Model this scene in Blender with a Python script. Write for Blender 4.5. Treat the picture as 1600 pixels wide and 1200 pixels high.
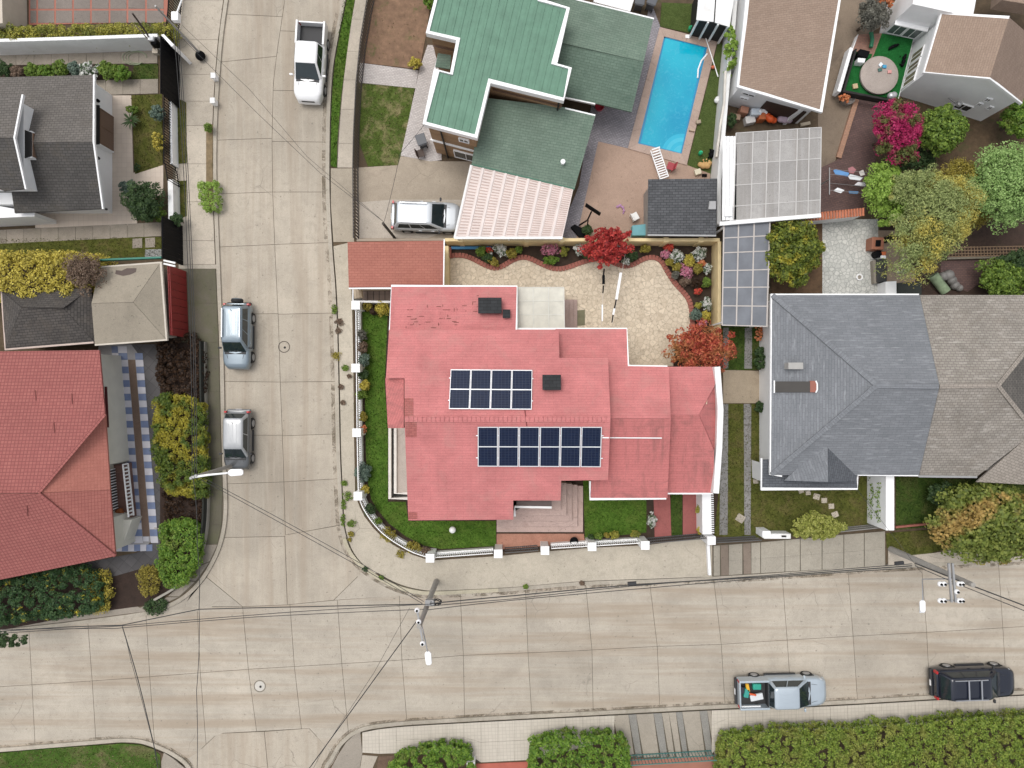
import bpy, bmesh, math, random
import numpy as np
from mathutils import Vector, Matrix

for o in list(bpy.data.objects):
    bpy.data.objects.remove(o)
scene = bpy.context.scene
COL = scene.collection
R = math.radians

# ------------------------------------------------------------------ camera, sky, sun, exposure
CAMH = 42.667          # flying height in metres: 25 photo pixels per metre on the ground
cam = bpy.data.cameras.new('camera')
cam.sensor_width = 36.0
cam.lens = 24.0
cam.clip_start = 0.5
cam.clip_end = 1500
camo = bpy.data.objects.new('camera', cam)
camo.location = (0, 0, CAMH)
camo.rotation_euler = (0, 0, 0)
COL.objects.link(camo)
scene.camera = camo

SUN_DIR = Vector((-0.26, 0.22, 1.0)).normalized()     # towards the sun
sun_el = math.asin(SUN_DIR.z)
sun_az = math.atan2(SUN_DIR.x, SUN_DIR.y)
world = bpy.data.worlds.new('World')
scene.world = world
world.use_nodes = True
wn = world.node_tree
wn.nodes.clear()
sky = wn.nodes.new('ShaderNodeTexSky')
sky.sky_type = 'NISHITA'
sky.sun_disc = False
sky.sun_elevation = sun_el
sky.sun_rotation = sun_az
sky.dust_density = 4.0
sky.ozone_density = 0.6
sky.air_density = 1.2
hs = wn.nodes.new('ShaderNodeHueSaturation')
hs.inputs['Saturation'].default_value = 0.22
bg = wn.nodes.new('ShaderNodeBackground')
bg.inputs['Strength'].default_value = 0.15
wo = wn.nodes.new('ShaderNodeOutputWorld')
wn.links.new(sky.outputs[0], hs.inputs['Color'])
wn.links.new(hs.outputs[0], bg.inputs[0])
wn.links.new(bg.outputs[0], wo.inputs[0])
sl = bpy.data.lights.new('sun', 'SUN')
sl.energy = 0.6
sl.angle = R(25)
sl.color = (1.0, 0.96, 0.90)
so = bpy.data.objects.new('sun', sl)
so.rotation_euler = (-SUN_DIR).to_track_quat('-Z', 'Y').to_euler()
so.location = (-20, 30, 60)
COL.objects.link(so)
vs = scene.view_settings
vs.view_transform = 'Standard'
vs.look = 'None'
vs.exposure = 0.34
vs.gamma = 1.0
vs.use_curve_mapping = False

# ------------------------------------------------------------------ helpers
def W(px, py, z=0.0):
    """a point at height z seen at photo pixel px, py from the flying height"""
    k = (1 - z / CAMH) / 25.0
    return Vector(((px - 800) * k, (600 - py) * k, z))

class MB:
    def __init__(s):
        s.v = []; s.f = []
    def add(s, vs_, fs_):
        b = len(s.v)
        s.v.extend([Vector(p) for p in vs_])
        s.f.extend([tuple(b + i for i in f) for f in fs_])
        return s
    def prism(s, top, dz=None, zb=None):
        """polygon (3-D points, any winding) extruded down by dz or to height zb"""
        top = [Vector(p) for p in top]
        a = 0
        n = len(top)
        for i in range(n):
            p, q = top[i], top[(i + 1) % n]
            a += p.x * q.y - q.x * p.y
        if a < 0:
            top.reverse()
        if zb is not None:
            bot = [Vector((p.x, p.y, zb)) for p in top]
        else:
            bot = [Vector((p.x, p.y, p.z - dz)) for p in top]
        fs_ = [tuple(range(n)), tuple(reversed(range(n, 2 * n)))]
        for i in range(n):
            j = (i + 1) % n
            fs_.append((j, i, n + i, n + j))
        return s.add(top + bot, fs_)
    def box(s, c, size, rz=0.0, ry=0.0, rx=0.0):
        m = Matrix.Translation(Vector(c)) @ Matrix.Rotation(rz, 4, 'Z') @ Matrix.Rotation(ry, 4, 'Y') @ Matrix.Rotation(rx, 4, 'X')
        hx, hy, hz = size[0] / 2, size[1] / 2, size[2] / 2
        vs_ = [m @ Vector((x, y, z)) for z in (-hz, hz) for y in (-hy, hy) for x in (-hx, hx)]
        return s.add(vs_, [(0, 2, 3, 1), (4, 5, 7, 6), (0, 1, 5, 4), (2, 6, 7, 3), (0, 4, 6, 2), (1, 3, 7, 5)])
    def bar(s, a, b, w, h=None):
        """square bar between two points"""
        a = Vector(a); b = Vector(b); h = h or w
        d = (b - a)
        L = d.length
        if L < 1e-6: return s
        d /= L
        up = Vector((0, 0, 1)) if abs(d.z) < 0.95 else Vector((0, 1, 0))
        u = d.cross(up).normalized() * (w / 2)
        v = u.cross(d).normalized() * (h / 2)
        vs_ = [a - u - v, a + u - v, a + u + v, a - u + v, b - u - v, b + u - v, b + u + v, b - u + v]
        return s.add(vs_, [(0, 1, 2, 3), (7, 6, 5, 4), (0, 4, 5, 1), (1, 5, 6, 2), (2, 6, 7, 3), (3, 7, 4, 0)])
    def tube(s, pts, r, n=8, r2=None, cap=True):
        pts = [Vector(p) for p in pts]
        m = len(pts)
        rings = []
        ref = None
        for i, p in enumerate(pts):
            d = (pts[min(i + 1, m - 1)] - pts[max(i - 1, 0)]).normalized()
            if ref is None:
                ref = Vector((0, 0, 1)) if abs(d.z) < 0.9 else Vector((1, 0, 0))
            u = d.cross(ref).normalized()
            v = u.cross(d).normalized()
            ref = v
            rr = r if r2 is None else r + (r2 - r) * i / max(1, m - 1)
            rings.append([p + u * rr * math.cos(2 * math.pi * k / n) + v * rr * math.sin(2 * math.pi * k / n) for k in range(n)])
        vs_ = [q for rg in rings for q in rg]
        fs_ = []
        for i in range(m - 1):
            for k in range(n):
                k2 = (k + 1) % n
                fs_.append((i * n + k, i * n + k2, (i + 1) * n + k2, (i + 1) * n + k))
        if cap:
            fs_.append(tuple(reversed(range(n))))
            fs_.append(tuple((m - 1) * n + k for k in range(n)))
        return s.add(vs_, fs_)
    def lathe(s, c, prof, n=16, axis='Z', rz=0.0):
        """profile of (radius, height) turned round an axis through c"""
        c = Vector(c)
        vs_ = []; fs_ = []
        for (r, h) in prof:
            for k in range(n):
                a = 2 * math.pi * k / n
                if axis == 'Z': p = Vector((r * math.cos(a), r * math.sin(a), h))
                elif axis == 'Y': p = Vector((r * math.cos(a), h, r * math.sin(a)))
                else: p = Vector((h, r * math.cos(a), r * math.sin(a)))
                if rz: p = Matrix.Rotation(rz, 3, 'Z') @ p
                vs_.append(c + p)
        for i in range(len(prof) - 1):
            for k in range(n):
                k2 = (k + 1) % n
                fs_.append((i * n + k, i * n + k2, (i + 1) * n + k2, (i + 1) * n + k))
        fs_.append(tuple(reversed(range(n))))
        fs_.append(tuple((len(prof) - 1) * n + k for k in range(n)))
        return s.add(vs_, fs_)
    def ball(s, c, r, n=10, sz=1.0):
        prof = [(max(1e-3, r * math.sin(math.pi * i / n)), -r * sz * math.cos(math.pi * i / n)) for i in range(n + 1)]
        return s.lathe(c, prof, n + 4)
    def build(s, name, mat, parent=None, smooth=None, bevel=0, uvrot=0.0, kind=None, origin=None, segs=2):
        return make_obj(name, s.v, s.f, mat, parent, smooth, bevel, uvrot, kind, origin, segs)

def world_loc(o):
    v = Vector((0, 0, 0))
    while o is not None:
        v = v + o.location
        o = o.parent
    return v

def metric_uv(me, rot=0.0):
    """box-projected UV in metres: u level along the face, v up its slope"""
    uv = me.uv_layers.new(name='UVMap')
    cr, sr = math.cos(rot), math.sin(rot)
    co = me.vertices
    data = uv.data
    for p in me.polygons:
        n = p.normal
        if abs(n.z) > 0.995:
            ux, uy = Vector((cr, sr, 0)), Vector((-sr, cr, 0))
        else:
            ux = Vector((-n.y, n.x, 0)).normalized()
            uy = n.cross(ux)
        for li in p.loop_indices:
            c = co[me.loops[li].vertex_index].co
            data[li].uv = (c.dot(ux), c.dot(uy))

def make_obj(name, verts, faces, mat, parent=None, smooth=None, bevel=0, uvrot=0.0, kind=None, origin=None, segs=2):
    me = bpy.data.meshes.new(name)
    me.from_pydata([tuple(v) for v in verts], [], faces)
    me.update()
    bm = bmesh.new(); bm.from_mesh(me)
    bmesh.ops.recalc_face_normals(bm, faces=bm.faces)
    bm.to_mesh(me); bm.free()
    metric_uv(me, uvrot)
    mats = mat if isinstance(mat, (list, tuple)) else [mat]
    for m in mats: me.materials.append(m)
    o = bpy.data.objects.new(name, me)
    if parent is not None:
        off = world_loc(parent)
        o.parent = parent
    else:
        if origin is None:
            xs = [v.co.x for v in me.vertices]; ys = [v.co.y for v in me.vertices]; zs = [v.co.z for v in me.vertices]
            origin = Vector(((min(xs) + max(xs)) / 2, (min(ys) + max(ys)) / 2, min(zs)))
        off = Vector(origin)
        o.location = off
    if off.length > 0:
        me.transform(Matrix.Translation(-off))
    if smooth is not None:
        for p in me.polygons: p.use_smooth = True
        me.set_sharp_from_angle(angle=R(smooth))
    COL.objects.link(o)
    if bevel:
        b = o.modifiers.new('bevel', 'BEVEL'); b.width = bevel; b.segments = segs; b.limit_method = 'ANGLE'; b.angle_limit = R(40)
    if kind: o['kind'] = kind
    return o

def tag(o, label, cat, group=None, kind=None):
    o['label'] = label
    if cat: o['category'] = cat
    if group: o['group'] = group
    if kind: o['kind'] = kind
    return o

def thing(name, label, cat, loc=(0, 0, 0), rz=0.0, group=None):
    o = bpy.data.objects.new(name, None)
    o.empty_display_size = 0.3
    o.location = loc
    o.rotation_euler = (0, 0, rz)
    COL.objects.link(o)
    return tag(o, label, cat, group)

def struct(o, label=None):
    o['kind'] = 'structure'
    if label: o['label'] = label
    return o

def copy_tree(o, parent=None):
    c = o.copy(); COL.objects.link(c)
    if parent is not None: c.parent = parent
    for ch in list(o.children): copy_tree(ch, c)
    return c

def interp(poly, t, axis=0):
    """value of the other coordinate of a polyline at coordinate t"""
    p = poly
    for i in range(len(p) - 1):
        a, b = p[i][axis], p[i + 1][axis]
        if (a <= t <= b) or (b <= t <= a):
            if a == b: return p[i][1 - axis]
            f = (t - a) / (b - a)
            return p[i][1 - axis] * (1 - f) + p[i + 1][1 - axis] * f
    return p[0][1 - axis] if abs(t - p[0][axis]) < abs(t - p[-1][axis]) else p[-1][1 - axis]

def smooth_line(pts, n=6):
    """Catmull-Rom through 2-D points"""
    out = []
    P = [pts[0]] + list(pts) + [pts[-1]]
    for i in range(1, len(P) - 2):
        p0, p1, p2, p3 = [Vector(q) for q in P[i - 1:i + 3]]
        for k in range(n):
            t = k / n
            out.append(0.5 * ((2 * p1) + (p2 - p0) * t + (2 * p0 - 5 * p1 + 4 * p2 - p3) * t * t + (3 * p1 - p0 - 3 * p2 + p3) * t ** 3))
    out.append(Vector(pts[-1]))
    return [(q[0], q[1]) for q in out]

def offset_line(pts, d):
    """polyline (Vector) offset sideways by d metres in XY (left positive)"""
    out = []
    n = len(pts)
    for i, p in enumerate(pts):
        a = pts[max(0, i - 1)]; b = pts[min(n - 1, i + 1)]
        t = Vector((b.x - a.x, b.y - a.y, 0))
        t.normalize()
        # mitre
        if 0 < i < n - 1:
            t1 = Vector((p.x - a.x, p.y - a.y, 0)).normalized()
            c = max(0.5, t.dot(t1))
        else: c = 1
        out.append(Vector((p.x - t.y * d / c, p.y + t.x * d / c, p.z)))
    return out

def ribbon(mb, pts, w, h, zb=None):
    """wall of width w along a polyline of top points; h = height down from the top"""
    L = offset_line(pts, w / 2); Rr = offset_line(pts, -w / 2)
    n = len(pts)
    vs_ = []
    for a, b in zip(L, Rr):
        z0 = (a.z - h) if zb is None else zb
        vs_ += [a, b, Vector((b.x, b.y, z0)), Vector((a.x, a.y, z0))]
    fs_ = []
    for i in range(n - 1):
        k = i * 4
        for e in range(4):
            e2 = (e + 1) % 4
            fs_.append((k + e, k + e2, k + 4 + e2, k + 4 + e))
    fs_.append((3, 2, 1, 0)); m = (n - 1) * 4
    fs_.append((m, m + 1, m + 2, m + 3))
    mb.add(vs_, fs_)
    return mb

def resample(pts, step):
    """points every step metres along a polyline of Vectors"""
    out = [pts[0].copy()]
    acc = 0.0
    for a, b in zip(pts[:-1], pts[1:]):
        L = (b - a).length
        t = step - acc
        while t <= L:
            out.append(a.lerp(b, t / L)); t += step
        acc = (acc + L) % step
    return out

def inpoly(x, y, poly):
    c = False
    n = len(poly)
    j = n - 1
    for i in range(n):
        xi, yi = poly[i][0], poly[i][1]; xj, yj = poly[j][0], poly[j][1]
        if ((yi > y) != (yj > y)) and (x < (xj - xi) * (y - yi) / (yj - yi) + xi): c = not c
        j = i
    return c
# ------------------------------------------------------------------ materials (all procedural)
MATS = {}
def nodes_mat(name):
    m = bpy.data.materials.new(name); m.use_nodes = True
    nt = m.node_tree
    b = nt.nodes['Principled BSDF']
    return m, nt, b

def lnk(nt, a, b): nt.links.new(a, b)
def node(nt, t, **kw):
    n = nt.nodes.new(t)
    for k, v in kw.items(): setattr(n, k, v)
    return n
def sc(c, f): return tuple(min(1, max(0, x * f)) for x in c[:3]) + (1,)
def rgba(c): return tuple(c[:3]) + (1,)

def coords(nt, uv=False):
    if uv:
        return node(nt, 'ShaderNodeTexCoord').outputs['UV']
    return node(nt, 'ShaderNodeNewGeometry').outputs['Position']

def noise(nt, vec, scale, detail=4, rough=0.6, dist=0.0, sx=1, sy=1):
    n = node(nt, 'ShaderNodeTexNoise')
    n.inputs['Scale'].default_value = scale
    n.inputs['Detail'].default_value = detail
    n.inputs['Roughness'].default_value = rough
    n.inputs['Distortion'].default_value = dist
    if sx != 1 or sy != 1:
        mp = node(nt, 'ShaderNodeMapping'); mp.inputs['Scale'].default_value = (sx, sy, 1)
        lnk(nt, vec, mp.inputs['Vector']); vec = mp.outputs[0]
    lnk(nt, vec, n.inputs['Vector'])
    return n.outputs['Fac']

def ramp(nt, fac, stops):
    r = node(nt, 'ShaderNodeValToRGB')
    el = r.color_ramp.elements
    while len(el) < len(stops): el.new(0.5)
    for e, (p, c) in zip(el, stops):
        e.position = p
        e.color = rgba(c) if not isinstance(c, (int, float)) else (c, c, c, 1)
    lnk(nt, fac, r.inputs[0])
    return r.outputs[0]

def mix(nt, a, b, fac, mode='MIX'):
    n = node(nt, 'ShaderNodeMix', data_type='RGBA', blend_type=mode)
    for sock, val in ((n.inputs[6], a), (n.inputs[7], b)):
        if isinstance(val, (tuple, list)): sock.default_value = rgba(val)
        else: lnk(nt, val, sock)
    if isinstance(fac, (int, float)): n.inputs[0].default_value = fac
    else: lnk(nt, fac, n.inputs[0])
    return n.outputs[2]

def bump(nt, b, h, strength=0.3, dist=0.02):
    n = node(nt, 'ShaderNodeBump')
    n.inputs['Strength'].default_value = strength
    n.inputs['Distance'].default_value = dist
    lnk(nt, h, n.inputs['Height'])
    lnk(nt, n.outputs[0], b.inputs['Normal'])

def paint(name, col, rough=0.6, metal=0.0, var=0.10, dirt=0.0, dirtcol=(0.18, 0.15, 0.11), coat=0.0):
    if name in MATS: return MATS[name]
    m, nt, b = nodes_mat(name)
    p = coords(nt)
    n1 = noise(nt, p, 1.7, 5)
    c = ramp(nt, n1, [(0.25, sc(col, 1 - var)), (0.75, sc(col, 1 + var))])
    if dirt:
        n2 = noise(nt, p, 0.9, 8, 0.7, 0.5)
        c = mix(nt, c, dirtcol, ramp(nt, n2, [(0.52, 0.0), (0.8, dirt)]))
    lnk(nt, c, b.inputs['Base Color'])
    b.inputs['Roughness'].default_value = rough
    b.inputs['Metallic'].default_value = metal
    if coat:
        b.inputs['Coat Weight'].default_value = coat
        b.inputs['Coat Roughness'].default_value = 0.06
    MATS[name] = m
    return m

def concrete(name, col, stain=(0.30, 0.25, 0.19), stain_amt=0.5, streak=None, moss=0.0, island=0.06, fine=0.10, mosscol=(0.10, 0.105, 0.05), patch=0.0):
    """cast concrete: mottling, grit, wet stains, tyre streaks along streak ('x' / 'y'), moss"""
    if name in MATS: return MATS[name]
    m, nt, b = nodes_mat(name)
    p = coords(nt)
    c = ramp(nt, noise(nt, p, 0.35, 6, 0.65, 0.4), [(0.2, sc(col, 0.76)), (0.5, col), (0.8, sc(col, 1.12))])
    c = mix(nt, c, ramp(nt, noise(nt, p, 0.085, 5, 0.6, 0.6), [(0.32, 0.80), (0.62, 1.06)]), 1.0, 'MULTIPLY')
    # broom and trowel marks
    c = mix(nt, c, sc(col, 0.72), ramp(nt, noise(nt, p, 2.2, 6, 0.7, 0.8), [(0.48, 0.0), (0.74, 0.62)]))
    # grit
    g = noise(nt, p, 24.0, 3, 0.7)
    c = mix(nt, c, ramp(nt, g, [(0.3, 1 - fine * 2.2), (0.7, 1 + fine)]), 1.0, 'MULTIPLY')
    if streak:
        sx, sy = (0.05, 1.0) if streak == 'x' else (1.0, 0.05)
        s1 = noise(nt, p, 1.35, 3, 0.55, 0.15, sx, sy)
        c = mix(nt, c, stain, ramp(nt, s1, [(0.46, 0.0), (0.64, stain_amt)]))
        s2 = noise(nt, p, 6.0, 3, 0.6, 0.0, sx, sy)
        c = mix(nt, c, sc(col, 1.15), ramp(nt, s2, [(0.5, 0.0), (0.8, 0.35)]))
    else:
        c = mix(nt, c, stain, ramp(nt, noise(nt, p, 0.8, 7, 0.7, 0.7), [(0.55, 0.0), (0.8, stain_amt)]))
    # spots
    c = mix(nt, c, sc(col, 0.35), ramp(nt, noise(nt, p, 5.5, 2, 0.5), [(0.69, 0.0), (0.74, 0.6)]))
    if patch:
        c = mix(nt, c, sc(col, 0.55), ramp(nt, noise(nt, p, 1.1, 9, 0.75, 1.2), [(0.62, 0.0), (0.66, patch)]))
    if moss:
        c = mix(nt, c, mosscol, ramp(nt, noise(nt, p, 0.9, 8, 0.75, 0.6), [(0.40, 0.0), (0.72, moss)]))
    # hairline cracks, only here and there
    wv = node(nt, 'ShaderNodeTexNoise'); wv.inputs['Scale'].default_value = 1.3; wv.inputs['Detail'].default_value = 5; lnk(nt, p, wv.inputs['Vector'])
    wp = mix(nt, p, wv.outputs['Color'], 0.35, 'ADD')
    vo = node(nt, 'ShaderNodeTexVoronoi', feature='DISTANCE_TO_EDGE'); vo.inputs['Scale'].default_value = 0.42; lnk(nt, wp, vo.inputs['Vector'])
    ln = ramp(nt, vo.outputs['Distance'], [(0.003, 1.0), (0.007, 0.0)])
    c = mix(nt, c, sc(col, 0.42), mix(nt, (0, 0, 0), ln, ramp(nt, noise(nt, p, 0.28, 3), [(0.55, 0.0), (0.66, 0.7)])))
    # each slab was poured on its own day
    oi = node(nt, 'ShaderNodeObjectInfo')
    c = mix(nt, c, ramp(nt, oi.outputs['Random'], [(0.0, 1 - island), (1.0, 1 + island * 0.6)]), 1.0, 'MULTIPLY')
    lnk(nt, c, b.inputs['Base Color'])
    b.inputs['Roughness'].default_value = 0.9
    bump(nt, b, g, 0.25, 0.006)
    MATS[name] = m
    return m

def shingle(name, c1, c2, mortar, w=0.34, h=0.145, var=0.25, stain=None, stain_amt=0.0, streaks=0.0, fade=None, gap=0.012, bright=None, squash=0.5):
    """asphalt shingles or small tiles in courses along the eave (UV in metres)"""
    if name in MATS: return MATS[name]
    m, nt, b = nodes_mat(name)
    uv = coords(nt, True)
    p = coords(nt)
    br = node(nt, 'ShaderNodeTexBrick')
    br.offset = squash
    lnk(nt, uv, br.inputs['Vector'])
    br.inputs['Color1'].default_value = rgba(c1)
    br.inputs['Color2'].default_value = rgba(c2)
    br.inputs['Mortar'].default_value = rgba(mortar)
    br.inputs['Scale'].default_value = 1.0
    br.inputs['Mortar Size'].default_value = gap
    br.inputs['Mortar Smooth'].default_value = 0.3
    br.inputs['Bias'].default_value = 0.0
    br.inputs['Brick Width'].default_value = w
    br.inputs['Row Height'].default_value = h
    c = br.outputs['Color']
    c = mix(nt, c, ramp(nt, noise(nt, p, 0.55, 7, 0.68, 0.5), [(0.2, 1 - var), (0.8, 1 + var * 0.6)]), 1.0, 'MULTIPLY')
    c = mix(nt, c, ramp(nt, noise(nt, p, 20, 3, 0.7), [(0.25, 0.80), (0.75, 1.12)]), 1.0, 'MULTIPLY')
    if bright is not None:    # strips of newer or scuffed shingles
        n = noise(nt, uv, 1.0, 2, 0.5, 0.0, 1.1, 6.5)
        c = mix(nt, c, bright, ramp(nt, n, [(0.58, 0.0), (0.72, 0.6)]))
    if streaks:
        n = noise(nt, uv, 1.0, 5, 0.7, 0.3, 2.6, 0.35)
        c = mix(nt, c, stain or sc(c1, 0.4), ramp(nt, n, [(0.52, 0.0), (0.75, streaks)]))
    if stain and stain_amt:
        c = mix(nt, c, stain, ramp(nt, noise(nt, p, 0.7, 9, 0.75, 1.0), [(0.5, 0.0), (0.75, stain_amt)]))
    lnk(nt, c, b.inputs['Base Color'])
    b.inputs['Roughness'].default_value = 0.88
    inv = node(nt, 'ShaderNodeMath', operation='SUBTRACT'); inv.inputs[0].default_value = 1.0
    lnk(nt, br.outputs['Fac'], inv.inputs[1])
    bump(nt, b, inv.outputs[0], 0.5, 0.012)
    MATS[name] = m
    return m

def tiles(name, c1, c2, grout, w, h, offset=0.0, gap=0.01, var=0.12, rough=0.7, spots=None, bumpy=0.3):
    if name in MATS: return MATS[name]
    m, nt, b = nodes_mat(name)
    uv = coords(nt, True); p = coords(nt)
    br = node(nt, 'ShaderNodeTexBrick'); br.offset = offset
    lnk(nt, uv, br.inputs['Vector'])
    for k, v in (('Color1', c1), ('Color2', c2), ('Mortar', grout)): br.inputs[k].default_value = rgba(v)
    br.inputs['Scale'].default_value = 1.0
    br.inputs['Mortar Size'].default_value = gap
    br.inputs['Mortar Smooth'].default_value = 0.2
    br.inputs['Brick Width'].default_value = w
    br.inputs['Row Height'].default_value = h
    c = mix(nt, br.outputs['Color'], ramp(nt, noise(nt, p, 0.8, 7, 0.7, 0.5), [(0.2, 1 - var), (0.8, 1 + var)]), 1.0, 'MULTIPLY')
    if spots:
        c = mix(nt, c, spots, ramp(nt, noise(nt, p, 3.0, 5, 0.7, 0.5), [(0.55, 0.0), (0.7, 0.7)]))
    lnk(nt, c, b.inputs['Base Color'])
    b.inputs['Roughness'].default_value = rough
    inv = node(nt, 'ShaderNodeMath', operation='SUBTRACT'); inv.inputs[0].default_value = 1.0
    lnk(nt, br.outputs['Fac'], inv.inputs[1])
    bump(nt, b, inv.outputs[0], bumpy, 0.008)
    MATS[name] = m
    return m

def crazy(name, c1, c2, grout, scale=2.2, spots=0.5):
    """irregular flagstones printed in the paving: Voronoi cells"""
    if name in MATS: return MATS[name]
    m, nt, b = nodes_mat(name)
    p = coords(nt)
    v = node(nt, 'ShaderNodeTexVoronoi', feature='F1'); v.inputs['Scale'].default_value = scale
    lnk(nt, p, v.inputs['Vector'])
    sep = node(nt, 'ShaderNodeSeparateColor'); lnk(nt, v.outputs['Color'], sep.inputs[0])
    c = ramp(nt, sep.outputs[0], [(0.0, c1), (0.6, c2), (1.0, sc(c2, 1.1))])
    e = node(nt, 'ShaderNodeTexVoronoi', feature='DISTANCE_TO_EDGE'); e.inputs['Scale'].default_value = scale
    lnk(nt, p, e.inputs['Vector'])
    c = mix(nt, grout, c, ramp(nt, e.outputs['Distance'], [(0.03, 0.0), (0.10, 1.0)]))
    c = mix(nt, c, sc(c1, 0.5), ramp(nt, noise(nt, p, 6.5, 4, 0.6, 0.6), [(0.56, 0.0), (0.64, spots)]))
    c = mix(nt, c, ramp(nt, noise(nt, p, 0.4, 6, 0.6), [(0.2, 0.85), (0.8, 1.1)]), 1.0, 'MULTIPLY')
    lnk(nt, c, b.inputs['Base Color'])
    b.inputs['Roughness'].default_value = 0.8
    MATS[name] = m
    return m

def grassmat(name, g1, g2, dry, dry_amt=0.5, scale=0.8):
    if name in MATS: return MATS[name]
    m, nt, b = nodes_mat(name)
    p = coords(nt)
    c = ramp(nt, noise(nt, p, 3.0, 6, 0.7), [(0.3, g1), (0.7, g2)])
    c = mix(nt, c, dry, ramp(nt, noise(nt, p, scale, 7, 0.7, 0.5), [(0.48, 0.0), (0.66, dry_amt)]))
    c = mix(nt, c, ramp(nt, noise(nt, p, 16, 3, 0.7), [(0.3, 0.6), (0.7, 1.25)]), 1.0, 'MULTIPLY')
    lnk(nt, c, b.inputs['Base Color'])
    b.inputs['Roughness'].default_value = 0.95
    b.inputs['Specular IOR Level'].default_value = 0.1
    MATS[name] = m
    return m

def soil(name, col, grass=None, amt=0.4):
    if name in MATS: return MATS[name]
    m, nt, b = nodes_mat(name)
    p = coords(nt)
    n = noise(nt, p, 2.5, 8, 0.75)
    c = ramp(nt, n, [(0.25, sc(col, 0.55)), (0.55, col), (0.8, sc(col, 1.5))])
    if grass: c = mix(nt, c, grass, ramp(nt, noise(nt, p, 0.9, 7, 0.75, 0.4), [(0.55, 0.0), (0.68, amt)]))
    lnk(nt, c, b.inputs['Base Color'])
    b.inputs['Roughness'].default_value = 0.95
    bump(nt, b, n, 0.6, 0.05)
    MATS[name] = m
    return m

def leafmat(name, cols, clump=None, clump_scale=1.2, clump_amt=0.8, thr=(0.48, 0.60), trans=0.25, rough=0.55):
    """leaf colours vary from leaf to leaf; clump = a second colour in drifts through the crown"""
    if name in MATS: return MATS[name]
    m, nt, b = nodes_mat(name)
    g = node(nt, 'ShaderNodeNewGeometry')
    n = len(cols)
    c = ramp(nt, g.outputs['Random Per Island'], [(i / max(1, n - 1), q) for i, q in enumerate(cols)])
    if clump:
        c2 = ramp(nt, g.outputs['Random Per Island'], [(0, sc(clump, 0.6)), (1, sc(clump, 1.25))])
        c = mix(nt, c, c2, ramp(nt, noise(nt, g.outputs['Position'], clump_scale, 4, 0.6), [(thr[0], 0.0), (thr[1], clump_amt)]))
    lnk(nt, c, b.inputs['Base Color'])
    b.inputs['Roughness'].default_value = rough
    b.inputs['Specular IOR Level'].default_value = 0.3
    if trans:
        t = node(nt, 'ShaderNodeBsdfTranslucent'); lnk(nt, c, t.inputs[0])
        ms = node(nt, 'ShaderNodeMixShader'); ms.inputs[0].default_value = trans
        out = nt.nodes['Material Output']
        lnk(nt, b.outputs[0], ms.inputs[1]); lnk(nt, t.outputs[0], ms.inputs[2]); lnk(nt, ms.outputs[0], out.inputs[0])
    MATS[name] = m
    return m

def glassy(name, col, rough=0.06, spec=0.6, alpha=1.0, metal=0.0):
    if name in MATS: return MATS[name]
    m, nt, b = nodes_mat(name)
    p = coords(nt)
    c = ramp(nt, noise(nt, p, 1.2, 4), [(0.3, sc(col, 0.85)), (0.7, sc(col, 1.15))])
    lnk(nt, c, b.inputs['Base Color'])
    b.inputs['Roughness'].default_value = rough
    b.inputs['Specular IOR Level'].default_value = spec
    b.inputs['Metallic'].default_value = metal
    b.inputs['Alpha'].default_value = alpha
    MATS[name] = m
    return m

def wood(name, c1, c2, board=0.18, gap=(0.03, 0.02, 0.015)):
    """horizontal cladding boards: courses in UV"""
    return tiles(name, c1, c2, gap, 3.2, board, 0.37, 0.006, 0.2, 0.75)

CONC_NS = concrete('concrete_street_ns', (0.455, 0.40, 0.325), streak='y', stain_amt=0.45, stain=(0.30, 0.24, 0.18))
CONC_EW = concrete('concrete_street_ew', (0.455, 0.405, 0.335), streak='x', stain_amt=0.6, stain=(0.30, 0.235, 0.17))
CONC_X = concrete('concrete_crossing', (0.455, 0.405, 0.335), stain_amt=0.3, stain=(0.33, 0.28, 0.22))
JOINT = paint('joint_dirt', (0.10, 0.085, 0.06), 0.95, var=0.4)
WALK = concrete('concrete_walk', (0.50, 0.44, 0.36), stain_amt=0.25)
WALK_DIM = concrete('concrete_walk_old', (0.33, 0.29, 0.24), stain_amt=0.4, stain=(0.16, 0.13, 0.10), patch=0.4)
WALK_MOSS = concrete('concrete_walk_mossy', (0.13, 0.115, 0.085), moss=0.8, stain=(0.12, 0.11, 0.07))
KERB = concrete('concrete_kerb', (0.46, 0.41, 0.34), stain_amt=0.5, stain=(0.2, 0.16, 0.11), moss=0.25)
KERB_Y = concrete('concrete_kerb_yellowed', (0.52, 0.47, 0.35), stain_amt=0.4, stain=(0.3, 0.25, 0.15))
WHITE = paint('white_paint', (0.84, 0.84, 0.84), 0.6, var=0.04)
WHITE_DIRTY = paint('white_paint_weathered', (0.76, 0.76, 0.75), 0.7, var=0.05, dirt=0.35, dirtcol=(0.30, 0.27, 0.23))
BLACK = paint('black_paint', (0.006, 0.006, 0.007), 0.5, var=0.2)
DARK = paint('dark_metal', (0.035, 0.033, 0.032), 0.5, var=0.2)
for _m in (BLACK, DARK): _m.node_tree.nodes['Principled BSDF'].inputs['Specular IOR Level'].default_value = 0.06
GREYM = paint('grey_metal', (0.33, 0.33, 0.33), 0.45, 0.3)
LAWN = grassmat('lawn_grass', (0.03, 0.058, 0.012), (0.07, 0.11, 0.022), (0.11, 0.10, 0.04), 0.6)
LAWN_BRIGHT = grassmat('lawn_bright', (0.045, 0.10, 0.012), (0.10, 0.18, 0.028), (0.12, 0.14, 0.035), 0.45)
LAWN_DRY = grassmat('lawn_dry', (0.055, 0.085, 0.018), (0.10, 0.14, 0.03), (0.26, 0.22, 0.115), 0.9, 1.1)
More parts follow.
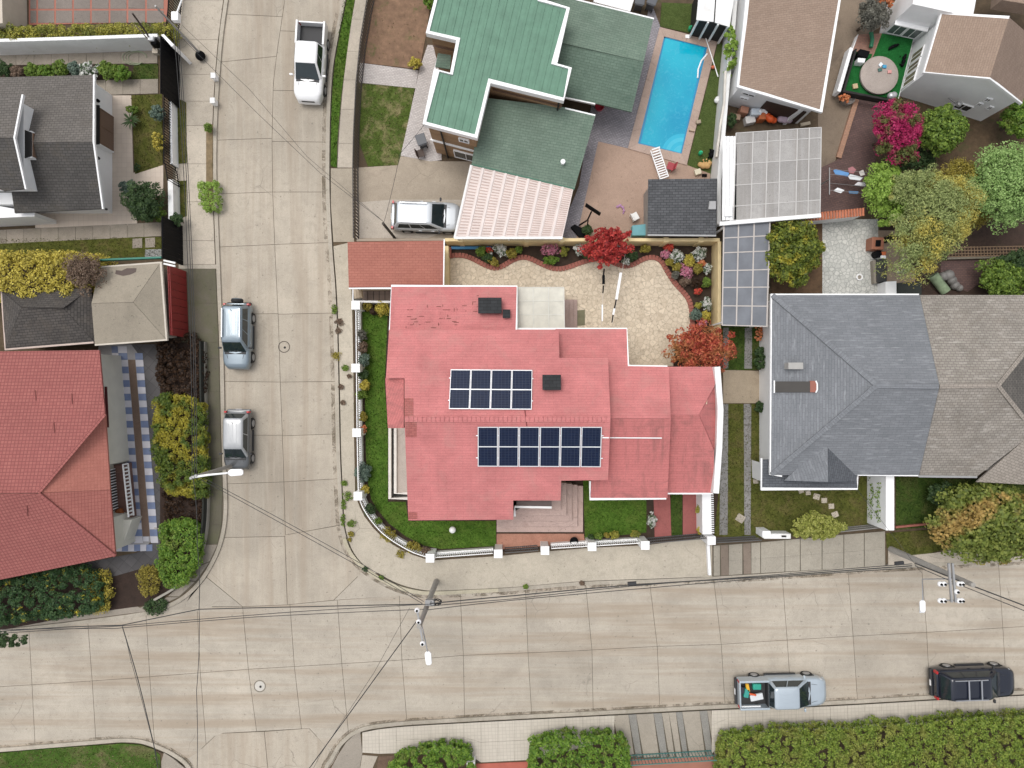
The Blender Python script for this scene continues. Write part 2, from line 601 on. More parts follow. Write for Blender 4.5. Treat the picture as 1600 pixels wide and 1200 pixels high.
LAWN_MOSS = grassmat('lawn_mossy', (0.055, 0.065, 0.014), (0.12, 0.125, 0.03), (0.15, 0.12, 0.05), 0.7, 1.0)
TURF = grassmat('artificial_turf', (0.055, 0.080, 0.022), (0.085, 0.115, 0.034), (0.08, 0.09, 0.03), 0.3)
TURF_G = grassmat('green_carpet', (0.012, 0.10, 0.022), (0.02, 0.14, 0.035), (0.015, 0.11, 0.03), 0.3)
SOIL = soil('soil_dark', (0.045, 0.028, 0.018))
SOIL_RED = soil('soil_red', (0.22, 0.135, 0.085), (0.06, 0.10, 0.02), 0.7)
SOIL_BROWN = soil('soil_brown', (0.10, 0.07, 0.042), (0.05, 0.06, 0.02), 0.5)
EARTH = soil('earth_ground', (0.20, 0.16, 0.11), (0.08, 0.09, 0.03), 0.5)
BARK = soil('bark', (0.09, 0.065, 0.045))
# ------------------------------------------------------------------ ground, streets, pavements
def sheet(name, pts, z, mat, zb=None, parent=None, uvrot=0.0, kind='structure', label=None):
    o = MB().prism([W(x, y, z) for x, y in pts], zb=(z - 0.10 if zb is None else zb)).build(name, mat, parent, uvrot=uvrot)
    if parent is None and kind: o['kind'] = kind
    if label: o['label'] = label
    return o

def inset(poly, d):
    """shrink a polygon of Vectors by d metres"""
    n = len(poly)
    a = sum(poly[i].x * poly[(i + 1) % n].y - poly[(i + 1) % n].x * poly[i].y for i in range(n))
    s = 1 if a > 0 else -1
    out = []
    for i in range(n):
        p0, p1, p2 = poly[i - 1], poly[i], poly[(i + 1) % n]
        e1 = Vector((p1.x - p0.x, p1.y - p0.y, 0)); e2 = Vector((p2.x - p1.x, p2.y - p1.y, 0))
        if e1.length < 1e-6 or e2.length < 1e-6: out.append(p1.copy()); continue
        e1.normalize(); e2.normalize()
        n1 = Vector((-e1.y, e1.x, 0)) * s; n2 = Vector((-e2.y, e2.x, 0)) * s
        m = n1 + n2
        if m.length < 1e-3: m = n1
        m.normalize()
        c = max(0.4, m.dot(n1))
        out.append(p1 + m * (d / c))
    return out

def piece(name, pts, z, mat, parent, gap=0.012, th=0.05, dz=0.0, bevel=0, uvrot=0.0):
    """one slab of a paving, its own object under the paving"""
    poly = inset([W(x, y, z + dz) for x, y in pts], gap)
    return MB().prism(poly, dz=th).build(name, mat, parent, bevel=bevel, uvrot=uvrot)

rnd = random.Random(7)
struct(MB().prism([(-400, -400, -0.02), (400, -400, -0.02), (400, 400, -0.02), (-400, 400, -0.02)], dz=0.3).build('ground', EARTH))

# kerb lines in photo pixels
KL = [(372, -160), (362, -60), (355, 0), (347, 60), (340, 150), (337, 250), (340, 350), (344, 450), (348, 550), (350, 650), (353, 750), (354, 800), (348, 842), (334, 878), (312, 912), (282, 938), (240, 957)]
KL = smooth_line(KL, 4)
KR = smooth_line([(572, -160), (548, -60), (536, 0), (525, 55), (517, 100), (513, 150), (511, 220), (511, 300), (515, 385), (520, 450), (523, 520), (525, 600), (527, 700), (529, 750), (532, 810), (536, 835), (543, 856), (552, 871), (563, 883), (580, 896), (600, 908), (622, 918), (650, 925), (675, 927), (725, 925), (800, 921), (907, 912), (1050, 907), (1200, 899), (1387, 886), (1557, 877), (1620, 873), (1800, 862)], 4)
KWW = [(-200, 1004), (0, 986), (100, 975), (200, 962), (240, 957)]
KSW = smooth_line([(-200, 1185), (0, 1172), (75, 1166), (150, 1160), (190, 1157), (220, 1159), (245, 1167), (270, 1179), (292, 1196), (305, 1225), (315, 1300), (318, 1360)], 4)
KSE = smooth_line([(486, 1360), (494, 1280), (508, 1205), (517, 1188), (527, 1170), (540, 1155), (556, 1144), (577, 1137), (625, 1131), (725, 1125), (800, 1121), (960, 1113), (1135, 1104), (1290, 1099), (1450, 1090), (1600, 1082), (1800, 1070)], 4)
XJ = [(470, -160), (452, -60), (445, 0), (433, 80), (427, 130), (425, 220), (426, 300), (430, 400), (435, 500), (438, 600), (442, 700), (445, 800), (449, 945)]
YJ = [(-200, 1086), (0, 1073), (100, 1067), (200, 1060), (330, 1050), (400, 1045), (535, 1037), (650, 1030), (725, 1024), (800, 1021), (900, 1017), (1025, 1010), (1125, 1007), (1200, 1002), (1333, 994), (1450, 988), (1600, 979), (1800, 967)]

bed_pts = [(p[0] - 12, p[1]) for p in KL if p[1] < 900] + [(300, 930), (240, 950), (100, 968), (0, 978), (-200, 997), (-200, 1190), (0, 1178), (190, 1165), (240, 1174), (285, 1200), (300, 1360), (500, 1360), (515, 1210), (540, 1165), (570, 1145), (800, 1128), (1135, 1110), (1600, 1088), (1800, 1076), (1800, 856), (1400, 879), (800, 914), (680, 920), (620, 911), (560, 872), (540, 830), (533, 600), (528, 450), (519, 300), (520, 100), (545, -20), (580, -160)]
road = sheet('road', bed_pts, 0.012, JOINT, -0.015)
road['label'] = 'pale concrete street of poured slabs with dark joints'

def strip_v(A, B, cuts, mat, z=0.036):
    """slabs between two lines running up the picture, cut at (yA, yB) pairs"""
    for (a0, b0), (a1, b1) in zip(cuts[:-1], cuts[1:]):
        n = 6
        L = [(interp(A, a0 + (a1 - a0) * i / n, 1), a0 + (a1 - a0) * i / n) for i in range(n + 1)]
        Rr = [(interp(B, b0 + (b1 - b0) * i / n, 1), b0 + (b1 - b0) * i / n) for i in range(n + 1)]
        piece('slab', L + Rr[::-1], z, mat, road, 0.013, 0.03, rnd.uniform(-0.002, 0.002))
def strip_h(A, B, cuts, mat, z=0.036):
    for (a0, b0), (a1, b1) in zip(cuts[:-1], cuts[1:]):
        n = 6
        T = [(a0 + (a1 - a0) * i / n, interp(A, a0 + (a1 - a0) * i / n, 0)) for i in range(n + 1)]
        Bb = [(b0 + (b1 - b0) * i / n, interp(B, b0 + (b1 - b0) * i / n, 0)) for i in range(n + 1)]
        piece('slab', T + Bb[::-1], z, mat, road, 0.013, 0.03, rnd.uniform(-0.002, 0.002))
KLy = [p for p in KL if p[1] <= 945]
KRy = [p for p in KR if p[1] <= 876]
strip_v(KLy, XJ, [(-150, -146), (-60, -56), (22, 26), (97, 88), (219, 216), (303, 300), (386, 382), (491, 490), (596, 597), (680, 680), (756, 753), (840, 838)], CONC_NS)
strip_v(XJ, KRy, [(-146, -150), (-56, -58), (48, 52), (141, 143), (221, 222), (300, 300), (382, 379), (491, 489), (597, 596), (681, 678), (753, 748), (836, 820)], CONC_NS)
piece('slab', [(348, 840), (445, 838), (449, 945), (379, 948), (323, 902)] , 0.036, CONC_NS, road, 0.016, 0.03)
piece('slab', [(323, 902), (379, 948), (310, 948), (290, 943), (300, 925)], 0.036, CONC_X, road, 0.016, 0.03)
piece('slab', [(445, 836), (535, 820), (538, 842), (548, 866), (560, 882), (570, 890), (521, 938), (449, 945)], 0.036, CONC_NS, road, 0.016, 0.03)
piece('slab', [(570, 890), (580, 896), (600, 908), (622, 918), (650, 926), (660, 929), (521, 938)], 0.036, CONC_X, road, 0.016, 0.03)
YT = KWW + [(290, 949), (379, 948), (449, 945), (521, 938), (660, 928)] + [p for p in KR if p[0] > 664]
YB = [p for p in KSW if p[0] < 285 and p[1] < 1190] + [(300, 1184), (340, 1146), (417, 1142), (483, 1138), (515, 1172), (527, 1170)] + [p for p in KSE if p[0] > 530]
tops = [-170, -60, 45, 137, 228, 308, 379, 453, 527, 624, 719, 821, 915, 1015, 1115, 1222, 1325, 1440, 1560, 1680, 1790]
mids = [-168, -56, 50, 144, 234, 313, 388, 460, 534, 628, 724, 825, 925, 1027, 1127, 1230, 1333, 1448, 1567, 1686, 1792]
bots = [-164, -50, 55, 150, 242, 322, 401, 471, 545, 636, 726, 831, 927, 1031, 1133, 1237, 1340, 1453, 1573, 1690, 1794]
strip_h(YT, YJ, list(zip(tops, mids)), CONC_EW)
strip_h(YJ, YB, list(zip(mids, bots)), CONC_EW)
piece('slab', [(300, 1184), (340, 1146), (413, 1143), (421, 1230), (425, 1350), (314, 1350), (305, 1225)], 0.036, CONC_NS, road, 0.016, 0.03)
piece('slab', [(413, 1143), (483, 1138), (515, 1172), (517, 1188), (508, 1205), (494, 1280), (488, 1350), (425, 1350), (421, 1230)], 0.036, CONC_NS, road, 0.016, 0.03)

piece('slab', [(312, 912), (323, 902), (290, 943), (290, 949), (240, 958), (282, 936)], 0.036, CONC_X, road, 0.004, 0.03)
for q in ([(270, 935), (335, 938), (330, 951), (240, 962)], [(275, 1170), (330, 1170), (318, 1215), (298, 1215)], [(490, 1150), (535, 1160), (520, 1200), (500, 1200)], [(555, 880), (590, 888), (600, 912), (560, 906)]):
    piece('slab', q, 0.028, CONC_X, road, 0, 0.02)
# blocks of land behind the kerbs
def block(name, pts, mat=SOIL_BROWN, z=0.10):
    return sheet(name, pts, z, mat, -0.018)
block('terrain', [(p[0] - 5, p[1]) for p in KL] + [(100, 972), (0, 982), (-300, 1006), (-300, -200), (360, -200)])
block('terrain', [(p[0] + 6, p[1] - (6 if p[0] > 600 else 0)) for p in KR] + [(1900, 850), (1900, -200), (575, -200)])
block('terrain', [(p[0] - 3, p[1] + 5) for p in KSW] + [(-300, 1360), (-300, 1195)])
block('terrain', [(p[0] + 3, p[1] + 5) for p in KSE] + [(1900, 1360)])
def kerb(pts, mat, w=0.23, z=0.15):
    o = ribbon(MB(), [W(x, y, z) for x, y in pts], w, 0.14).build('kerb', mat)
    o['kind'] = 'structure'
    return o
kerb([(x - 2, y) for x, y in KL] + [(200, 963), (100, 976), (0, 987), (-200, 1005)], KERB)
i0 = [i for i, p in enumerate(KR) if p[1] > 840][0]; i1 = [i for i, p in enumerate(KR) if p[0] > 760][0]
kerb([(x + 1, y) for x, y in KR[:i0 + 1]], KERB)
kerb(KR[i0:i1 + 1], KERB_Y)
kerb(KR[i1:], KERB)
kerb(KSW, KERB); kerb(KSE, KERB)

# dirt washed into the gutters: a thin broken layer along the kerbs
m, nt, b = nodes_mat('gutter_dirt')
p_ = coords(nt)
lnk(nt, ramp(nt, noise(nt, p_, 5, 5), [(0.3, (0.14, 0.11, 0.075)), (0.7, (0.28, 0.23, 0.165))]), b.inputs['Base Color'])
lnk(nt, ramp(nt, noise(nt, p_, 0.9, 8, 0.75, 0.8), [(0.46, 0.0), (0.68, 0.55)]), b.inputs['Alpha'])
b.inputs['Roughness'].default_value = 1.0
for path, d in ((KR, 0.20), (KSE, 0.20), (KL[::-1], 0.20), (KSW, 0.20)):
    sgn = -1 if path is KR else 1
    o = ribbon(MB(), offset_line([W(x, y, 0.043 + 0.004 * (d > 0.3)) for x, y in path], d * sgn), 0.22 + 0.2 * (d > 0.3), 0.003).build('gutter_dirt', m, kind='stuff')
# pavement slabs: left side of the street
walk = sheet('pavement', [(p[0] - 6, p[1]) for p in KL if p[1] < 480] + [(346, 478), (279, 478), (278, 415), (275, 340), (270, 280), (270, 150), (268, 60), (283, -160)], 0.120, JOINT, 0.05)
walk['label'] = 'pale concrete pavement along the left side of the street'
KLi = [(p[0] - 6, p[1]) for p in KL]
WLy = [(285, -160), (282, 0), (275, 60), (274, 150), (274, 280), (276, 340), (279, 420), (280, 545)]
cuts = [-150, -70, 0, 62, 116, 158, 196, 256, 315, 376, 413]
for a, b in zip(cuts[:-1], cuts[1:]):
    piece('slab', [(interp(WLy, a, 1), a), (interp(KLi, a, 1), a), (interp(KLi, b, 1), b), (interp(WLy, b, 1), b)], 0.140, WALK, walk, 0.010, 0.03)
piece('slab', [(279, 413), (340, 413), (341, 420), (279, 420)], 0.141, KERB, walk, 0.01, 0.03)
walk2 = sheet('pavement', [(279, 420), (341, 420), (347, 545), (349, 800), (344, 842), (330, 876), (308, 910), (280, 934), (240, 952), (238, 945), (275, 925), (300, 900), (318, 860), (324, 800), (320, 540), (280, 540)], 0.110, JOINT, 0.05)
walk2['label'] = 'mossy dark verge slabs beside the left house'
for a, b in zip([420, 474, 535], [474, 535, 560]):
    x0 = 280 if b < 550 else 320
    piece('slab', [(x0, a), (interp(KLi, a, 1), a), (interp(KLi, b, 1), b), (x0, b)], 0.136, WALK_MOSS, walk2, 0.010, 0.03)
VL = [(320, 560), (321, 660), (323, 760), (324, 805), (318, 860), (300, 900), (275, 925), (238, 945)]
cv = [560, 612, 664, 716, 766, 820, 850]
for a, b in zip(cv[:-1], cv[1:]):
    piece('slab', [(interp(VL, a, 1), a), (interp(KLi, a, 1), a), (interp(KLi, b, 1), b), (interp(VL, b, 1), b)], 0.134, WALK_MOSS, walk2, 0.010, 0.03)
piece('slab', [(319, 851), (340, 851), (328, 877), (308, 885)], 0.134, WALK_DIM, walk2, 0.01, 0.03)
piece('slab', [(308, 886), (328, 878), (306, 908), (288, 906)], 0.134, WALK_DIM, walk2, 0.01, 0.03)
piece('slab', [(287, 907), (305, 909), (280, 932), (262, 932)], 0.134, WALK_DIM, walk2, 0.01, 0.03)
piece('slab', [(261, 933), (279, 933), (240, 951), (215, 951)], 0.134, WALK_DIM, walk2, 0.01, 0.03)
sheet('pavement', [(215, 948), (230, 955), (100, 972), (0, 983), (-200, 1000), (-200, 990), (0, 975), (70, 968), (150, 955)], 0.125, WALK_DIM, 0.05)

# right side: grass verge, concrete strip, pavement round the corner lot
KRi = [(p[0] + 6, p[1]) for p in KR]
gv = [p for p in KRi if p[1] < 262]
sheet('grass_verge', gv + [(526, 262), (527, 220), (533, 150), (541, 90), (548, 40), (554, 0), (566, -60), (590, -160)], 0.135, LAWN_BRIGHT, 0.05)
walk3 = sheet('pavement', [(554, 0), (566, -60), (590, -160), (608, -160), (584, -60), (576, 0), (566, 60), (558, 130), (553, 262), (526, 262), (527, 220), (533, 150), (541, 90), (548, 40)], 0.115, JOINT, 0.05)
walk3['label'] = 'concrete strip between the grass verge and the black fence'
A3 = [(590, -160), (566, -60), (554, 0), (548, 40), (541, 90), (534, 150), (529, 220), (527, 262)]
B3 = [(608, -160), (584, -60), (575, 0), (565, 60), (557, 130), (553, 200), (552, 262)]
for a, b in zip([-150, -90, -30, 30, 80, 125, 171, 224], [-90, -30, 30, 80, 125, 171, 224, 262]):
    piece('slab', [(interp(A3, a, 1), a), (interp(B3, a, 1), a), (interp(B3, b, 1), b), (interp(A3, b, 1), b)], 0.142, WALK, walk3, 0.008, 0.03)
sheet('driveway_apron', [(517, 263), (553, 263), (553, 378), (521, 378), (517, 320)], 0.14, concrete('concrete_apron', (0.40, 0.345, 0.27), patch=0.35, stain_amt=0.4), 0.05)
wk = [p for p in KRi if 379 < p[1] and p[0] < 1115]
lot = [(1113, 902), (1113, 838), (1010, 852), (925, 856), (850, 862), (778, 869), (672, 876), (645, 867), (620, 855), (600, 842), (584, 826), (570, 808), (562, 792), (555, 775), (553, 676), (552, 575), (550, 477), (549, 450), (545, 379)]
walk4 = sheet('pavement', [(p[0], p[1] - (4 if p[0] > 590 else 0)) for p in wk] + lot, 0.14, concrete('concrete_corner_walk', (0.50, 0.445, 0.36), stain_amt=0.22, moss=0.12, patch=0.12), 0.05)
walk4['label'] = 'pale pavement round the corner of the red roofed house'
# driveway in front of the grey house, with two brown tracks
drv = sheet('driveway_apron', [(1114, 852), (1196, 846), (1300, 836), (1382, 830), (1384, 884), (1200, 896), (1114, 901)], 0.118, JOINT, 0.05)
DRIVE = concrete('concrete_drive', (0.37, 0.335, 0.275), stain_amt=0.4, stain=(0.2, 0.17, 0.13))
TRACK = concrete('brown_track', (0.24, 0.19, 0.15), stain_amt=0.3)
for x0, x1, mt in ((1115, 1125, DRIVE), (1126, 1138, TRACK), (1139, 1160, DRIVE), (1161, 1173, TRACK), (1174, 1188, DRIVE), (1189, 1226, DRIVE), (1227, 1250, DRIVE), (1251, 1284, DRIVE), (1285, 1318, DRIVE), (1319, 1350, DRIVE), (1351, 1383, DRIVE)):
    t0 = interp([(1114, 853), (1196, 847), (1300, 837), (1384, 830)], x0, 0); t1 = interp([(1114, 853), (1196, 847), (1300, 837), (1384, 830)], x1, 0)
    b0 = interp([(1114, 900), (1384, 884)], x0, 0); b1 = interp([(1114, 900), (1384, 884)], x1, 0)
    if mt is TRACK:
        piece('track', [(x0, t0), (x1, t1), (x1 + 1, b1), (x0 + 1, b0)], 0.142, mt, drv, 0.006, 0.03)
    else:
        m0, m1 = t0 + (b0 - t0) * 0.52, t1 + (b1 - t1) * 0.52
        piece('slab', [(x0, t0), (x1, t1), (x1, m1), (x0, m0)], 0.14, mt, drv, 0.004, 0.03)
        piece('slab', [(x0, m0), (x1, m1), (x1, b1), (x0, b0)], 0.14, mt, drv, 0.004, 0.03)
sheet('pavement', [(1388, 856), (1395, 862), (1420, 868), (1460, 864), (1500, 858), (1535, 862), (1560, 872), (1700, 862), (1700, 866), (1560, 875), (1388, 884)], 0.14, WALK, 0.05)

# south side pavement of small tiles laid in squares
STILE = tiles('pavement_small_tiles', (0.47, 0.425, 0.36), (0.50, 0.455, 0.385), (0.39, 0.35, 0.295), 0.22, 0.22, 0.0, 0.012, 0.08, 0.85)
KSi = [(p[0], p[1] + 5) for p in KSE if p[0] > 556]
def south_walk(label, x0, x1, ybot, seed):
    r = random.Random(seed)
    base = [(x, interp(KSi, x, 0)) for x in np.linspace(x0, x1, 12)]
    yb = [(x, interp(ybot, x, 0)) for x in np.linspace(x0, x1, 12)]
    o = sheet('pavement', base + yb[::-1], 0.118, JOINT, 0.04)
    o['label'] = label
    x = x0
    while x < x1 - 2:
        xe = min(x + 26.5, x1)
        t0, t1 = interp(KSi, x, 0), interp(KSi, xe, 0)
        b0, b1 = interp(ybot, x, 0), interp(ybot, xe, 0)
        rows = max(1, round((b0 - t0) / 26))
        for k in range(rows):
            f, g = k / rows, (k + 1) / rows
            piece('slab', [(x, t0 + (b0 - t0) * f), (xe, t1 + (b1 - t1) * f), (xe, t1 + (b1 - t1) * g), (x, t0 + (b0 - t0) * g)], 0.138, STILE, o, 0.006, 0.03, r.uniform(0, 0.004), uvrot=R(2.5))
        x = xe
    return o
south_walk('small tiled pavement between the crossing and the driveway', 566, 960, [(566, 1176), (590, 1178), (735, 1174), (740, 1192), (836, 1187), (960, 1155), (972, 1160)], 3)
south_walk('small tiled pavement under the long hedge', 1112, 1780, [(1112, 1178), (1125, 1176), (1130, 1150), (1200, 1145), (1400, 1135), (1600, 1122), (1780, 1110)], 4)
sheet('pavement', [(541, 1160), (552, 1150), (563, 1143), (566, 1178), (562, 1200), (555, 1260), (505, 1260), (515, 1205), (528, 1180)], 0.138, WALK_DIM, 0.04, label='worn corner ramp')
sheet('pavement', [(566, 1180), (590, 1182), (578, 1210), (560, 1280), (548, 1280), (562, 1205)], 0.139, WALK, 0.04)
drs = sheet('driveway_apron', [(957, 1118), (1110, 1111), (1112, 1180), (1118, 1260), (985, 1260), (972, 1160)], 0.118, JOINT, 0.04)
drs['label'] = 'concrete driveway with grey pebble bands at the bottom'
PEB = tiles('pebble_band', (0.26, 0.25, 0.23), (0.34, 0.33, 0.30), (0.16, 0.15, 0.13), 0.06, 0.06, 0.5, 0.012, 0.2)
DRS = concrete('concrete_drive_south', (0.40, 0.355, 0.29), stain_amt=0.45, stain=(0.24, 0.20, 0.15))
bx = [(958, 982, DRS), (982, 994, PEB), (994, 1021, DRS), (1021, 1034, PEB), (1034, 1045, DRS), (1045, 1056, DRS), (1056, 1066, PEB), (1066, 1093, DRS), (1093, 1105, PEB), (1105, 1111, DRS)]
for x0, x1, mt in bx:
    t0, t1 = interp(KSi, x0, 0), interp(KSi, x1, 0)
    piece('band' if mt is PEB else 'slab', [(x0, t0), (x1, t1), (x1 + 9, 1182), (x0 + 12, 1184)], 0.137, mt, drs, 0.006, 0.03)
sheet('forecourt', [(980, 1186), (1120, 1182), (1125, 1300), (990, 1300)], 0.13, paint('reddish_paving', (0.30, 0.13, 0.09), 0.85), 0.05)
sheet('soil_bed', [(592, 1182), (735, 1176), (742, 1300), (570, 1300)], 0.13, soil('soil_mid', (0.14, 0.09, 0.06)), 0.05)
sheet('red_walkway', [(735, 1194), (832, 1190), (832, 1300), (735, 1300)], 0.132, paint('red_concrete', (0.38, 0.10, 0.07), 0.8, var=0.15), 0.05)
sheet('grass_verge', [(-200, 1190), (0, 1177), (75, 1170), (150, 1165), (190, 1162), (220, 1164), (240, 1171), (250, 1180), (255, 1300), (-200, 1300)], 0.132, grassmat('verge_grass', (0.035, 0.075, 0.012), (0.08, 0.14, 0.025), (0.20, 0.15, 0.09), 0.85, 0.5), 0.05)
sheet('pavement', [(256, 1176), (270, 1185), (288, 1200), (298, 1225), (308, 1300), (256, 1300), (252, 1190)], 0.134, WALK_DIM, 0.05)

# manhole covers
def manhole(px, py, r, label, lidmat, ring):
    t = thing('manhole_cover', label, 'manhole cover', W(px, py, 0.037), 0, 'manhole covers in the street')
    MB().lathe(W(px, py, 0.030), [(r, 0), (r, 0.010), (r * 0.86, 0.011), (r * 0.84, 0.0)], 32).build('ring', ring, t, smooth=30)
    MB().lathe(W(px, py, 0.032), [(r * 0.80, 0), (r * 0.80, 0.011), (0.01, 0.013)], 32).build('lid', lidmat, t, smooth=30)
    MB().lathe(W(px + 1, py + 1, 0.043), [(r * 0.2, 0), (r * 0.2, 0.006), (0.005, 0.007)], 16).build('keyhole_plate', DARK, t)
manhole(444, 542, 0.37, 'round manhole cover beside the silver vehicle with the spare wheel', CONC_NS, paint('cast_ring', (0.09, 0.075, 0.06), 0.8))
manhole(406, 1072, 0.38, 'pale round manhole cover in the crossing at bottom left', concrete('cover_concrete', (0.55, 0.52, 0.47)), paint('cast_ring2', (0.17, 0.15, 0.12), 0.8))
# ------------------------------------------------------------------ roofs and walls
CAMP = Vector((0, 0, CAMH))
def plane3(a, b, c):
    A, B, C = W(*a), W(*b), W(*c)
    n = (B - A).cross(C - A).normalized()
    if n.z < 0: n = -n
    return (A, n)
def on(px, py, pl, lift=0.0):
    d = W(px, py, 0) - CAMP
    A, n = pl
    t = (A + n * lift - CAMP).dot(n) / d.dot(n)
    return CAMP + d * t
def roof_part(name, pl, pts, mat, parent, th=0.12, bevel=0.0):
    return MB().prism([on(x, y, pl) for x, y in pts], dz=th).build(name, mat, parent, bevel=bevel)
def wall_under(pl, pts, mat, parent, over=0.3, th=0.15, zb=0.0, name='wall'):
    top = inset([on(x, y, pl) for x, y in pts], over)
    # keep the tops on the roof plane
    A, n = pl
    for p in top:
        p.z = A.z - (n.x * (p.x - A.x) + n.y * (p.y - A.y)) / n.z - th
    return MB().prism(top, zb=zb).build(name, mat, parent)
def fascia(parent, pts3, mat=None, w=0.10, h=0.16, name='fascia'):
    return ribbon(MB(), [Vector(p) for p in pts3], w, h).build(name, mat or WHITE, parent)
def vslab(a, b, z0, z1, th, mb=None):
    """upright panel between two plan points"""
    mb = mb or MB()
    a = Vector(a); b = Vector(b)
    d = Vector((b.x - a.x, b.y - a.y, 0)).normalized()
    n = Vector((-d.y, d.x, 0)) * th / 2
    pts = [Vector((a.x, a.y, z1)) + n, Vector((b.x, b.y, z1)) + n, Vector((b.x, b.y, z1)) - n, Vector((a.x, a.y, z1)) - n]
    return mb.prism(pts, zb=z0)
def window(parent, a, b, z0, z1, th=0.06, glass=None, frame=None, name='window', out=0.0):
    """window in an upright wall from plan point a to b; its frame and pane stand proud of the wall"""
    a = Vector(a); b = Vector(b); a.z = b.z = 0
    glass = glass or GLASS; frame = frame or WHITE
    d = (b - a).normalized()
    mb = MB()
    f = 0.06
    vslab(a, a + d * f, z0, z1, th, mb); vslab(b - d * f, b, z0, z1, th, mb)
    vslab(a + d * f, b - d * f, z0, z0 + f, th - 0.004, mb); vslab(a + d * f, b - d * f, z1 - f, z1, th - 0.004, mb)
    m = (a + b) / 2
    vslab(m - d * 0.02, m + d * 0.02, z0 + f, z1 - f, th - 0.006, mb)
    w = mb.build(name, frame, parent)
    vslab(a + d * f, b - d * f, z0 + f, z1 - f, th * 0.5).build('pane', glass, w)
    return w
GLASS = glassy('window_glass', (0.03, 0.035, 0.04), 0.08, 0.7)

RED = shingle('red_painted_shingles', (0.54, 0.185, 0.180), (0.57, 0.200, 0.195), (0.45, 0.145, 0.142), 0.9, 0.15, 0.3, stain=(0.42, 0.215, 0.19), stain_amt=0.6, gap=0.010)
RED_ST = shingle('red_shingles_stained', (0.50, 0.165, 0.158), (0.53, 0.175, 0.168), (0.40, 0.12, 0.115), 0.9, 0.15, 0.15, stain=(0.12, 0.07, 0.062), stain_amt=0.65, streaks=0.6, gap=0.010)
RED_GAR = shingle('garage_brick_red_shingles', (0.36, 0.135, 0.10), (0.40, 0.155, 0.115), (0.29, 0.10, 0.075), 0.34, 0.15, 0.12, gap=0.014)
CREAMWALL = paint('cream_wall', (0.62, 0.52, 0.38), 0.8, var=0.06, dirt=0.2)
YELLOW = paint('yellow_wall', (0.74, 0.59, 0.33), 0.8, var=0.10, dirt=0.35, dirtcol=(0.42, 0.30, 0.14))
PINKTILE = concrete('pink_step_tile', (0.47, 0.35, 0.31), stain=(0.27, 0.17, 0.13), stain_amt=0.5)

# lot
sheet('lot_soil', [(553, 452), (700, 452), (700, 384), (1112, 384), (1122, 572), (1122, 838), (1010, 848), (850, 858), (672, 870), (620, 848), (585, 818), (560, 775), (556, 676)], 0.128, SOIL, 0.05)
PATIO = crazy('cream_flag_paving', (0.55, 0.46, 0.345), (0.61, 0.52, 0.40), (0.48, 0.40, 0.30), 3.4, 0.6)
border_c = smooth_line([(700, 400), (722, 399), (740, 405), (755, 413), (772, 419), (785, 416), (800, 407), (815, 402), (828, 404), (845, 412), (862, 419), (878, 420), (895, 415), (915, 408), (930, 405), (945, 405), (960, 411), (975, 416), (990, 413), (1005, 405), (1020, 402), (1033, 408), (1043, 425), (1055, 443), (1068, 457), (1077, 470), (1081, 490), (1082, 514)], 4)
patio = sheet('patio', border_c + [(1082, 530), (1055, 540), (1052, 572), (985, 574), (800, 560), (690, 460), (698, 410)], 0.140, PATIO, 0.05)
patio['label'] = 'cream flagstone back patio with a wavy edge'
# wavy brick edging, brick by brick
EDGE = paint('brick_edging', (0.30, 0.105, 0.078), 0.8, var=0.18)
edging = ribbon(MB(), [W(x, y, 0.20) for x, y in border_c], 0.10, 0.1).build('brick_edging', paint('edging_mortar', (0.20, 0.09, 0.07), 0.9))
tag(edging, 'wavy red brick edging round the flower bed of the cream patio', 'edging')
bp = resample([W(x, y, 0.16) for x, y in border_c], 0.21)
bm0 = None
for i in range(len(bp) - 1):
    c = (bp[i] + bp[i + 1]) / 2; d = bp[i + 1] - bp[i]
    if bm0 is None:
        o = MB().box((0, 0, 0), (0.185, 0.30, 0.12)).build('brick', EDGE, edging, bevel=0.012, segs=1)
        bm0 = o
        me0 = o.data
        me0.transform(Matrix.Translation(world_loc(edging)))
    else:
        o = bm0.copy(); COL.objects.link(o)
    o.location = c - edging.location + Vector((0, 0, 0.018 + rnd.uniform(-0.006, 0.006)))
    o.rotation_euler = (0, 0, math.atan2(d.y, d.x) + rnd.uniform(-0.03, 0.03))

def lawn(pts, mat, z=0.146, name='lawn', label=None):
    return sheet(name, pts, z, mat, 0.05, label=label)
LAWNS = []
def lawn_t(pts, mat, z=0.146, label=None, dens=150, blade=None):
    o = lawn(pts, mat, z, label=label); LAWNS.append((pts, z, mat, dens, blade)); return o
lawn_t([(566, 487), (606, 487), (601, 600), (606, 670), (606, 784), (634, 784), (638, 814), (775, 814), (775, 853), (690, 858), (662, 852), (634, 838), (608, 818), (590, 797), (580, 780), (573, 745), (571, 680), (570, 600), (566, 540)], LAWN_BRIGHT, label='bright green lawn on two sides of the red roofed house')
lawn_t([(911, 750), (926, 750), (926, 776), (1010, 776), (1010, 832), (914, 842)], LAWN_BRIGHT, label='shaded small lawn beside the porch steps')
REDDRIVE = concrete('red_drive_strip', (0.36, 0.115, 0.105), stain=(0.22, 0.09, 0.08), stain_amt=0.4)
for pts in ([(1021, 772), (1047, 772), (1049, 837), (1023, 839)], [(1067, 770), (1092, 770), (1093, 833), (1067, 836)]):
    sheet('drive_strip', pts, 0.150, REDDRIVE, 0.05)
lawn_t([(1048, 770), (1066, 770), (1066, 836), (1049, 837)], LAWN, label='grass between the two red drive strips')
sheet('terrace', [(776, 834), (912, 834), (914, 848), (776, 859)], 0.155, concrete('red_terrace', (0.40, 0.20, 0.14), stain=(0.30, 0.09, 0.06), stain_amt=0.7), 0.05)

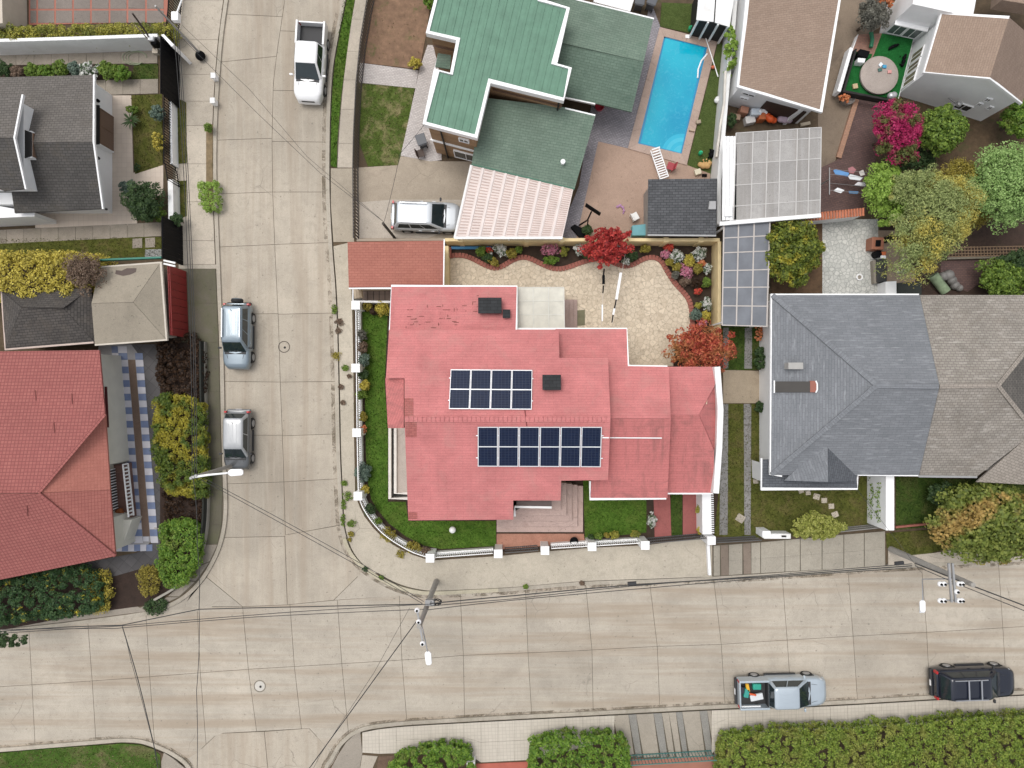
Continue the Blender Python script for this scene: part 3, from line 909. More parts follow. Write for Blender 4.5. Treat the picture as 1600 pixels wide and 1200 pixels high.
# ---- the corner house
mh = thing('house', 'corner house with pink red painted shingle roofs at several levels', 'house', W(800, 650, 0))
NW_, SE_ = None, None
P_N = plane3((610, 515, 4.7), (950, 515, 4.7), (800, 655, 6.0))
P_S = plane3((632, 655, 6.0), (953, 655, 6.0), (720, 812, 4.5))
main_n = roof_part('roof', P_N, [(608, 515), (873, 515), (874, 559), (950, 559), (954, 655), (632, 655), (632, 591), (603, 591)], RED, mh)
main_s = roof_part('roof', P_S, [(632, 655.3), (954, 655.3), (950, 750), (877, 751), (876, 782), (802, 782), (802, 812), (638, 813)], RED, mh)
wall_under(P_N, [(608, 515), (873, 515), (874, 559), (950, 559), (954, 650), (634, 650)], CREAMWALL, mh, 0.35)
wall_under(P_S, [(634, 660), (954, 660), (950, 750), (877, 751), (876, 782), (802, 782), (802, 812), (638, 813)], CREAMWALL, mh, 0.45)
# ridge capping
mb = MB()
rp = [on(x, 655, P_N, 0.03) for x in range(632, 955, 7)]
for a, b in zip(rp[:-1], rp[1:]):
    mb.box((a + b) / 2, ((b - a).length * 0.94, 0.30, 0.035))
mb.build('ridge_capping', RED, main_n, bevel=0.01, segs=1)
# darker west leaf of the roof and its repair patches
P_W = plane3((601, 590, 4.9), (631, 590, 5.2), (631, 669, 5.5))
roof_part('roof', P_W, [(602, 591), (631, 591), (631, 669), (606, 669)], RED_ST, mh)
RED_PATCH = shingle('red_repair_patch', (0.36, 0.11, 0.10), (0.42, 0.135, 0.12), (0.25, 0.08, 0.07), 0.3, 0.12, 0.25, stain=(0.42, 0.25, 0.22), stain_amt=0.5)
for pl, pts in ((P_N, [(632, 622), (646, 622), (646, 654), (632, 654)]), (P_S, [(633, 657), (651, 657), (651, 683), (634, 683)]), (P_S, [(638, 800), (652, 801), (652, 811), (638, 811)])):
    MB().prism([on(x, y, pl, 0.012) for x, y in pts], dz=0.02).build('patch', RED_PATCH, main_n if pl is P_N else main_s)
# rear low roof A
P_A = plane3((612, 447, 3.5), (808, 447, 3.5), (700, 515, 4.15))
ra = roof_part('roof', P_A, [(612, 448), (807, 448), (806, 517), (609, 517)], RED, mh)
wall_under(P_A, [(612, 448), (807, 448), (806, 520), (609, 520)], CREAMWALL, mh, 0.3)
fascia(mh, [on(609, 517, P_A), on(612, 447.5, P_A), on(808, 447.5, P_A), on(807, 515, P_A)])
# lifted, cracked shingle edges on the rear roof
mb = MB(); rr = random.Random(5)
for i in range(40):
    x = rr.uniform(634, 716); y = rr.choice([478, 484, 494, 498, 503, 507, 512]) + rr.uniform(-1, 1)
    if rr.random() < 0.3: x = rr.uniform(715, 750); y = rr.uniform(462, 490)
    a = on(x, y, P_A, 0.012)
    hor = rr.random() < 0.75
    mb.box(a, (rr.uniform(0.06, 0.3), 0.028, 0.015) if hor else (0.028, rr.uniform(0.06, 0.25), 0.015))
mb.build('cracked_shingle_edges', paint('crack_brown', (0.16, 0.055, 0.045), 0.9), ra, kind='stuff')
# east roofs B and C
P_B = plane3((875, 513, 3.9), (980, 513, 3.9), (1000, 654, 5.1))
P_BS = plane3((953, 654, 5.1), (1047, 654, 5.1), (1000, 778, 3.8))
roof_part('roof', P_B, [(868, 514), (979, 514), (981, 572), (1045, 573), (1048, 654), (945, 654), (944, 565), (868, 563)], RED, mh)
roof_part('roof', P_BS, [(940, 654.3), (1048, 654.3), (1043, 778), (923, 778), (924, 745), (940, 745)], RED_ST, mh)
wall_under(P_B, [(868, 514), (979, 514), (981, 572), (1045, 573), (1046, 650), (945, 650), (944, 565), (868, 563)], CREAMWALL, mh, 0.35)
wall_under(P_BS, [(940, 660), (1046, 660), (1043, 778), (923, 778), (924, 745), (940, 745)], CREAMWALL, mh, 0.4)
fascia(mh, [on(808, 513.5, P_B), on(979.5, 513.5, P_B), on(981.5, 571.5, P_B), on(1043, 572.5, P_B)])
fascia(mh, [on(922, 752, P_BS), on(922, 779, P_BS), on(1041, 779, P_BS)])
P_C = plane3((1046, 573, 3.3), (1117, 573, 3.3), (1070, 648, 4.3))
P_CS = plane3((1047, 648, 4.3), (1092, 648, 4.3), (1070, 770, 3.2))
P_CE = plane3((1092, 648, 4.3), (1117, 600, 3.45), (1116, 705, 3.45))
roof_part('roof', P_C, [(1038, 573), (1117, 573), (1117, 602), (1092, 648), (1038, 648)], RED, mh)
roof_part('roof', P_CS, [(1038, 648.3), (1092, 648.3), (1116, 704), (1114, 770), (1036, 770)], RED_ST, mh)
roof_part('roof', P_CE, [(1092.3, 648), (1117.5, 602), (1118, 650), (1116.5, 704)], RED_ST, mh)
wall_under(P_C, [(1040, 573), (1117, 573), (1114, 640), (1040, 640)], CREAMWALL, mh, 0.3)
wall_under(P_CS, [(1040, 656), (1100, 656), (1114, 770), (1040, 770)], CREAMWALL, mh, 0.3)
fascia(mh, [on(1043, 771, P_CS), on(1114, 771, P_CS)])
# parapet on the east boundary
ribbon(MB(), [W(1121, 573, 3.75), W(1126, 640, 3.75), W(1124, 700, 3.75), W(1119, 771, 3.75)], 0.34, 0, 0.0).build('parapet', WHITE_DIRTY, mh, bevel=0.02)
# chimneys
CHIM = shingle('black_chimney_felt', (0.022, 0.024, 0.026), (0.035, 0.037, 0.040), (0.01, 0.01, 0.01), 0.4, 0.18, 0.4)
def chimney(x0, y0, x1, y1, pl, h, parent):
    z = on((x0 + x1) / 2, (y0 + y1) / 2, pl).z + h
    top = [W(x0, y0, z), W(x1, y0, z), W(x1, y1, z), W(x0, y1, z)]
    c = MB().prism(top, dz=h + 0.4).build('chimney', CHIM, parent, bevel=0.02)
    MB().prism([p + Vector((0, 0, 0.05)) for p in inset(top, -0.05)], dz=0.06).build('chimney_cap', CHIM, c, bevel=0.01)
    return c
chimney(748.5, 466.5, 782.5, 488.5, P_A, 0.55, ra)
chimney(787, 485, 796, 495.5, P_A, 0.3, ra)
chimney(849, 587, 875, 608, P_N, 0.5, main_n)
# white gutter over the porch, porch canopy
MB().prism([W(807, 783, 3.0), W(862, 783, 3.0), W(862, 791, 3.0), W(807, 791, 3.0)], dz=0.08).build('porch_canopy', paint('canopy_brown', (0.13, 0.10, 0.095), 0.8), mh)
ribbon(MB(), [W(862, 793, 3.05), W(804.5, 792, 3.05), W(804.5, 807, 3.05)], 0.12, 0.14).build('gutter', WHITE, mh)
# porch steps, each a block going down to the east and south
for i in range(5):
    x1, y1 = 911 - 8.6 * (4 - i) + 0, 831.5 - 8.6 * (4 - i)
    z = 1.25 - 0.23 * i
    pts = [(776, 800), (802, 800), (840, 760), (840, 753 + i * 0.6), (x1, 753 + i * 1.6), (x1, y1), (776, y1)]
    MB().prism([W(px, py, z) for px, py in pts], zb=0.05 + 0.002 * i).build('step', PINKTILE, mh, bevel=0.015)
# terrace planter on the west side: outer wall, dark trough, inner wall, floor
def Lrun(x, y0, y1, x1, z, w, h, mat, nm):
    return ribbon(MB(), [W(x, y0, z), W(x, y1, z), W(x1, y1, z)], w, h).build(nm, mat, mh, bevel=0.01)
pw = paint('planter_white', (0.66, 0.62, 0.57), 0.8, var=0.08, dirt=0.4)
Lrun(609, 669, 779, 640, 1.25, 0.17, 1.2, pw, 'planter_wall')
Lrun(617.5, 669, 771, 640, 1.2, 0.17, 1.15, pw, 'planter_wall')
ribbon(MB(), [W(613.5, 669, 0.9), W(613.5, 775, 0.9), W(640, 775, 0.9)], 0.16, 0.5).build('planter_soil', paint('trough_dark', (0.05, 0.05, 0.045), 0.9), mh)
MB().prism([W(619, 669, 1.05), W(640, 669, 1.05), W(640, 770, 1.05), W(619, 770, 1.05)], dz=0.9).build('terrace_floor', concrete('terrace_pale', (0.50, 0.43, 0.38), patch=0.6, stain_amt=0.5), mh)
# white conduit from the panels
MB().tube([on(941, 684, P_S, 0.05), on(951, 684, P_S, 0.05), on(953, 684, P_BS, 0.05), on(1034, 684.5, P_BS, 0.05)], 0.035, 6).build('conduit', WHITE, mh)
MB().tube([on(820, 640, P_N, 0.02), on(822, 654, P_N, 0.02), on(823, 666, P_S, 0.02)], 0.03, 6).build('cable', paint('cable_red', (0.2, 0.04, 0.04)), mh)

# ---- solar panels
m, nt, b = nodes_mat('solar_cells')
uv = coords(nt, True)
br = node(nt, 'ShaderNodeTexBrick'); br.offset = 0.0
lnk(nt, uv, br.inputs['Vector'])
br.inputs['Color1'].default_value = (0.004, 0.009, 0.030, 1); br.inputs['Color2'].default_value = (0.005, 0.012, 0.038, 1); br.inputs['Mortar'].default_value = (0.035, 0.045, 0.075, 1)
br.inputs['Scale'].default_value = 1; br.inputs['Mortar Size'].default_value = 0.007; br.inputs['Brick Width'].default_value = 0.188; br.inputs['Row Height'].default_value = 0.094
lnk(nt, br.outputs['Color'], b.inputs['Base Color'])
b.inputs['Roughness'].default_value = 0.12; b.inputs['Specular IOR Level'].default_value = 0.22
CELLS = m
ALU = paint('panel_frame', (0.72, 0.73, 0.75), 0.35, 0.3, var=0.03)
def solar(corners, n, pl, label):
    c = [Vector((x, y)) for x, y in corners]         # NW NE SE SW
    t = thing('solar_array', label, 'solar panels', on((c[0].x + c[2].x) / 2, (c[0].y + c[2].y) / 2, pl, 0.02), 0, 'solar arrays on the red roof')
    def bil(u, v): 
        q = (c[0] * (1 - u) + c[1] * u) * (1 - v) + (c[3] * (1 - u) + c[2] * u) * v
        return (q.x, q.y)
    for v in (0.22, 0.78):       # mounting rails
        MB().bar(on(*bil(-0.012, v), pl, 0.06), on(*bil(1.012, v), pl, 0.06), 0.05).build('rail', ALU, t)
    for k in range(n):
        u0, u1 = k / n, (k + 1) / n
        g = 0.0022
        fr = MB().prism([on(*bil(u0 + g, 0), pl, 0.13), on(*bil(u1 - g, 0), pl, 0.13), on(*bil(u1 - g, 1), pl, 0.13), on(*bil(u0 + g, 1), pl, 0.13)], dz=0.04).build('module', ALU, t)
        e = 0.042 / n * (4 if n == 4 else 6) * 0.22
        for v0, v1 in ((0.022, 0.487), (0.513, 0.978)):
            MB().prism([on(*bil(u0 + e, v0), pl, 0.134), on(*bil(u1 - e, v0), pl, 0.134), on(*bil(u1 - e, v1), pl, 0.134), on(*bil(u0 + e, v1), pl, 0.134)], dz=0.012).build('glass', CELLS, fr)
    return t
solar([(704, 577), (832, 578), (831, 640), (701, 639)], 4, P_N, 'row of four solar panels on the upper roof slope left of the chimney')
solar([(746, 667), (941, 667), (939, 730), (746, 729)], 6, P_S, 'row of six solar panels on the lower roof slope')

# ---- polycarbonate canopy behind the house
def pane_grid(t, c, nx, ny, z, glass, frame, zs=None, fw=0.05, th=0.012, name='panel'):
    """canopy of panels between frame bars; c = four corners NW NE SE SW in photo pixels, z = four heights"""
    z = z if isinstance(z, (list, tuple)) else [z] * 4
    P = [W(x, y, zz) for (x, y), zz in zip(c, z)]
    def bil(u, v): return (P[0] * (1 - u) + P[1] * u) * (1 - v) + (P[3] * (1 - u) + P[2] * u) * v
    us = nx if isinstance(nx, list) else [i / nx for i in range(nx + 1)]
    vs2 = ny if isinstance(ny, list) else [i / ny for i in range(ny + 1)]
    for i in range(len(us) - 1):
        for j in range(len(vs2) - 1):
            q = inset([bil(us[i], vs2[j]), bil(us[i + 1], vs2[j]), bil(us[i + 1], vs2[j + 1]), bil(us[i], vs2[j + 1])], 0.012)
            MB().prism(q, dz=th).build(name, glass, t)
    up = Vector((0, 0, 0.012))
    for u in us: MB().bar(bil(u, 0) + up, bil(u, 1) + up, fw, 0.04).build('frame_bar', frame, t)
    up = Vector((0, 0, 0.006))
    for v in vs2: MB().bar(bil(0, v) + up, bil(1, v) + up, fw * 0.8, 0.03).build('frame_bar', frame, t)
    return bil
def posts(t, pts, z, mat, w=0.09):
    for p in pts: MB().box((p.x, p.y, z / 2), (w, w, z)).build('post', mat, t)
POLY = glassy('polycarbonate_white', (0.62, 0.60, 0.52), 0.3, 0.4, 0.82)
t = thing('canopy', 'pale translucent panel canopy behind the red roofed house', 'canopy', W(845, 482, 0.14))
bil = pane_grid(t, [(809, 449), (881, 449), (882, 513), (809, 513)], 3, 3, 2.9, POLY, paint('canopy_frame', (0.54, 0.53, 0.48), 0.5))
posts(t, [bil(0.98, 0.03), bil(0.98, 0.97)], 2.86, WHITE)
st = thing('garden_steps', 'two pinkish back steps beside the pale canopy', 'steps', W(892, 490, 0.14))
for i in range(3):
    MB().prism([W(882 + 6.5 * i, 468, 0.62 - 0.16 * i), W(889 + 6.5 * i, 468, 0.62 - 0.16 * i), W(889 + 6.5 * i, 514, 0.62 - 0.16 * i), W(882 + 6.5 * i, 514, 0.62 - 0.16 * i)], zb=0.1).build('step', PINKTILE, st, bevel=0.01)
tag(MB().prism([W(902, 485, 0.16), W(914, 484, 0.16), W(914, 508, 0.16), W(902, 509, 0.16)], dz=0.02).build('door_mat', paint('mat_olive', (0.17, 0.16, 0.10), 0.95, var=0.25)), 'olive door mat at the foot of the back steps', 'mat')

# ---- brick red garage roof at the street
ga = thing('garage', 'low garage with brick red shingle roof at the street', 'garage', W(618, 412, 0.1))
P_G = plane3((543, 378, 3.0), (693, 376, 3.0), (545, 449, 2.75))
g_r = roof_part('roof', P_G, [(543, 378), (693, 376), (692, 448), (545, 449)], RED_GAR, ga)
wall_under(P_G, [(543, 378), (693, 376), (692, 448), (545, 449)], CREAMWALL, ga, 0.15, zb=0.05)
fascia(ga, [on(694, 374, P_G), on(693, 450, P_G), on(545, 450.5, P_G)], w=0.07)
gt = thing('gate_platform', 'small brown plank floor behind the white gate by the garage', 'deck', W(590, 462, 0.13))
MB().prism([W(552, 452, 0.15), W(612, 452, 0.15), W(612, 471, 0.15), W(552, 471, 0.15)], dz=0.1).build('base', paint('deck_shadow', (0.03, 0.025, 0.02)), gt)
pl_m = wood('plank_grey_brown', (0.20, 0.15, 0.125), (0.25, 0.19, 0.16), 0.4)
for x in range(566, 612, 9):
    MB().prism([W(x, 452, 0.19), W(x + 8, 452, 0.19), W(x + 8, 470, 0.19), W(x, 470, 0.19)], dz=0.05).build('plank', pl_m, gt)
MB().tube([W(559, 452, 1.1), W(561, 466, 1.1)], 0.28, 10).build('rolled_mat', paint('roll_beige', (0.42, 0.34, 0.25), 0.9), gt)
ribbon(MB(), [W(551, 471, 1.0), W(612, 471.5, 1.0)], 0.12, 0.9).build('low_wall', WHITE, gt)
MB().bar(W(551.5, 451, 1.8), W(551.5, 470, 1.8), 0.06).build('gate_rail', WHITE, gt)

# ---- white street fence with posts, bars, low wall
FENCE = smooth_line([(556, 477), (557, 575), (558, 676), (560, 775)], 4)[:-1] + smooth_line([(560, 775), (566, 791), (574, 805), (586, 821), (601, 836), (621, 850), (645, 863), (672, 872)], 5)
def bar_fence(name, label, path, posts_px, zt=1.45, wall_h=0.55, mat=WHITE, cat='fence', step=0.13, bar=0.045, post=0.46, top_z=1.6, wall_mat=None, rails=(0.95,), postmat=None, group=None):
    pts = [W(x, y, zt) for x, y in path]
    c = sum(pts, Vector()) / len(pts)
    t = thing(name, label, cat, (c.x, c.y, 0.12), 0, group)
    if wall_h:
        ribbon(MB(), [Vector((p.x, p.y, wall_h)) for p in pts], 0.18, 0, 0.05).build('low_wall', wall_mat or mat, t, bevel=0.01)
    mb = MB()
    for p in resample(pts, step):
        mb.bar((p.x, p.y, (wall_h or 0.1)), (p.x, p.y, zt), bar)
    mb.build('bars', mat, t, kind='stuff')
    ribbon(MB(), [Vector((p.x, p.y, zt + 0.02)) for p in pts], 0.05, 0.04).build('rail', mat, t)
    ribbon(MB(), [Vector((p.x, p.y, (wall_h or 0.1) + 0.12)) for p in pts], 0.05, 0.04).build('rail', mat, t)
    for (x, y) in posts_px:
        p = W(x, y, top_z)
        po = MB().box((p.x, p.y, top_z / 2), (post, post, top_z)).build('post', postmat or mat, t, bevel=0.02)
        MB().box((p.x, p.y, top_z + 0.03), (post + 0.06, post + 0.06, 0.06)).build('cap', postmat or mat, po, bevel=0.015)
    return t
bar_fence('street_fence', 'white barred fence curving round the corner lawn', FENCE, [(556, 477), (556, 575), (557.5, 676), (559.5, 775), (672, 872)], zt=1.4)
bar_fence('street_fence', 'straight white barred fence between the corner curve and the porch gate', [(680, 871), (770, 864.5)], [(778.5, 865)], zt=1.4)
bar_fence('street_fence', 'white barred fence between the porch gate and the drive gate', [(862, 857), (1000, 848.5)], [(851.5, 860), (925, 854), (1008, 852)], zt=1.4)
def gate(label, a, b, z=1.5, step=0.12, mat=DARK, name='gate', rail_n=3):
    A, B = W(*a, z), W(*b, z)
    t = thing(name, label, 'gate', ((A.x + B.x) / 2, (A.y + B.y) / 2, 0.12))
    mb = MB()
    for p in resample([A, B], step): mb.bar((p.x, p.y, 0.15), (p.x, p.y, z), 0.03)
    mb.build('bars', mat, t, kind='stuff')
    for k in range(rail_n):
        zz = 0.2 + (z - 0.2) * k / (rail_n - 1)
        MB().bar((A.x, A.y, zz), (B.x, B.y, zz), 0.05).build('rail', mat, t)
    return t
GATEGREY = paint('gate_grey', (0.085, 0.085, 0.085), 0.6)
gate('dark barred gate in front of the porch steps', (789, 864), (841, 860), mat=GATEGREY)
gate('dark barred drive gate in front of the red strips', (1014, 849), (1105, 841), mat=GATEGREY)
# east boundary wall at the front and the white line across the pavement
wl = thing('boundary_wall', 'white boundary wall running down to the pavement beside the red drive', 'wall', W(1105, 810, 0.1))
ribbon(MB(), [W(1104, 771, 1.5), W(1105, 835, 1.5)], 0.55, 0, 0.05).build('coping', WHITE, wl, bevel=0.02)
mb = MB()
for p in resample([W(1112, 772, 1.5), W(1113, 834, 1.5)], 0.13): mb.bar((p.x - 0.1, p.y, 1.46), (p.x + 0.12, p.y, 1.46), 0.05)
mb.build('spikes', WHITE, wl, kind='stuff')
p = W(1112, 845, 1.7); MB().box((p.x, p.y, 0.85), (0.5, 0.5, 1.7)).build('post', WHITE, wl, bevel=0.02)
tag(ribbon(MB(), [W(1107, 852, 0.45), W(1109.5, 899, 0.45)], 0.17, 0, 0.1).build('low_divider', WHITE, bevel=0.02), 'low white divider crossing the pavement below the boundary wall', 'wall')

# ---- yellow wall round the patio
yw = thing('boundary_wall', 'yellow rendered wall round the back of the cream patio', 'wall', W(905, 380, 0.1))
ribbon(MB(), [W(695, 374.5, 1.5), W(900, 374.5, 1.5), W(1125, 374.5, 1.5)], 0.20, 0, 0.05).build('wall_panel', YELLOW, yw, bevel=0.02)
ribbon(MB(), [W(1124.5, 377, 1.48), W(1124.5, 440, 1.48), W(1124, 522, 1.48)], 0.20, 0, 0.05).build('wall_panel', YELLOW, yw, bevel=0.02)
for x in (720, 823, 878, 931, 1041, 1096):
    p = W(x, 374.5, 1.54); MB().box((p.x, p.y, 0.77), (0.30, 0.30, 1.54)).build('pillar', YELLOW, yw, bevel=0.02)
ribbon(MB(), [W(697, 384, 1.2), W(697, 446, 1.2)], 0.30, 0, 0.05).build('low_wall', YELLOW, yw, bevel=0.02)
ribbon(MB(), [W(702, 386, 0.6), W(702, 402, 0.6)], 0.22, 0, 0.05).build('brick_pier', EDGE, yw, bevel=0.02)
tag(ribbon(MB(), [W(705, 387, 0.35), W(768, 387, 0.35)], 0.16, 0.2).build('trough', paint('blue_trough', (0.04, 0.22, 0.45), 0.5)), 'long blue trough at the foot of the yellow wall', 'trough')
# lamp globe on the lawn
gl = thing('garden_lamp', 'white globe garden lamp on the front lawn', 'lamp', W(707, 829, 0.15))
c = W(707, 828, 0.75)
MB().ball(c, 0.21, 12).build('globe', paint('opal_globe', (0.82, 0.82, 0.80), 0.3, var=0.02), gl, smooth=60)
MB().tube([(c.x, c.y, 0.14), (c.x, c.y, 0.6)], 0.03, 8).build('post', DARK, gl)
# black pot on the terrace
bpot = MB().lathe(W(896, 843, 0.15), [(0.16, 0), (0.24, 0.4), (0.26, 0.42), (0.22, 0.43), (0.19, 0.2)], 18).build('plant_pot', BLACK, smooth=40)
tag(bpot, 'round black pot on the red terrace by the gate', 'pot')
# ------------------------------------------------------------------ green roofed house to the north
GREENM = paint('green_metal_sheet', (0.105, 0.215, 0.15), 0.6, 0.1, var=0.15, dirt=0.3, dirtcol=(0.05, 0.15, 0.09))
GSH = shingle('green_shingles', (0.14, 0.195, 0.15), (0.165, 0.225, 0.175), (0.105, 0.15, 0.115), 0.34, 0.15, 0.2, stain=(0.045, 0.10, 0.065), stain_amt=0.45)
GSH_D = shingle('green_shingles_shaded', (0.115, 0.17, 0.13), (0.135, 0.195, 0.15), (0.08, 0.125, 0.092), 0.34, 0.15, 0.25, stain=(0.03, 0.07, 0.05), stain_amt=0.75)  # south slope: its shade is put into the greens, besides heavier stain
CLAD = wood('wood_cladding', (0.27, 0.165, 0.085), (0.34, 0.21, 0.115), 0.20)
gh = thing('house', 'two storey house with flat green metal roof and white parapet', 'house', W(775, 120, 0.1))
ZU = 5.2
upper = [(690, -60), (679, 0), (666, 51), (714, 62), (704, 113), (681, 107), (661, 193), (745, 215), (766, 128), (882, 157), (893, 105), (868, 98), (890, 11), (845, -2), (855, -60)]
U = [W(x, y, ZU) for x, y in upper]
body = MB().prism([Vector((p.x, p.y, ZU - 0.12)) for p in inset(U, 0.16)], zb=0.05).build('wall', CLAD, gh)
# parapet all round
pp = inset(U, 0.06)
ribbon(MB(), [Vector((p.x, p.y, ZU)) for p in pp] + [Vector((pp[0].x, pp[0].y, ZU))], 0.17, 0.42).build('parapet', WHITE, gh, bevel=0.015)
# sheets of the flat roof, each a panel with a standing seam
sheets = MB().prism([Vector((p.x, p.y, ZU - 0.10)) for p in inset(U, 0.12)], dz=0.05).build('roof', GREENM, gh)
ang = math.atan2(-(107 - 193), 681 - 661)     # direction of the seams in plan
du = Vector((math.cos(ang), math.sin(ang), 0)); dn = Vector((-du.y, du.x, 0))
Uin = inset(U, 0.15)
def clip_line(o, d, poly):
    ts = []
    n = len(poly)
    for i in range(n):
        a, b2 = poly[i], poly[(i + 1) % n]
        e = b2 - a
        den = d.x * e.y - d.y * e.x
        if abs(den) < 1e-9: continue
        w = a - o
        t_ = (w.x * e.y - w.y * e.x) / den
        s_ = (w.x * d.y - w.y * d.x) / den
        if 0 <= s_ < 1: ts.append(t_)
    ts.sort()
    return [(ts[i], ts[i + 1]) for i in range(0, len(ts) - 1, 2)]
cen = sum(U, Vector()) / len(U)
k = -9.0
while k < 9.0:
    o_ = Vector((cen.x, cen.y, 0)) + dn * k
    for t0, t1 in clip_line(o_, du, [Vector((p.x, p.y, 0)) for p in Uin]):
        if t1 - t0 > 0.1:
            a = o_ + du * t0; b2 = o_ + du * t1
            a.z = b2.z = ZU - 0.085
            MB().bar(a, b2, 0.05, 0.035).build('seam', GREENM, sheets)
            for kk in (0.13, 0.26):
                MB().bar(a + dn * kk + Vector((0, 0, -0.012)), b2 + dn * kk + Vector((0, 0, -0.012)), 0.025, 0.012).build('rib', GREENM, sheets) if kk < 0.2 else None
    k += 0.42
# lower shingle roofs
P1 = plane3((880, -10, 3.1), (1022, 28, 3.1), (960, 84, 3.75))
P1s = plane3((912, 74, 3.72), (1007, 96, 3.72), (950, 168, 3.0))
lr = roof_part('roof', P1, [(850, -60), (880, -30), (900, 0), (1021, 29), (1006, 96), (912, 75), (850, 60)], GSH, gh)
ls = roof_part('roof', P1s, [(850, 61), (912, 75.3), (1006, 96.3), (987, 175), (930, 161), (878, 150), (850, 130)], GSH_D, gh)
wall_under(P1, [(850, -40), (900, 0), (1021, 29), (1006, 94), (850, 62)], CLAD, gh, 0.3, zb=0.05)
wall_under(P1s, [(850, 66), (1006, 100), (987, 175), (850, 141)], CLAD, gh, 1.3, zb=0.05)
fascia(gh, [on(900, -1, P1, 0.03), on(1022, 29, P1, 0.03)], w=0.08)
fascia(gh, [on(882, 152, P1s), on(930, 162, P1s)], w=0.08)
P2 = plane3((757, 150, 3.6), (930, 180, 3.6), (815, 274, 2.9))
r2 = roof_part('roof', P2, [(753, 152), (885, 168), (931, 179), (898, 294), (737, 256)], GSH, gh)
wall_under(P2, [(753, 152), (885, 168), (931, 179), (898, 294), (737, 256)], CLAD, gh, 0.35, zb=0.05)
fascia(gh, [on(737, 255.5, P2), on(898, 294, P2)], paint('green_fascia', (0.05, 0.14, 0.09), 0.6), w=0.16)
fascia(gh, [on(883, 169, P2, 0.02), on(930, 180, P2, 0.02)], w=0.08)
c = on(879, 255, P2); MB().lathe(c, [(0.11, -0.1), (0.11, 0.25), (0.14, 0.25), (0.14, 0.33), (0.02, 0.36)], 14).build('vent_pipe', WHITE, r2, smooth=40)
# windows, bands and drainpipe on the south wall
def wall_xy(a, b, f, out): 
    A = W(*a, ZU); B = W(*b, ZU)
    d = (B - A); n = Vector((d.y, -d.x, 0)).normalized()
    if n.y > 0: n = -n
    p = A + d * f + n * out
    return Vector((p.x, p.y, 0))
a_, b_ = (661, 193), (745, 215)
for f0, f1, z0, z1, fr, nm in ((0.45, 0.95, 0.5, 1.7, WHITE, 'window'), (0.62, 0.82, 3.6, 4.1, WHITE, 'window')):
    window(gh, wall_xy(a_, b_, f0, -0.12), wall_xy(a_, b_, f1, -0.12), z0, z1, 0.12, frame=fr)
vslab(wall_xy(a_, b_, 0.02, -0.13), wall_xy(a_, b_, 0.98, -0.13), 2.35, 2.5, 0.10).build('trim_band', WHITE, gh)
q = wall_xy(a_, b_, 0.30, -0.05); MB().tube([(q.x, q.y, 0.1), (q.x, q.y, ZU - 0.4)], 0.05, 8).build('drainpipe', DARK, gh)
vslab(wall_xy((766, 128), (882, 157), 0.02, -0.13), wall_xy((766, 128), (882, 157), 0.98, -0.13), 4.0, 4.12, 0.09).build('trim_band', paint('band_brown', (0.14, 0.08, 0.05)), gh)
q = wall_xy((766, 128), (882, 157), 0.93, -0.05); MB().tube([(q.x, q.y, 3.2), (q.x, q.y, ZU - 0.4)], 0.05, 8).build('drainpipe', DARK, gh)
window(gh, wall_xy((666, 51), (714, 62), 0.1, -0.12), wall_xy((666, 51), (714, 62), 0.9, -0.12), 3.6, 3.7, 0.10, frame=paint('band_brown', (0.14, 0.08, 0.05)), name='ledge')
# little green balcony roof in the notch
MB().prism([W(684, 83, 3.4), W(705, 86, 3.4), W(703, 108, 3.4), W(680, 104, 3.4)], dz=0.1).build('porch_roof', GSH, gh)
ribbon(MB(), [W(685, 84, 3.0), W(675, 127, 3.0)], 0.08, 0.2).build('canopy_edge', WHITE, gh)
# pink and white sheet carport
cp = thing('carport', 'carport roof of white and pink ribbed sheets beside the green roof', 'carport', W(800, 320, 0.1))
CSH = paint('carport_sheet', (0.66, 0.57, 0.53), 0.6, var=0.08)
CRIB = paint('carport_rib', (0.68, 0.60, 0.57), 0.6, var=0.06)
CBAR = paint('carport_bar', (0.49, 0.37, 0.33), 0.7, var=0.15)
C4 = [(736, 258), (896, 296), (879, 372), (710, 372)]
PC = [W(x, y, z) for (x, y), z in zip(C4, (2.85, 2.85, 2.5, 2.5))]
def bilc(u, v): return (PC[0] * (1 - u) + PC[1] * u) * (1 - v) + (PC[3] * (1 - u) + PC[2] * u) * v
NS = 9
up = Vector((0, 0, 0.03))
for i in range(NS):
    pnl = MB().prism([bilc(i / NS, 0), bilc((i + 1) / NS - 0.002, 0), bilc((i + 1) / NS - 0.002, 1), bilc(i / NS, 1)], dz=0.02).build('sheet', CSH, cp)
    MB().bar(bilc(i / NS + 0.008, 0) + up, bilc(i / NS + 0.008, 1) + up, 0.12, 0.05).build('rib', CRIB, cp)
    mb = MB()
    nb = 24
    for j in range(nb):
        v = (j + 0.5) / nb
        mb.bar(bilc(i / NS + 0.026, v) + up * 0.4, bilc((i + 1) / NS - 0.012, v) + up * 0.4, 0.055, 0.02)
    mb.build('slats', CBAR, pnl, kind='stuff')
MB().bar(bilc(0, 1) + up, bilc(1, 1) + up, 0.14, 0.12).build('gutter', WHITE_DIRTY, cp)
MB().bar(bilc(0, 0) + up, bilc(0, 1) + up, 0.10, 0.08).build('edge_trim', WHITE_DIRTY, cp)
posts(cp, [bilc(0.02, 0.97), bilc(0.98, 0.97), bilc(0.5, 0.97)], 2.45, WHITE)

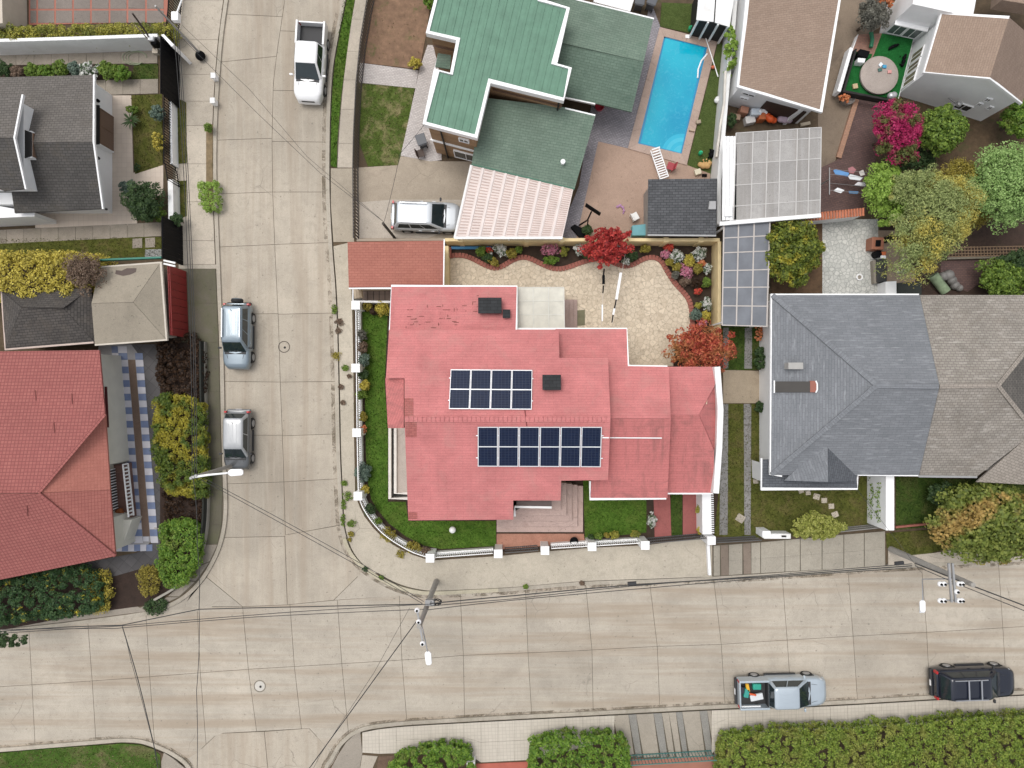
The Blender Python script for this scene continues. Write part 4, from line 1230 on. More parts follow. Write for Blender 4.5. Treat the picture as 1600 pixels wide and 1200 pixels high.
# yard surfaces of the green roofed house
sheet('front_garden', [(590, -60), (581, 0), (570, 60), (565, 98), (656, 108), (668, 40), (680, -60)], 0.14, SOIL_RED, 0.05, label='bare reddish soil with tufts')
PAVER = tiles('front_pavers', (0.44, 0.40, 0.38), (0.54, 0.50, 0.475), (0.30, 0.27, 0.255), 0.20, 0.10, 0.5, 0.012, 0.12, spots=(0.36, 0.32, 0.31))
sheet('garden_path', [(562, 98), (654, 110), (649, 138), (561, 129)], 0.148, PAVER, 0.05, uvrot=R(-6))
sheet('garden_path', [(668, 70), (690, 72), (690, 250), (672, 252), (626, 243), (640, 180), (655, 110)], 0.150, PAVER, 0.05, uvrot=R(-14))
lawn_t([(561, 130), (648, 138), (640, 180), (626, 243), (622, 258), (575, 260), (562, 225)], LAWN_DRY, label='patchy dry lawn in front of the green roofed house', dens=120)
sheet('driveway', [(556, 262), (622, 258), (626, 244), (690, 252), (740, 252), (735, 374), (556, 374)], 0.138, concrete('drive_worn', (0.40, 0.335, 0.26), patch=0.35, stain_amt=0.5), 0.05)
sheet('driveway', [(562, 316), (612, 312), (745, 312), (735, 350), (668, 372), (562, 372)], 0.144, concrete('drive_newer', (0.50, 0.44, 0.37), stain_amt=0.2), 0.05)
GREYPAV = tiles('grey_violet_pavers', (0.24, 0.225, 0.245), (0.32, 0.30, 0.32), (0.16, 0.15, 0.16), 0.20, 0.10, 0.5, 0.014, 0.15, spots=(0.17, 0.16, 0.18))
sheet('side_path', [(925, 158), (990, 172), (982, 232), (935, 221), (900, 374), (870, 374), (905, 290)], 0.142, GREYPAV, 0.05, uvrot=R(-14))
sheet('pool_terrace', [(935, 221), (982, 232), (1110, 266), (1106, 374), (900, 374)], 0.138, concrete('pink_concrete', (0.45, 0.315, 0.24), stain=(0.36, 0.22, 0.16), stain_amt=0.35), 0.05)
sheet('side_path', [(1016, 0), (1032, 42), (982, 232), (960, 226), (990, 140)], 0.140, GREYPAV, 0.05, uvrot=R(-14))

# swimming pool
pool = thing('swimming_pool', 'rectangular turquoise swimming pool with pinkish stone surround', 'swimming pool', W(1050, 150, 0.12))
DECK = concrete('pool_deck_stone', (0.50, 0.375, 0.31), stain=(0.36, 0.25, 0.2), stain_amt=0.3)
o4 = [(1031, 42), (1121, 65), (1073, 258), (981, 232)]; i4 = [(1038, 57), (1105, 74), (1065, 240), (997, 224)]
for k in range(4):
    a, b2, c2, d2 = o4[k], o4[(k + 1) % 4], i4[(k + 1) % 4], i4[k]
    nseg = 7 if k in (1, 3) else 4
    for s_ in range(nseg):
        f, g = s_ / nseg, (s_ + 1) / nseg
        L = lambda p, q, t_: (p[0] + (q[0] - p[0]) * t_, p[1] + (q[1] - p[1]) * t_)
        piece('coping_stone', [L(a, b2, f), L(a, b2, g), L(d2, c2, g), L(d2, c2, f)], 0.20, DECK, pool, 0.004, 0.12)
# basin floor and sides below the ground are not open; water sheet with visible steps
m, nt, b = nodes_mat('pool_water')
p_ = coords(nt)
c = ramp(nt, noise(nt, p_, 0.22, 4, 0.5), [(0.3, (0.0, 0.28, 0.46)), (0.7, (0.015, 0.47, 0.60))])
c = mix(nt, c, (0.10, 0.48, 0.62), ramp(nt, noise(nt, p_, 3.2, 3, 0.6, 1.5), [(0.52, 0.0), (0.66, 0.22)]))
c = mix(nt, c, (0.0, 0.10, 0.17), ramp(nt, noise(nt, p_, 1.4, 6, 0.75, 1.0), [(0.66, 0.0), (0.72, 0.4)]))
lnk(nt, c, b.inputs['Base Color']); b.inputs['Roughness'].default_value = 0.08
bump(nt, b, noise(nt, p_, 5.0, 3), 0.10, 0.02)
MB().prism([W(x, y, 0.150) for x, y in i4], dz=0.02).build('water', m, pool)
ribbon(MB(), [W(x, y, 0.165) for x, y in i4 + i4[:1]], 0.16, 0.03).build('tile_line', paint('pool_tile_line', (0.01, 0.22, 0.42), 0.3), pool)
PST = [paint('pool_step%d' % k, (0.02 + 0.03 * (k % 2), 0.40 + 0.05 * (k % 2), 0.58 + 0.03 * (k % 2)), 0.2, var=0.05) for k in range(2)]
cs = (1065, 240)
for k, rr_ in enumerate((31, 25, 19, 13)):
    pts = [cs]
    a0, a1 = math.atan2(224 - 240, 997 - 1065), math.atan2(74 - 240, 1105 - 1065)
    for s_ in range(13):
        a = a0 + (a1 - a0) * s_ / 12 
        pts.append((cs[0] + rr_ * math.cos(a), cs[1] + rr_ * math.sin(a)))
    MB().prism([W(x, y, 0.1535 + 0.0035 * k) for x, y in pts], dz=0.003).build('pool_step', PST[k % 2], pool)
sheet('turf', [(1034, 4), (1092, 6), (1080, 52), (1031, 41)], 0.146, TURF, 0.05, label='dark artificial turf behind the pool')
sheet('turf', [(1122, 66), (1136, 72), (1124, 200), (1112, 272), (1074, 258)], 0.146, TURF, 0.05, label='dark artificial turf beside the pool')
MB_ = MB().tube([W(1105, 84, 0.24), W(1096, 95, 0.2), W(1091, 108, 0.2), W(1090, 122, 0.19)], 0.05, 8).build('pool_hose', WHITE)
tag(MB_, 'white hose curving over the right edge of the pool', 'hose')
t = thing('pool_pole', 'long white pool pole with blue net head lying on the surround', 'pool pole', W(1112, 88, 0.22))
MB().tube([W(1102, 57, 0.25), W(1122, 120, 0.25)], 0.035, 8).build('handle', WHITE, t)
MB().lathe(W(1101, 54, 0.21), [(0.2, 0), (0.2, 0.05), (0.02, 0.07)], 12).build('net_head', paint('net_blue', (0.06, 0.14, 0.22)), t)

# lounger, chair and small things round the pool
def lounger():
    A, B = W(1023, 233, 0.45), W(1038, 278, 0.45)
    c = (A + B) / 2
    t = thing('sun_lounger', 'white slatted sun lounger at the foot of the pool', 'lounger', (c.x, c.y, 0.14))
    d = (B - A).normalized(); n = Vector((-d.y, d.x, 0))
    L = (B - A).length
    for s_ in (-1, 1):
        MB().bar(A + n * 0.27 * s_, B + n * 0.27 * s_, 0.06).build('side_rail', WHITE, t)
    k = 0.05
    while k < L:
        if 0.55 < k < L: 
            MB().bar(A + d * k - n * 0.26, A + d * k + n * 0.26, 0.075, 0.02).build('slat', WHITE, t)
        else: MB().bar(A + d * k - n * 0.26 + Vector((0, 0, 0.3 - k * 0.5)), A + d * k + n * 0.26 + Vector((0, 0, 0.3 - k * 0.5)), 0.075, 0.02).build('slat', WHITE, t)
        k += 0.15
    for f in (0.12, 0.85):
        for s_ in (-1, 1):
            q = A + d * L * f + n * 0.25 * s_
            MB().bar((q.x, q.y, 0.14), (q.x, q.y, 0.44), 0.05).build('leg', WHITE, t)
lounger()
def chair(px, py, rz, label, mat):
    p = W(px, py, 0.14)
    t = thing('garden_chair', label, 'chair', p, rz)
    o = Vector((0, 0, 0))
    def prt(nm, mb): 
        ob = mb.build(nm, mat, None, bevel=0.015, origin=(0, 0, 0)); ob.parent = t; return ob
    prt('seat', MB().box((0, 0, 0.40), (0.46, 0.46, 0.05)))
    prt('backrest', MB().box((-0.22, 0, 0.64), (0.05, 0.46, 0.45), ry=-0.15))
    for sx in (-1, 1):
        for sy in (-1, 1): prt('leg', MB().box((0.19 * sx, 0.19 * sy, 0.19), (0.04, 0.04, 0.38)))
    return t
chair(1046, 263, 2.8, 'red plastic chair beside the white lounger', paint('red_plastic', (0.32, 0.03, 0.04), 0.4))
chair(658, 243, 0.3, 'dark brown chair by the wall of the green roofed house', paint('brown_plastic', (0.06, 0.035, 0.025), 0.6))
chair(990, 341, 0.5, 'white plastic stool on the pink concrete terrace', paint('white_plastic', (0.75, 0.74, 0.72), 0.4))
# toys and clutter on the turf
def blobmesh(name, label, cat, chunks, mat, parent=None):
    """soft lying shape: overlapping balls welded into one skin"""
    mb = MB()
    for (x, y, z, r) in chunks: mb.ball(W(x, y, z), r, 10)
    o = mb.build(name, mat, smooth=60)
    rm = o.modifiers.new('remesh', 'REMESH'); rm.mode = 'VOXEL'; rm.voxel_size = 0.04; rm.use_smooth_shade = True
    tag(o, label, cat); return o
blobmesh('toy_animal', 'tan toy animal lying on its back on the turf', 'toy', [(1094, 257, 0.3, 0.16), (1099, 259, 0.32, 0.2), (1105, 259, 0.32, 0.2), (1109, 255, 0.3, 0.14), (1100, 254, 0.42, 0.07), (1099, 250, 0.5, 0.06), (1104, 254, 0.42, 0.07), (1104, 249, 0.5, 0.06), (1108, 251, 0.4, 0.06)], paint('toy_tan', (0.52, 0.32, 0.13), 0.8))
blobmesh('toy_animal', 'black toy figure next to the tan toy animal', 'toy', [(1112, 243, 0.3, 0.16), (1113, 237, 0.35, 0.14), (1110, 234, 0.4, 0.07), (1116, 236, 0.4, 0.07), (1108, 240, 0.3, 0.06), (1107, 246, 0.3, 0.07)], BLACK)
for i, (x, y, lab, col) in enumerate(((1093, 241, 'bright green bottle on the turf above the tan toy', (0.02, 0.42, 0.20)), (1077, 47, 'bright green bottle at the top of the pool', (0.02, 0.36, 0.16)))):
    tag(MB().lathe(W(x, y, 0.16), [(0.10, 0), (0.12, 0.1), (0.12, 0.34), (0.05, 0.42), (0.05, 0.5)], 12).build('bottle', paint('bottle_green%d' % i, col, 0.3), smooth=40), lab, 'bottle')
blobmesh('ball', 'white and grey ball resting by the fence near the pool', 'ball', [(1120, 157, 0.36, 0.17), (1121, 154, 0.3, 0.14)], WHITE_DIRTY)
blobmesh('ball', 'small orange ball on the pool surround', 'ball', [(1114, 105, 0.3, 0.12)], paint('ball_orange', (0.5, 0.12, 0.05)))
tag(MB().prism([W(1071, 54, 0.24), W(1078, 54, 0.24), W(1077, 60, 0.24), W(1071, 59, 0.24)], dz=0.03).build('skimmer_lid', WHITE), 'white skimmer lid on the pool surround', 'lid')
tag(MB().box(W(1091, 191, 0.28), (0.28, 0.22, 0.26), rz=0.2).build('stool', paint('stool_tan', (0.35, 0.28, 0.2)), bevel=0.02), 'small tan block beside the pool edge', 'block')
tag(MB().box(W(1081, 204, 0.26), (0.34, 0.12, 0.2), rz=-0.2).build('plank', paint('plank_tan', (0.4, 0.3, 0.22)), bevel=0.02), 'short plank lying on the lower right pool surround', 'plank')
tag(MB().box(W(1090, 269, 0.28), (0.40, 0.34, 0.26), rz=0.3).build('cool_box', paint('box_cream', (0.62, 0.56, 0.42)), bevel=0.03), 'cream box just above the dark shingle shed', 'box')
tag(MB().tube([W(1097, 274, 0.2), W(1104, 274, 0.2)], 0.10, 10).build('shoes', BLACK), 'black shoes beside the cream box', 'shoes')
tag(MB().lathe(W(936, 169, 0.15), [(0.22, 0), (0.28, 0.3), (0.26, 0.32), (0.2, 0.1)], 16).build('bucket', paint('bucket_red', (0.45, 0.03, 0.06), 0.4), smooth=40), 'red bucket in the corner beside the green roof', 'bucket')
tag(MB().prism([W(988, 352, 0.7), W(1010, 350, 0.7), W(1010, 368, 0.7), W(988, 368, 0.7)], zb=0.14).build('storage_box', paint('turquoise_box', (0.13, 0.34, 0.38), 0.5), bevel=0.03), 'turquoise storage box beside the dark shingle shed', 'box')
blobmesh('swim_ring', 'purple deflated swim toy on the pink terrace', 'toy', [(965, 323, 0.18, 0.1), (969, 321, 0.18, 0.1), (973, 324, 0.18, 0.1), (975, 329, 0.18, 0.09), (974, 333, 0.18, 0.07)], paint('toy_purple', (0.40, 0.22, 0.36)))
# basketball stand lying over
t = thing('basketball_stand', 'black portable basketball stand seen from above on the terrace', 'basketball stand', W(905, 360, 0.14))
MB().prism([W(891, 355, 0.32), W(898, 350, 0.32), W(921, 362, 0.30), W(914, 372, 0.30), W(905, 371, 0.3)], zb=0.14).build('base', BLACK, t, bevel=0.05)
MB().tube([W(905, 352, 0.3), W(918, 344, 1.8), W(924, 331, 3.0)], 0.05, 8).build('pole', BLACK, t)
MB().tube([W(917, 356, 0.3), W(919, 344, 1.75)], 0.035, 8).build('brace', BLACK, t)
A, B = W(915, 320, 3.0), W(938, 335, 3.0)
vslab(A, B, 2.7, 3.3, 0.05).build('backboard', BLACK, t)
q = W(931, 322, 2.8)
MB().tube([q + Vector((0.2 * math.cos(k), 0.2 * math.sin(k), 0)) for k in np.linspace(0, 6.28, 17)], 0.012, 6).build('hoop', paint('hoop_tan', (0.45, 0.3, 0.2)), t)

# dark shingle shed
DSH = shingle('charcoal_shingles', (0.075, 0.078, 0.083), (0.11, 0.113, 0.12), (0.035, 0.035, 0.038), 0.34, 0.15, 0.25, gap=0.016)
sd = thing('shed', 'small shed with charcoal shingle roof beside the pink terrace', 'shed', W(1066, 325, 0.14))
P_D = plane3((1013, 280, 2.7), (1121, 279, 2.7), (1065, 367, 2.35))
sr = roof_part('roof', P_D, [(1013, 280), (1121, 279), (1119, 367), (1012, 366)], DSH, sd, 0.06)
wall_under(P_D, [(1013, 280), (1121, 279), (1119, 367), (1012, 366)], paint('shed_wall', (0.30, 0.28, 0.26)), sd, 0.2, zb=0.1)
ribbon(MB(), [on(1012, 367, P_D), on(1119, 368, P_D)], 0.1, 0.1).build('gutter', GREYM, sd)
MB().prism([on(1109, 314, P_D, 0.2), on(1119, 314, P_D, 0.2), on(1119, 327, P_D, 0.2), on(1107, 327, P_D, 0.2)], dz=0.25).build('vent_box', GREYM, sr, bevel=0.02)
# shed and white wall behind the pool
wsh = thing('shed', 'white garden shed with ribbed roof and dark front behind the pool', 'shed', W(1115, 25, 0.14))
P_K = plane3((1092, 0, 2.3), (1148, 5, 2.3), (1117, 36, 2.2))
mb = MB()
rk1 = MB().prism([on(x, y, P_K) for x, y in [(1094, -30), (1119, -26), (1115, 34), (1088, 31)]], dz=0.05).build('roof_panel', WHITE_DIRTY, wsh)
rk2 = MB().prism([on(x, y, P_K) for x, y in [(1121, -26), (1150, -22), (1140, 42), (1117, 35)]], dz=0.05).build('roof_panel', WHITE_DIRTY, wsh)
wall_under(P_K, [(1094, -30), (1150, -22), (1140, 42), (1088, 31)], DARK, wsh, 0.12, zb=0.1)
for f in (0.05, 0.35, 0.65, 0.95):
    p = W(1088 + (1140 - 1088) * f, 31 + 11 * f, 2.1); MB().box((p.x, p.y - 0.02, 1.1), (0.1, 0.1, 2.1)).build('post', WHITE, wsh)
# white wall between pool yard and the brown roofed house
pw2 = thing('boundary_wall', 'rough white wall dividing the pool yard from the brown roofed house', 'wall', W(1130, 200, 0.1))
ribbon(MB(), [W(1152, -40, 1.7), W(1146, 40, 1.7), W(1138, 120, 1.7), W(1131, 200, 1.7), W(1124, 282, 1.7), W(1124, 350, 1.7)], 0.26, 0, 0.05).build('wall_panel', WHITE_DIRTY, pw2, bevel=0.02)
tag(ribbon(MB(), [W(1134, 110, 1.9), W(1132, 160, 1.8), W(1126, 195, 1.9), W(1120, 245, 1.6)], 0.14, 0.3).build('rolled_cloth', paint('cloth_offwhite', (0.62, 0.58, 0.52), 0.9, var=0.15), bevel=0.04), 'long off white cloth hung over the pool yard wall', 'cloth')
# bits of yard above the lower green roof: white slabs and grey bins
tag(MB().prism([W(928, -30, 0.5), W(1000, -30, 0.5), W(985, 18, 0.5), W(928, 3, 0.5)], zb=0.1).build('white_platform', WHITE, bevel=0.02), 'white platform behind the green shingle roof at the top edge', 'platform')

# wheeled bins
def wheelie(px, py, rz, label, mat):
    p = W(px, py, 0.15)
    t = thing('wheelie_bin', label, 'bin', p, rz)
    def prt(nm, mb, mm=None, **k):
        ob = mb.build(nm, mm or mat, None, origin=(0, 0, 0), **k); ob.parent = t; return ob
    top = [(-0.30, -0.27, 0.9), (0.30, -0.27, 0.9), (0.30, 0.27, 0.9), (-0.30, 0.27, 0.9)]
    bot = [(-0.22, -0.2, 0.05), (0.22, -0.2, 0.05), (0.22, 0.2, 0.05), (-0.22, 0.2, 0.05)]
    prt('body', MB().add(top + bot, [(0, 1, 2, 3), (7, 6, 5, 4), (0, 4, 5, 1), (1, 5, 6, 2), (2, 6, 7, 3), (3, 7, 4, 0)]), bevel=0.02)
    prt('lid', MB().box((0, 0, 0.94), (0.66, 0.6, 0.06)), bevel=0.025)
    prt('handle', MB().tube([(-0.36, -0.22, 0.92), (-0.36, 0.22, 0.92)], 0.025, 8))
    for s_ in (-1, 1): prt('wheel', MB().lathe((-0.24, 0.2 * s_, 0.1), [(0.1, -0.03), (0.1, 0.03)], 14, 'Y'), DARK)
    return t
BING = paint('bin_grey', (0.085, 0.09, 0.10), 0.5)
wheelie(661, 226, 1.9, 'grey wheeled bin by the path of the green roofed house', BING)
wheelie(996, 12, 1.4, 'grey wheeled bin behind the green roof, left of two', BING)
wheelie(1015, 12, 1.2, 'grey wheeled bin behind the green roof, right of two', BING)
# thin leaning post with wires by the drive
t = thing('post', 'dark wooden post with wires at the driveway wall', 'post', W(617, 372, 0.1))
MB().tube([W(617, 372, 0.1), W(617, 372, 0.1) + Vector((0, 0, 3.9))], 0.08, 8).build('shaft', paint('dark_wood', (0.07, 0.06, 0.05), 0.9), t)
# low front wall between the drive and the garage
tag(ribbon(MB(), [W(557, 375, 0.9), W(700, 374, 0.9)], 0.14, 0, 0.1).build('low_wall', paint('dull_wall', (0.36, 0.30, 0.24), 0.9, dirt=0.4), bevel=0.01), 'low dull wall between the driveway and the brick red garage', 'wall')
# black street fence of the green roofed house
bar_fence('street_fence', 'black barred street fence in front of the green roofed house', [(600, -120), (582, -40), (573, 0), (563, 60), (556, 130), (552, 210), (551, 262), (552, 372)], [], zt=1.55, wall_h=0, mat=paint('fence_brown_black', (0.04, 0.032, 0.03), 0.6), step=0.20, bar=0.06)
# ------------------------------------------------------------------ grey roofed house to the east
GRY = shingle('grey_shingles', (0.175, 0.185, 0.20), (0.205, 0.215, 0.232), (0.135, 0.14, 0.15), 0.50, 0.15, 0.16, bright=(0.29, 0.30, 0.315), gap=0.010)
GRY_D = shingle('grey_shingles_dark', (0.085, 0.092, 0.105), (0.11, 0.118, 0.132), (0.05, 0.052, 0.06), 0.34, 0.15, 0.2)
BGR = shingle('weathered_brown_shingles', (0.27, 0.243, 0.212), (0.33, 0.30, 0.265), (0.17, 0.15, 0.13), 0.26, 0.16, 0.3, stain=(0.17, 0.14, 0.11), stain_amt=0.55, bright=(0.44, 0.41, 0.37), gap=0.016)
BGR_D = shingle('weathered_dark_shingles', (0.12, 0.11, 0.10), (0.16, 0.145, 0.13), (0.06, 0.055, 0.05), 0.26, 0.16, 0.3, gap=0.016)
BGR_L = shingle('weathered_pale_shingles', (0.29, 0.255, 0.22), (0.34, 0.30, 0.26), (0.19, 0.165, 0.14), 0.26, 0.16, 0.2, gap=0.016)
eh = thing('house', 'house with hipped grey shingle roof right of the red roofed house', 'house', W(1330, 600, 0.1))
RZ, EZ = 5.2, 3.0
Pn = plane3((1207, 461, EZ), (1436, 461, EZ), (1410, 603, RZ))
Pw = plane3((1207, 461, EZ), (1205, 742, EZ), (1370, 602, RZ))
Ps = plane3((1205, 742, EZ), (1435, 742, EZ), (1410, 603, RZ))
gn = roof_part('roof', Pn, [(1207, 461), (1437, 461), (1468, 603.7), (1370, 602)], GRY, eh)
gw = roof_part('roof', Pw, [(1206.5, 461.5), (1369.6, 602.2), (1204.7, 742)], GRY, eh)
gs = roof_part('roof', Ps, [(1205, 742.4), (1370, 602.6), (1468, 604.2), (1436, 742.4)], GRY, eh)
for a, b2, pl in (((1207, 461), (1370, 602), Pn), ((1205, 742), (1370, 602), Ps), ((1370, 602.5), (1467, 603.7), Pn)):
    MB().bar(on(*a, pl, 0.03), on(*b2, pl, 0.03), 0.28, 0.05).build('hip_capping', GRY, gn, bevel=0.015)
MB().prism([W(1212, 467, EZ - 0.2), W(1436, 467, EZ - 0.2), W(1436, 736, EZ - 0.2), W(1212, 736, EZ - 0.2)], zb=0.05).build('wall', WHITE, eh)
fascia(eh, [on(1436, 460, Pn), on(1206, 460, Pn), on(1204, 742, Pw), on(1222, 744, Ps)], w=0.09)
fascia(eh, [on(1340, 742, Ps), on(1435, 743, Ps)], w=0.09)
# projecting gable with dark east face
Pgl = plane3((1293, 683, 3.75), (1225, 750, 2.95), (1294, 753, 3.55))
Pgr = plane3((1293, 683, 3.75), (1340, 741, 2.95), (1294, 753, 3.55))
roof_part('roof', Pgl, [(1293, 683), (1294, 753), (1226, 751)], GRY, eh)
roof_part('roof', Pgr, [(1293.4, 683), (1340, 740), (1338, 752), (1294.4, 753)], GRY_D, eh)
P_L = plane3((1190, 718, 2.7), (1340, 718, 2.7), (1260, 763, 2.55))
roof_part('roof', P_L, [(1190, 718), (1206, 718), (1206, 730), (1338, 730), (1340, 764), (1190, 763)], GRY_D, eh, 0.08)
wall_under(P_L, [(1190, 718), (1206, 718), (1206, 730), (1338, 730), (1340, 764), (1190, 763)], WHITE, eh, 0.3, zb=0.05)
fascia(eh, [on(1190, 716, P_L, 0.03), on(1190, 764, P_L, 0.03), on(1340, 764, P_L, 0.03), on(1340, 744, P_L, 0.03)], w=0.09)
c = on(1238, 572, Pw)
ch = MB().box(c + Vector((0, 0, 0.2)), (0.85, 0.38, 0.6)).build('chimney', paint('chimney_grey', (0.36, 0.35, 0.33), 0.8, var=0.15), gw, bevel=0.02)
# roof recess with a brown window
MB().prism([on(1212, 597, Pw, 0.05), on(1266, 597, Pw, -0.35), on(1266, 612, Pw, -0.35), on(1212, 612, Pw, 0.05)], dz=0.03).build('recess_floor', paint('recess_dark', (0.06, 0.055, 0.05), 0.8), gw)
MB().prism([on(1210, 596, Pw, 0.10), on(1266, 596, Pw, 0.10), on(1266, 613, Pw, 0.10), on(1210, 613, Pw, 0.10)], dz=0.05).build('roof_box', paint('recess_dark', (0.06, 0.055, 0.05), 0.8), gw)
MB().prism([on(1266, 595, Pw, 0.12), on(1273, 595, Pw, 0.12), on(1276, 600, Pw, 0.12), on(1276, 610, Pw, 0.12), on(1273, 613, Pw, 0.12), on(1266, 613, Pw, 0.12)], dz=0.1).build('roof_window', paint('window_brown', (0.28, 0.10, 0.07), 0.7), gw)
ribbon(MB(), [on(1275, 595, Pw, 0.14), on(1277, 600, Pw, 0.14), on(1277, 609, Pw, 0.14), on(1275, 613.5, Pw, 0.14)], 0.07, 0.05).build('roof_window_trim', WHITE, gw)
ribbon(MB(), [on(1210, 594.5, Pw, 0.14), on(1210, 614, Pw, 0.14)], 0.07, 0.05).build('roof_box_trim', WHITE, gw)
# weathered neighbour built against it
eh2 = thing('house', 'house with weathered brown shingle roof at the right edge', 'house', W(1540, 600, 0.1))
Qn = plane3((1440, 461, EZ + 0.02), (1600, 461, EZ + 0.02), (1520, 603, RZ + 0.02))
Qs = plane3((1440, 743, EZ + 0.02), (1520, 743, EZ + 0.02), (1520, 604, RZ + 0.02))
roof_part('roof', Qn, [(1437.5, 461), (1680, 461), (1650, 490), (1601, 545), (1560, 602), (1468.5, 603.7)], BGR, eh2)
roof_part('roof', Qs, [(1468.5, 604.3), (1560, 602.6), (1601, 655), (1600, 688), (1527, 744), (1436.5, 742.6)], BGR, eh2)
Qe = plane3((1560, 602, RZ), (1625, 520, EZ + 0.4), (1625, 690, EZ + 0.4))
roof_part('roof', Qe, [(1560.5, 602.3), (1650, 490), (1660, 730), (1602, 655)], BGR_D, eh2)
Qw = plane3((1527, 753, 2.95), (1601, 687, 3.9), (1600, 757, 3.2))
roof_part('roof', Qw, [(1526, 753), (1600, 688), (1660, 640), (1700, 690), (1700, 760), (1600, 757)], BGR_L, eh2)
MB().prism([W(1442, 467, EZ - 0.2), W(1690, 467, EZ - 0.2), W(1690, 735, EZ - 0.2), W(1442, 735, EZ - 0.2)], zb=0.05).build('wall', paint('wall_grey_plaster', (0.42, 0.40, 0.37), 0.85), eh2)
for a, b2, pl in (((1560, 602), (1650, 490), Qn), ((1560, 603), (1601, 655), Qs), ((1468, 604), (1560, 602.4), Qn)):
    MB().bar(on(*a, pl, 0.03), on(*b2, pl, 0.03), 0.24, 0.05).build('hip_capping', BGR_L, eh2, bevel=0.015)
ribbon(MB(), [on(1436, 744, Qs), on(1527, 745, Qs)], 0.14, 0.12).build('gutter', GREYM, eh2)

# garden of the grey house
sheet('entry_court', [(1130, 578), (1208, 580), (1206, 630), (1130, 630)], 0.142, concrete('earthy_concrete', (0.40, 0.325, 0.235), stain=(0.24, 0.18, 0.12), stain_amt=0.6), 0.05)
lawn_t([(1127, 508), (1192, 508), (1192, 578), (1130, 578)], LAWN, label='narrow grass between the yellow wall and the grey house')
lawn_t([(1128, 631), (1195, 631), (1190, 765), (1340, 766), (1345, 744), (1382, 744), (1384, 822), (1310, 832), (1190, 840), (1116, 838), (1122, 780)], LAWN_MOSS, label='mossy front lawn of the grey house')
lawn_t([(1400, 745), (1700, 755), (1700, 800), (1470, 822), (1400, 828)], LAWN, label='shady lawn behind the brick edge at the right')
lawn_t([(1384, 833), (1480, 826), (1700, 812), (1700, 850), (1560, 862), (1500, 852), (1455, 864), (1420, 868), (1386, 856)], LAWN_MOSS, label='street side grass under the large shrub', dens=170)
tag(ribbon(MB(), [W(1400, 824, 0.35), W(1470, 817, 0.35)], 0.12, 0.2).build('brick_kerb', EDGE), 'thin red brick kerb between two lawns at the right', 'kerb')
TRK = concrete('grey_track_slab', (0.26, 0.25, 0.24), stain=(0.15, 0.14, 0.12), stain_amt=0.4)
for nm, (xa, xb, xc, xd) in (('left', (1127, 1138, 1124, 1137)), ('right', (1162, 1174, 1163, 1173))):
    base = sheet('wheel_track', [(xa, 631), (xb, 631), (xd, 836), (xc, 836)], 0.149, JOINT, 0.06)
    base['label'] = '%s grey paved wheel track beside the parapet wall' % nm
    ys = [631, 651, 682, 702, 725, 747, 768, 788, 812, 836]
    for a, b2 in zip(ys[:-1], ys[1:]):
        f, g = (a - 631) / 205, (b2 - 631) / 205
        piece('slab', [(xa + (xc - xa) * f, a), (xb + (xd - xb) * f, a), (xb + (xd - xb) * g, b2), (xa + (xc - xa) * g, b2)], 0.158, TRK, base, 0.006, 0.02, rnd.uniform(0, 0.006))
for pts in ([(1130, 512), (1139, 512), (1138, 576), (1130, 576)], [(1164, 512), (1175, 512), (1175, 576), (1163, 576)]):
    sheet('wheel_track', pts, 0.156, TRK, 0.06)
for i, (x, y, s_) in enumerate(((1252, 767, 8), (1263, 770, 8), (1276, 776, 10), (1288, 782, 9), (1299, 791, 9), (1305, 804, 10), (1157, 810, 13), (1181, 752, 8))):
    p = W(x, y, 0.17)
    o = MB().box((p.x, p.y, 0.15), (s_ / 25, s_ / 25 * 0.9, 0.06), rz=rnd.uniform(-0.7, 0.7)).build('stepping_stone', WALK, bevel=0.02)
    labs = ['first stepping stone at the porch roof of the grey house', 'second stepping stone from the grey house porch', 'third stepping stone from the grey house porch', 'fourth stepping stone from the grey house porch', 'fifth stepping stone from the grey house porch', 'last stepping stone above the yellow shrub', 'lone pale slab between the two grey wheel tracks', 'small lone stone right of the right wheel track']
    tag(o, labs[i], 'stepping stone', 'stepping stones on the mossy lawn')
# walls and gates of the grey house
tag(ribbon(MB(), [W(1391, 742, 2.3), W(1391, 829, 2.3)], 0.50, 0, 0.1).build('boundary_wall', WHITE, bevel=0.03), 'thick white wall between the two front gardens at the right', 'wall')
w_ = thing('boundary_wall', 'low white wall piece with post at the grey house gate', 'wall', W(1215, 840, 0.1))
ribbon(MB(), [W(1194, 838, 1.0), W(1236, 838, 1.0)], 0.32, 0, 0.1).build('wall_panel', WHITE_DIRTY, w_, bevel=0.03)
p = W(1198, 835, 1.3); MB().box((p.x, p.y, 0.65), (0.5, 0.4, 1.3)).build('post', WHITE, w_, bevel=0.02)
p = W(1225, 838, 1.03); MB().box((p.x, p.y, 1.02), (0.28, 0.1, 0.05)).build('letter_slot', DARK, w_)
gate('dark barred gate across the grey wheel tracks', (1120, 848), (1190, 844), z=1.3, mat=GATEGREY)
gate('low grey gate between the yellow shrub and the thick white wall', (1313, 831), (1380, 824), z=1.1, mat=paint('gate_pale', (0.22, 0.21, 0.20)))

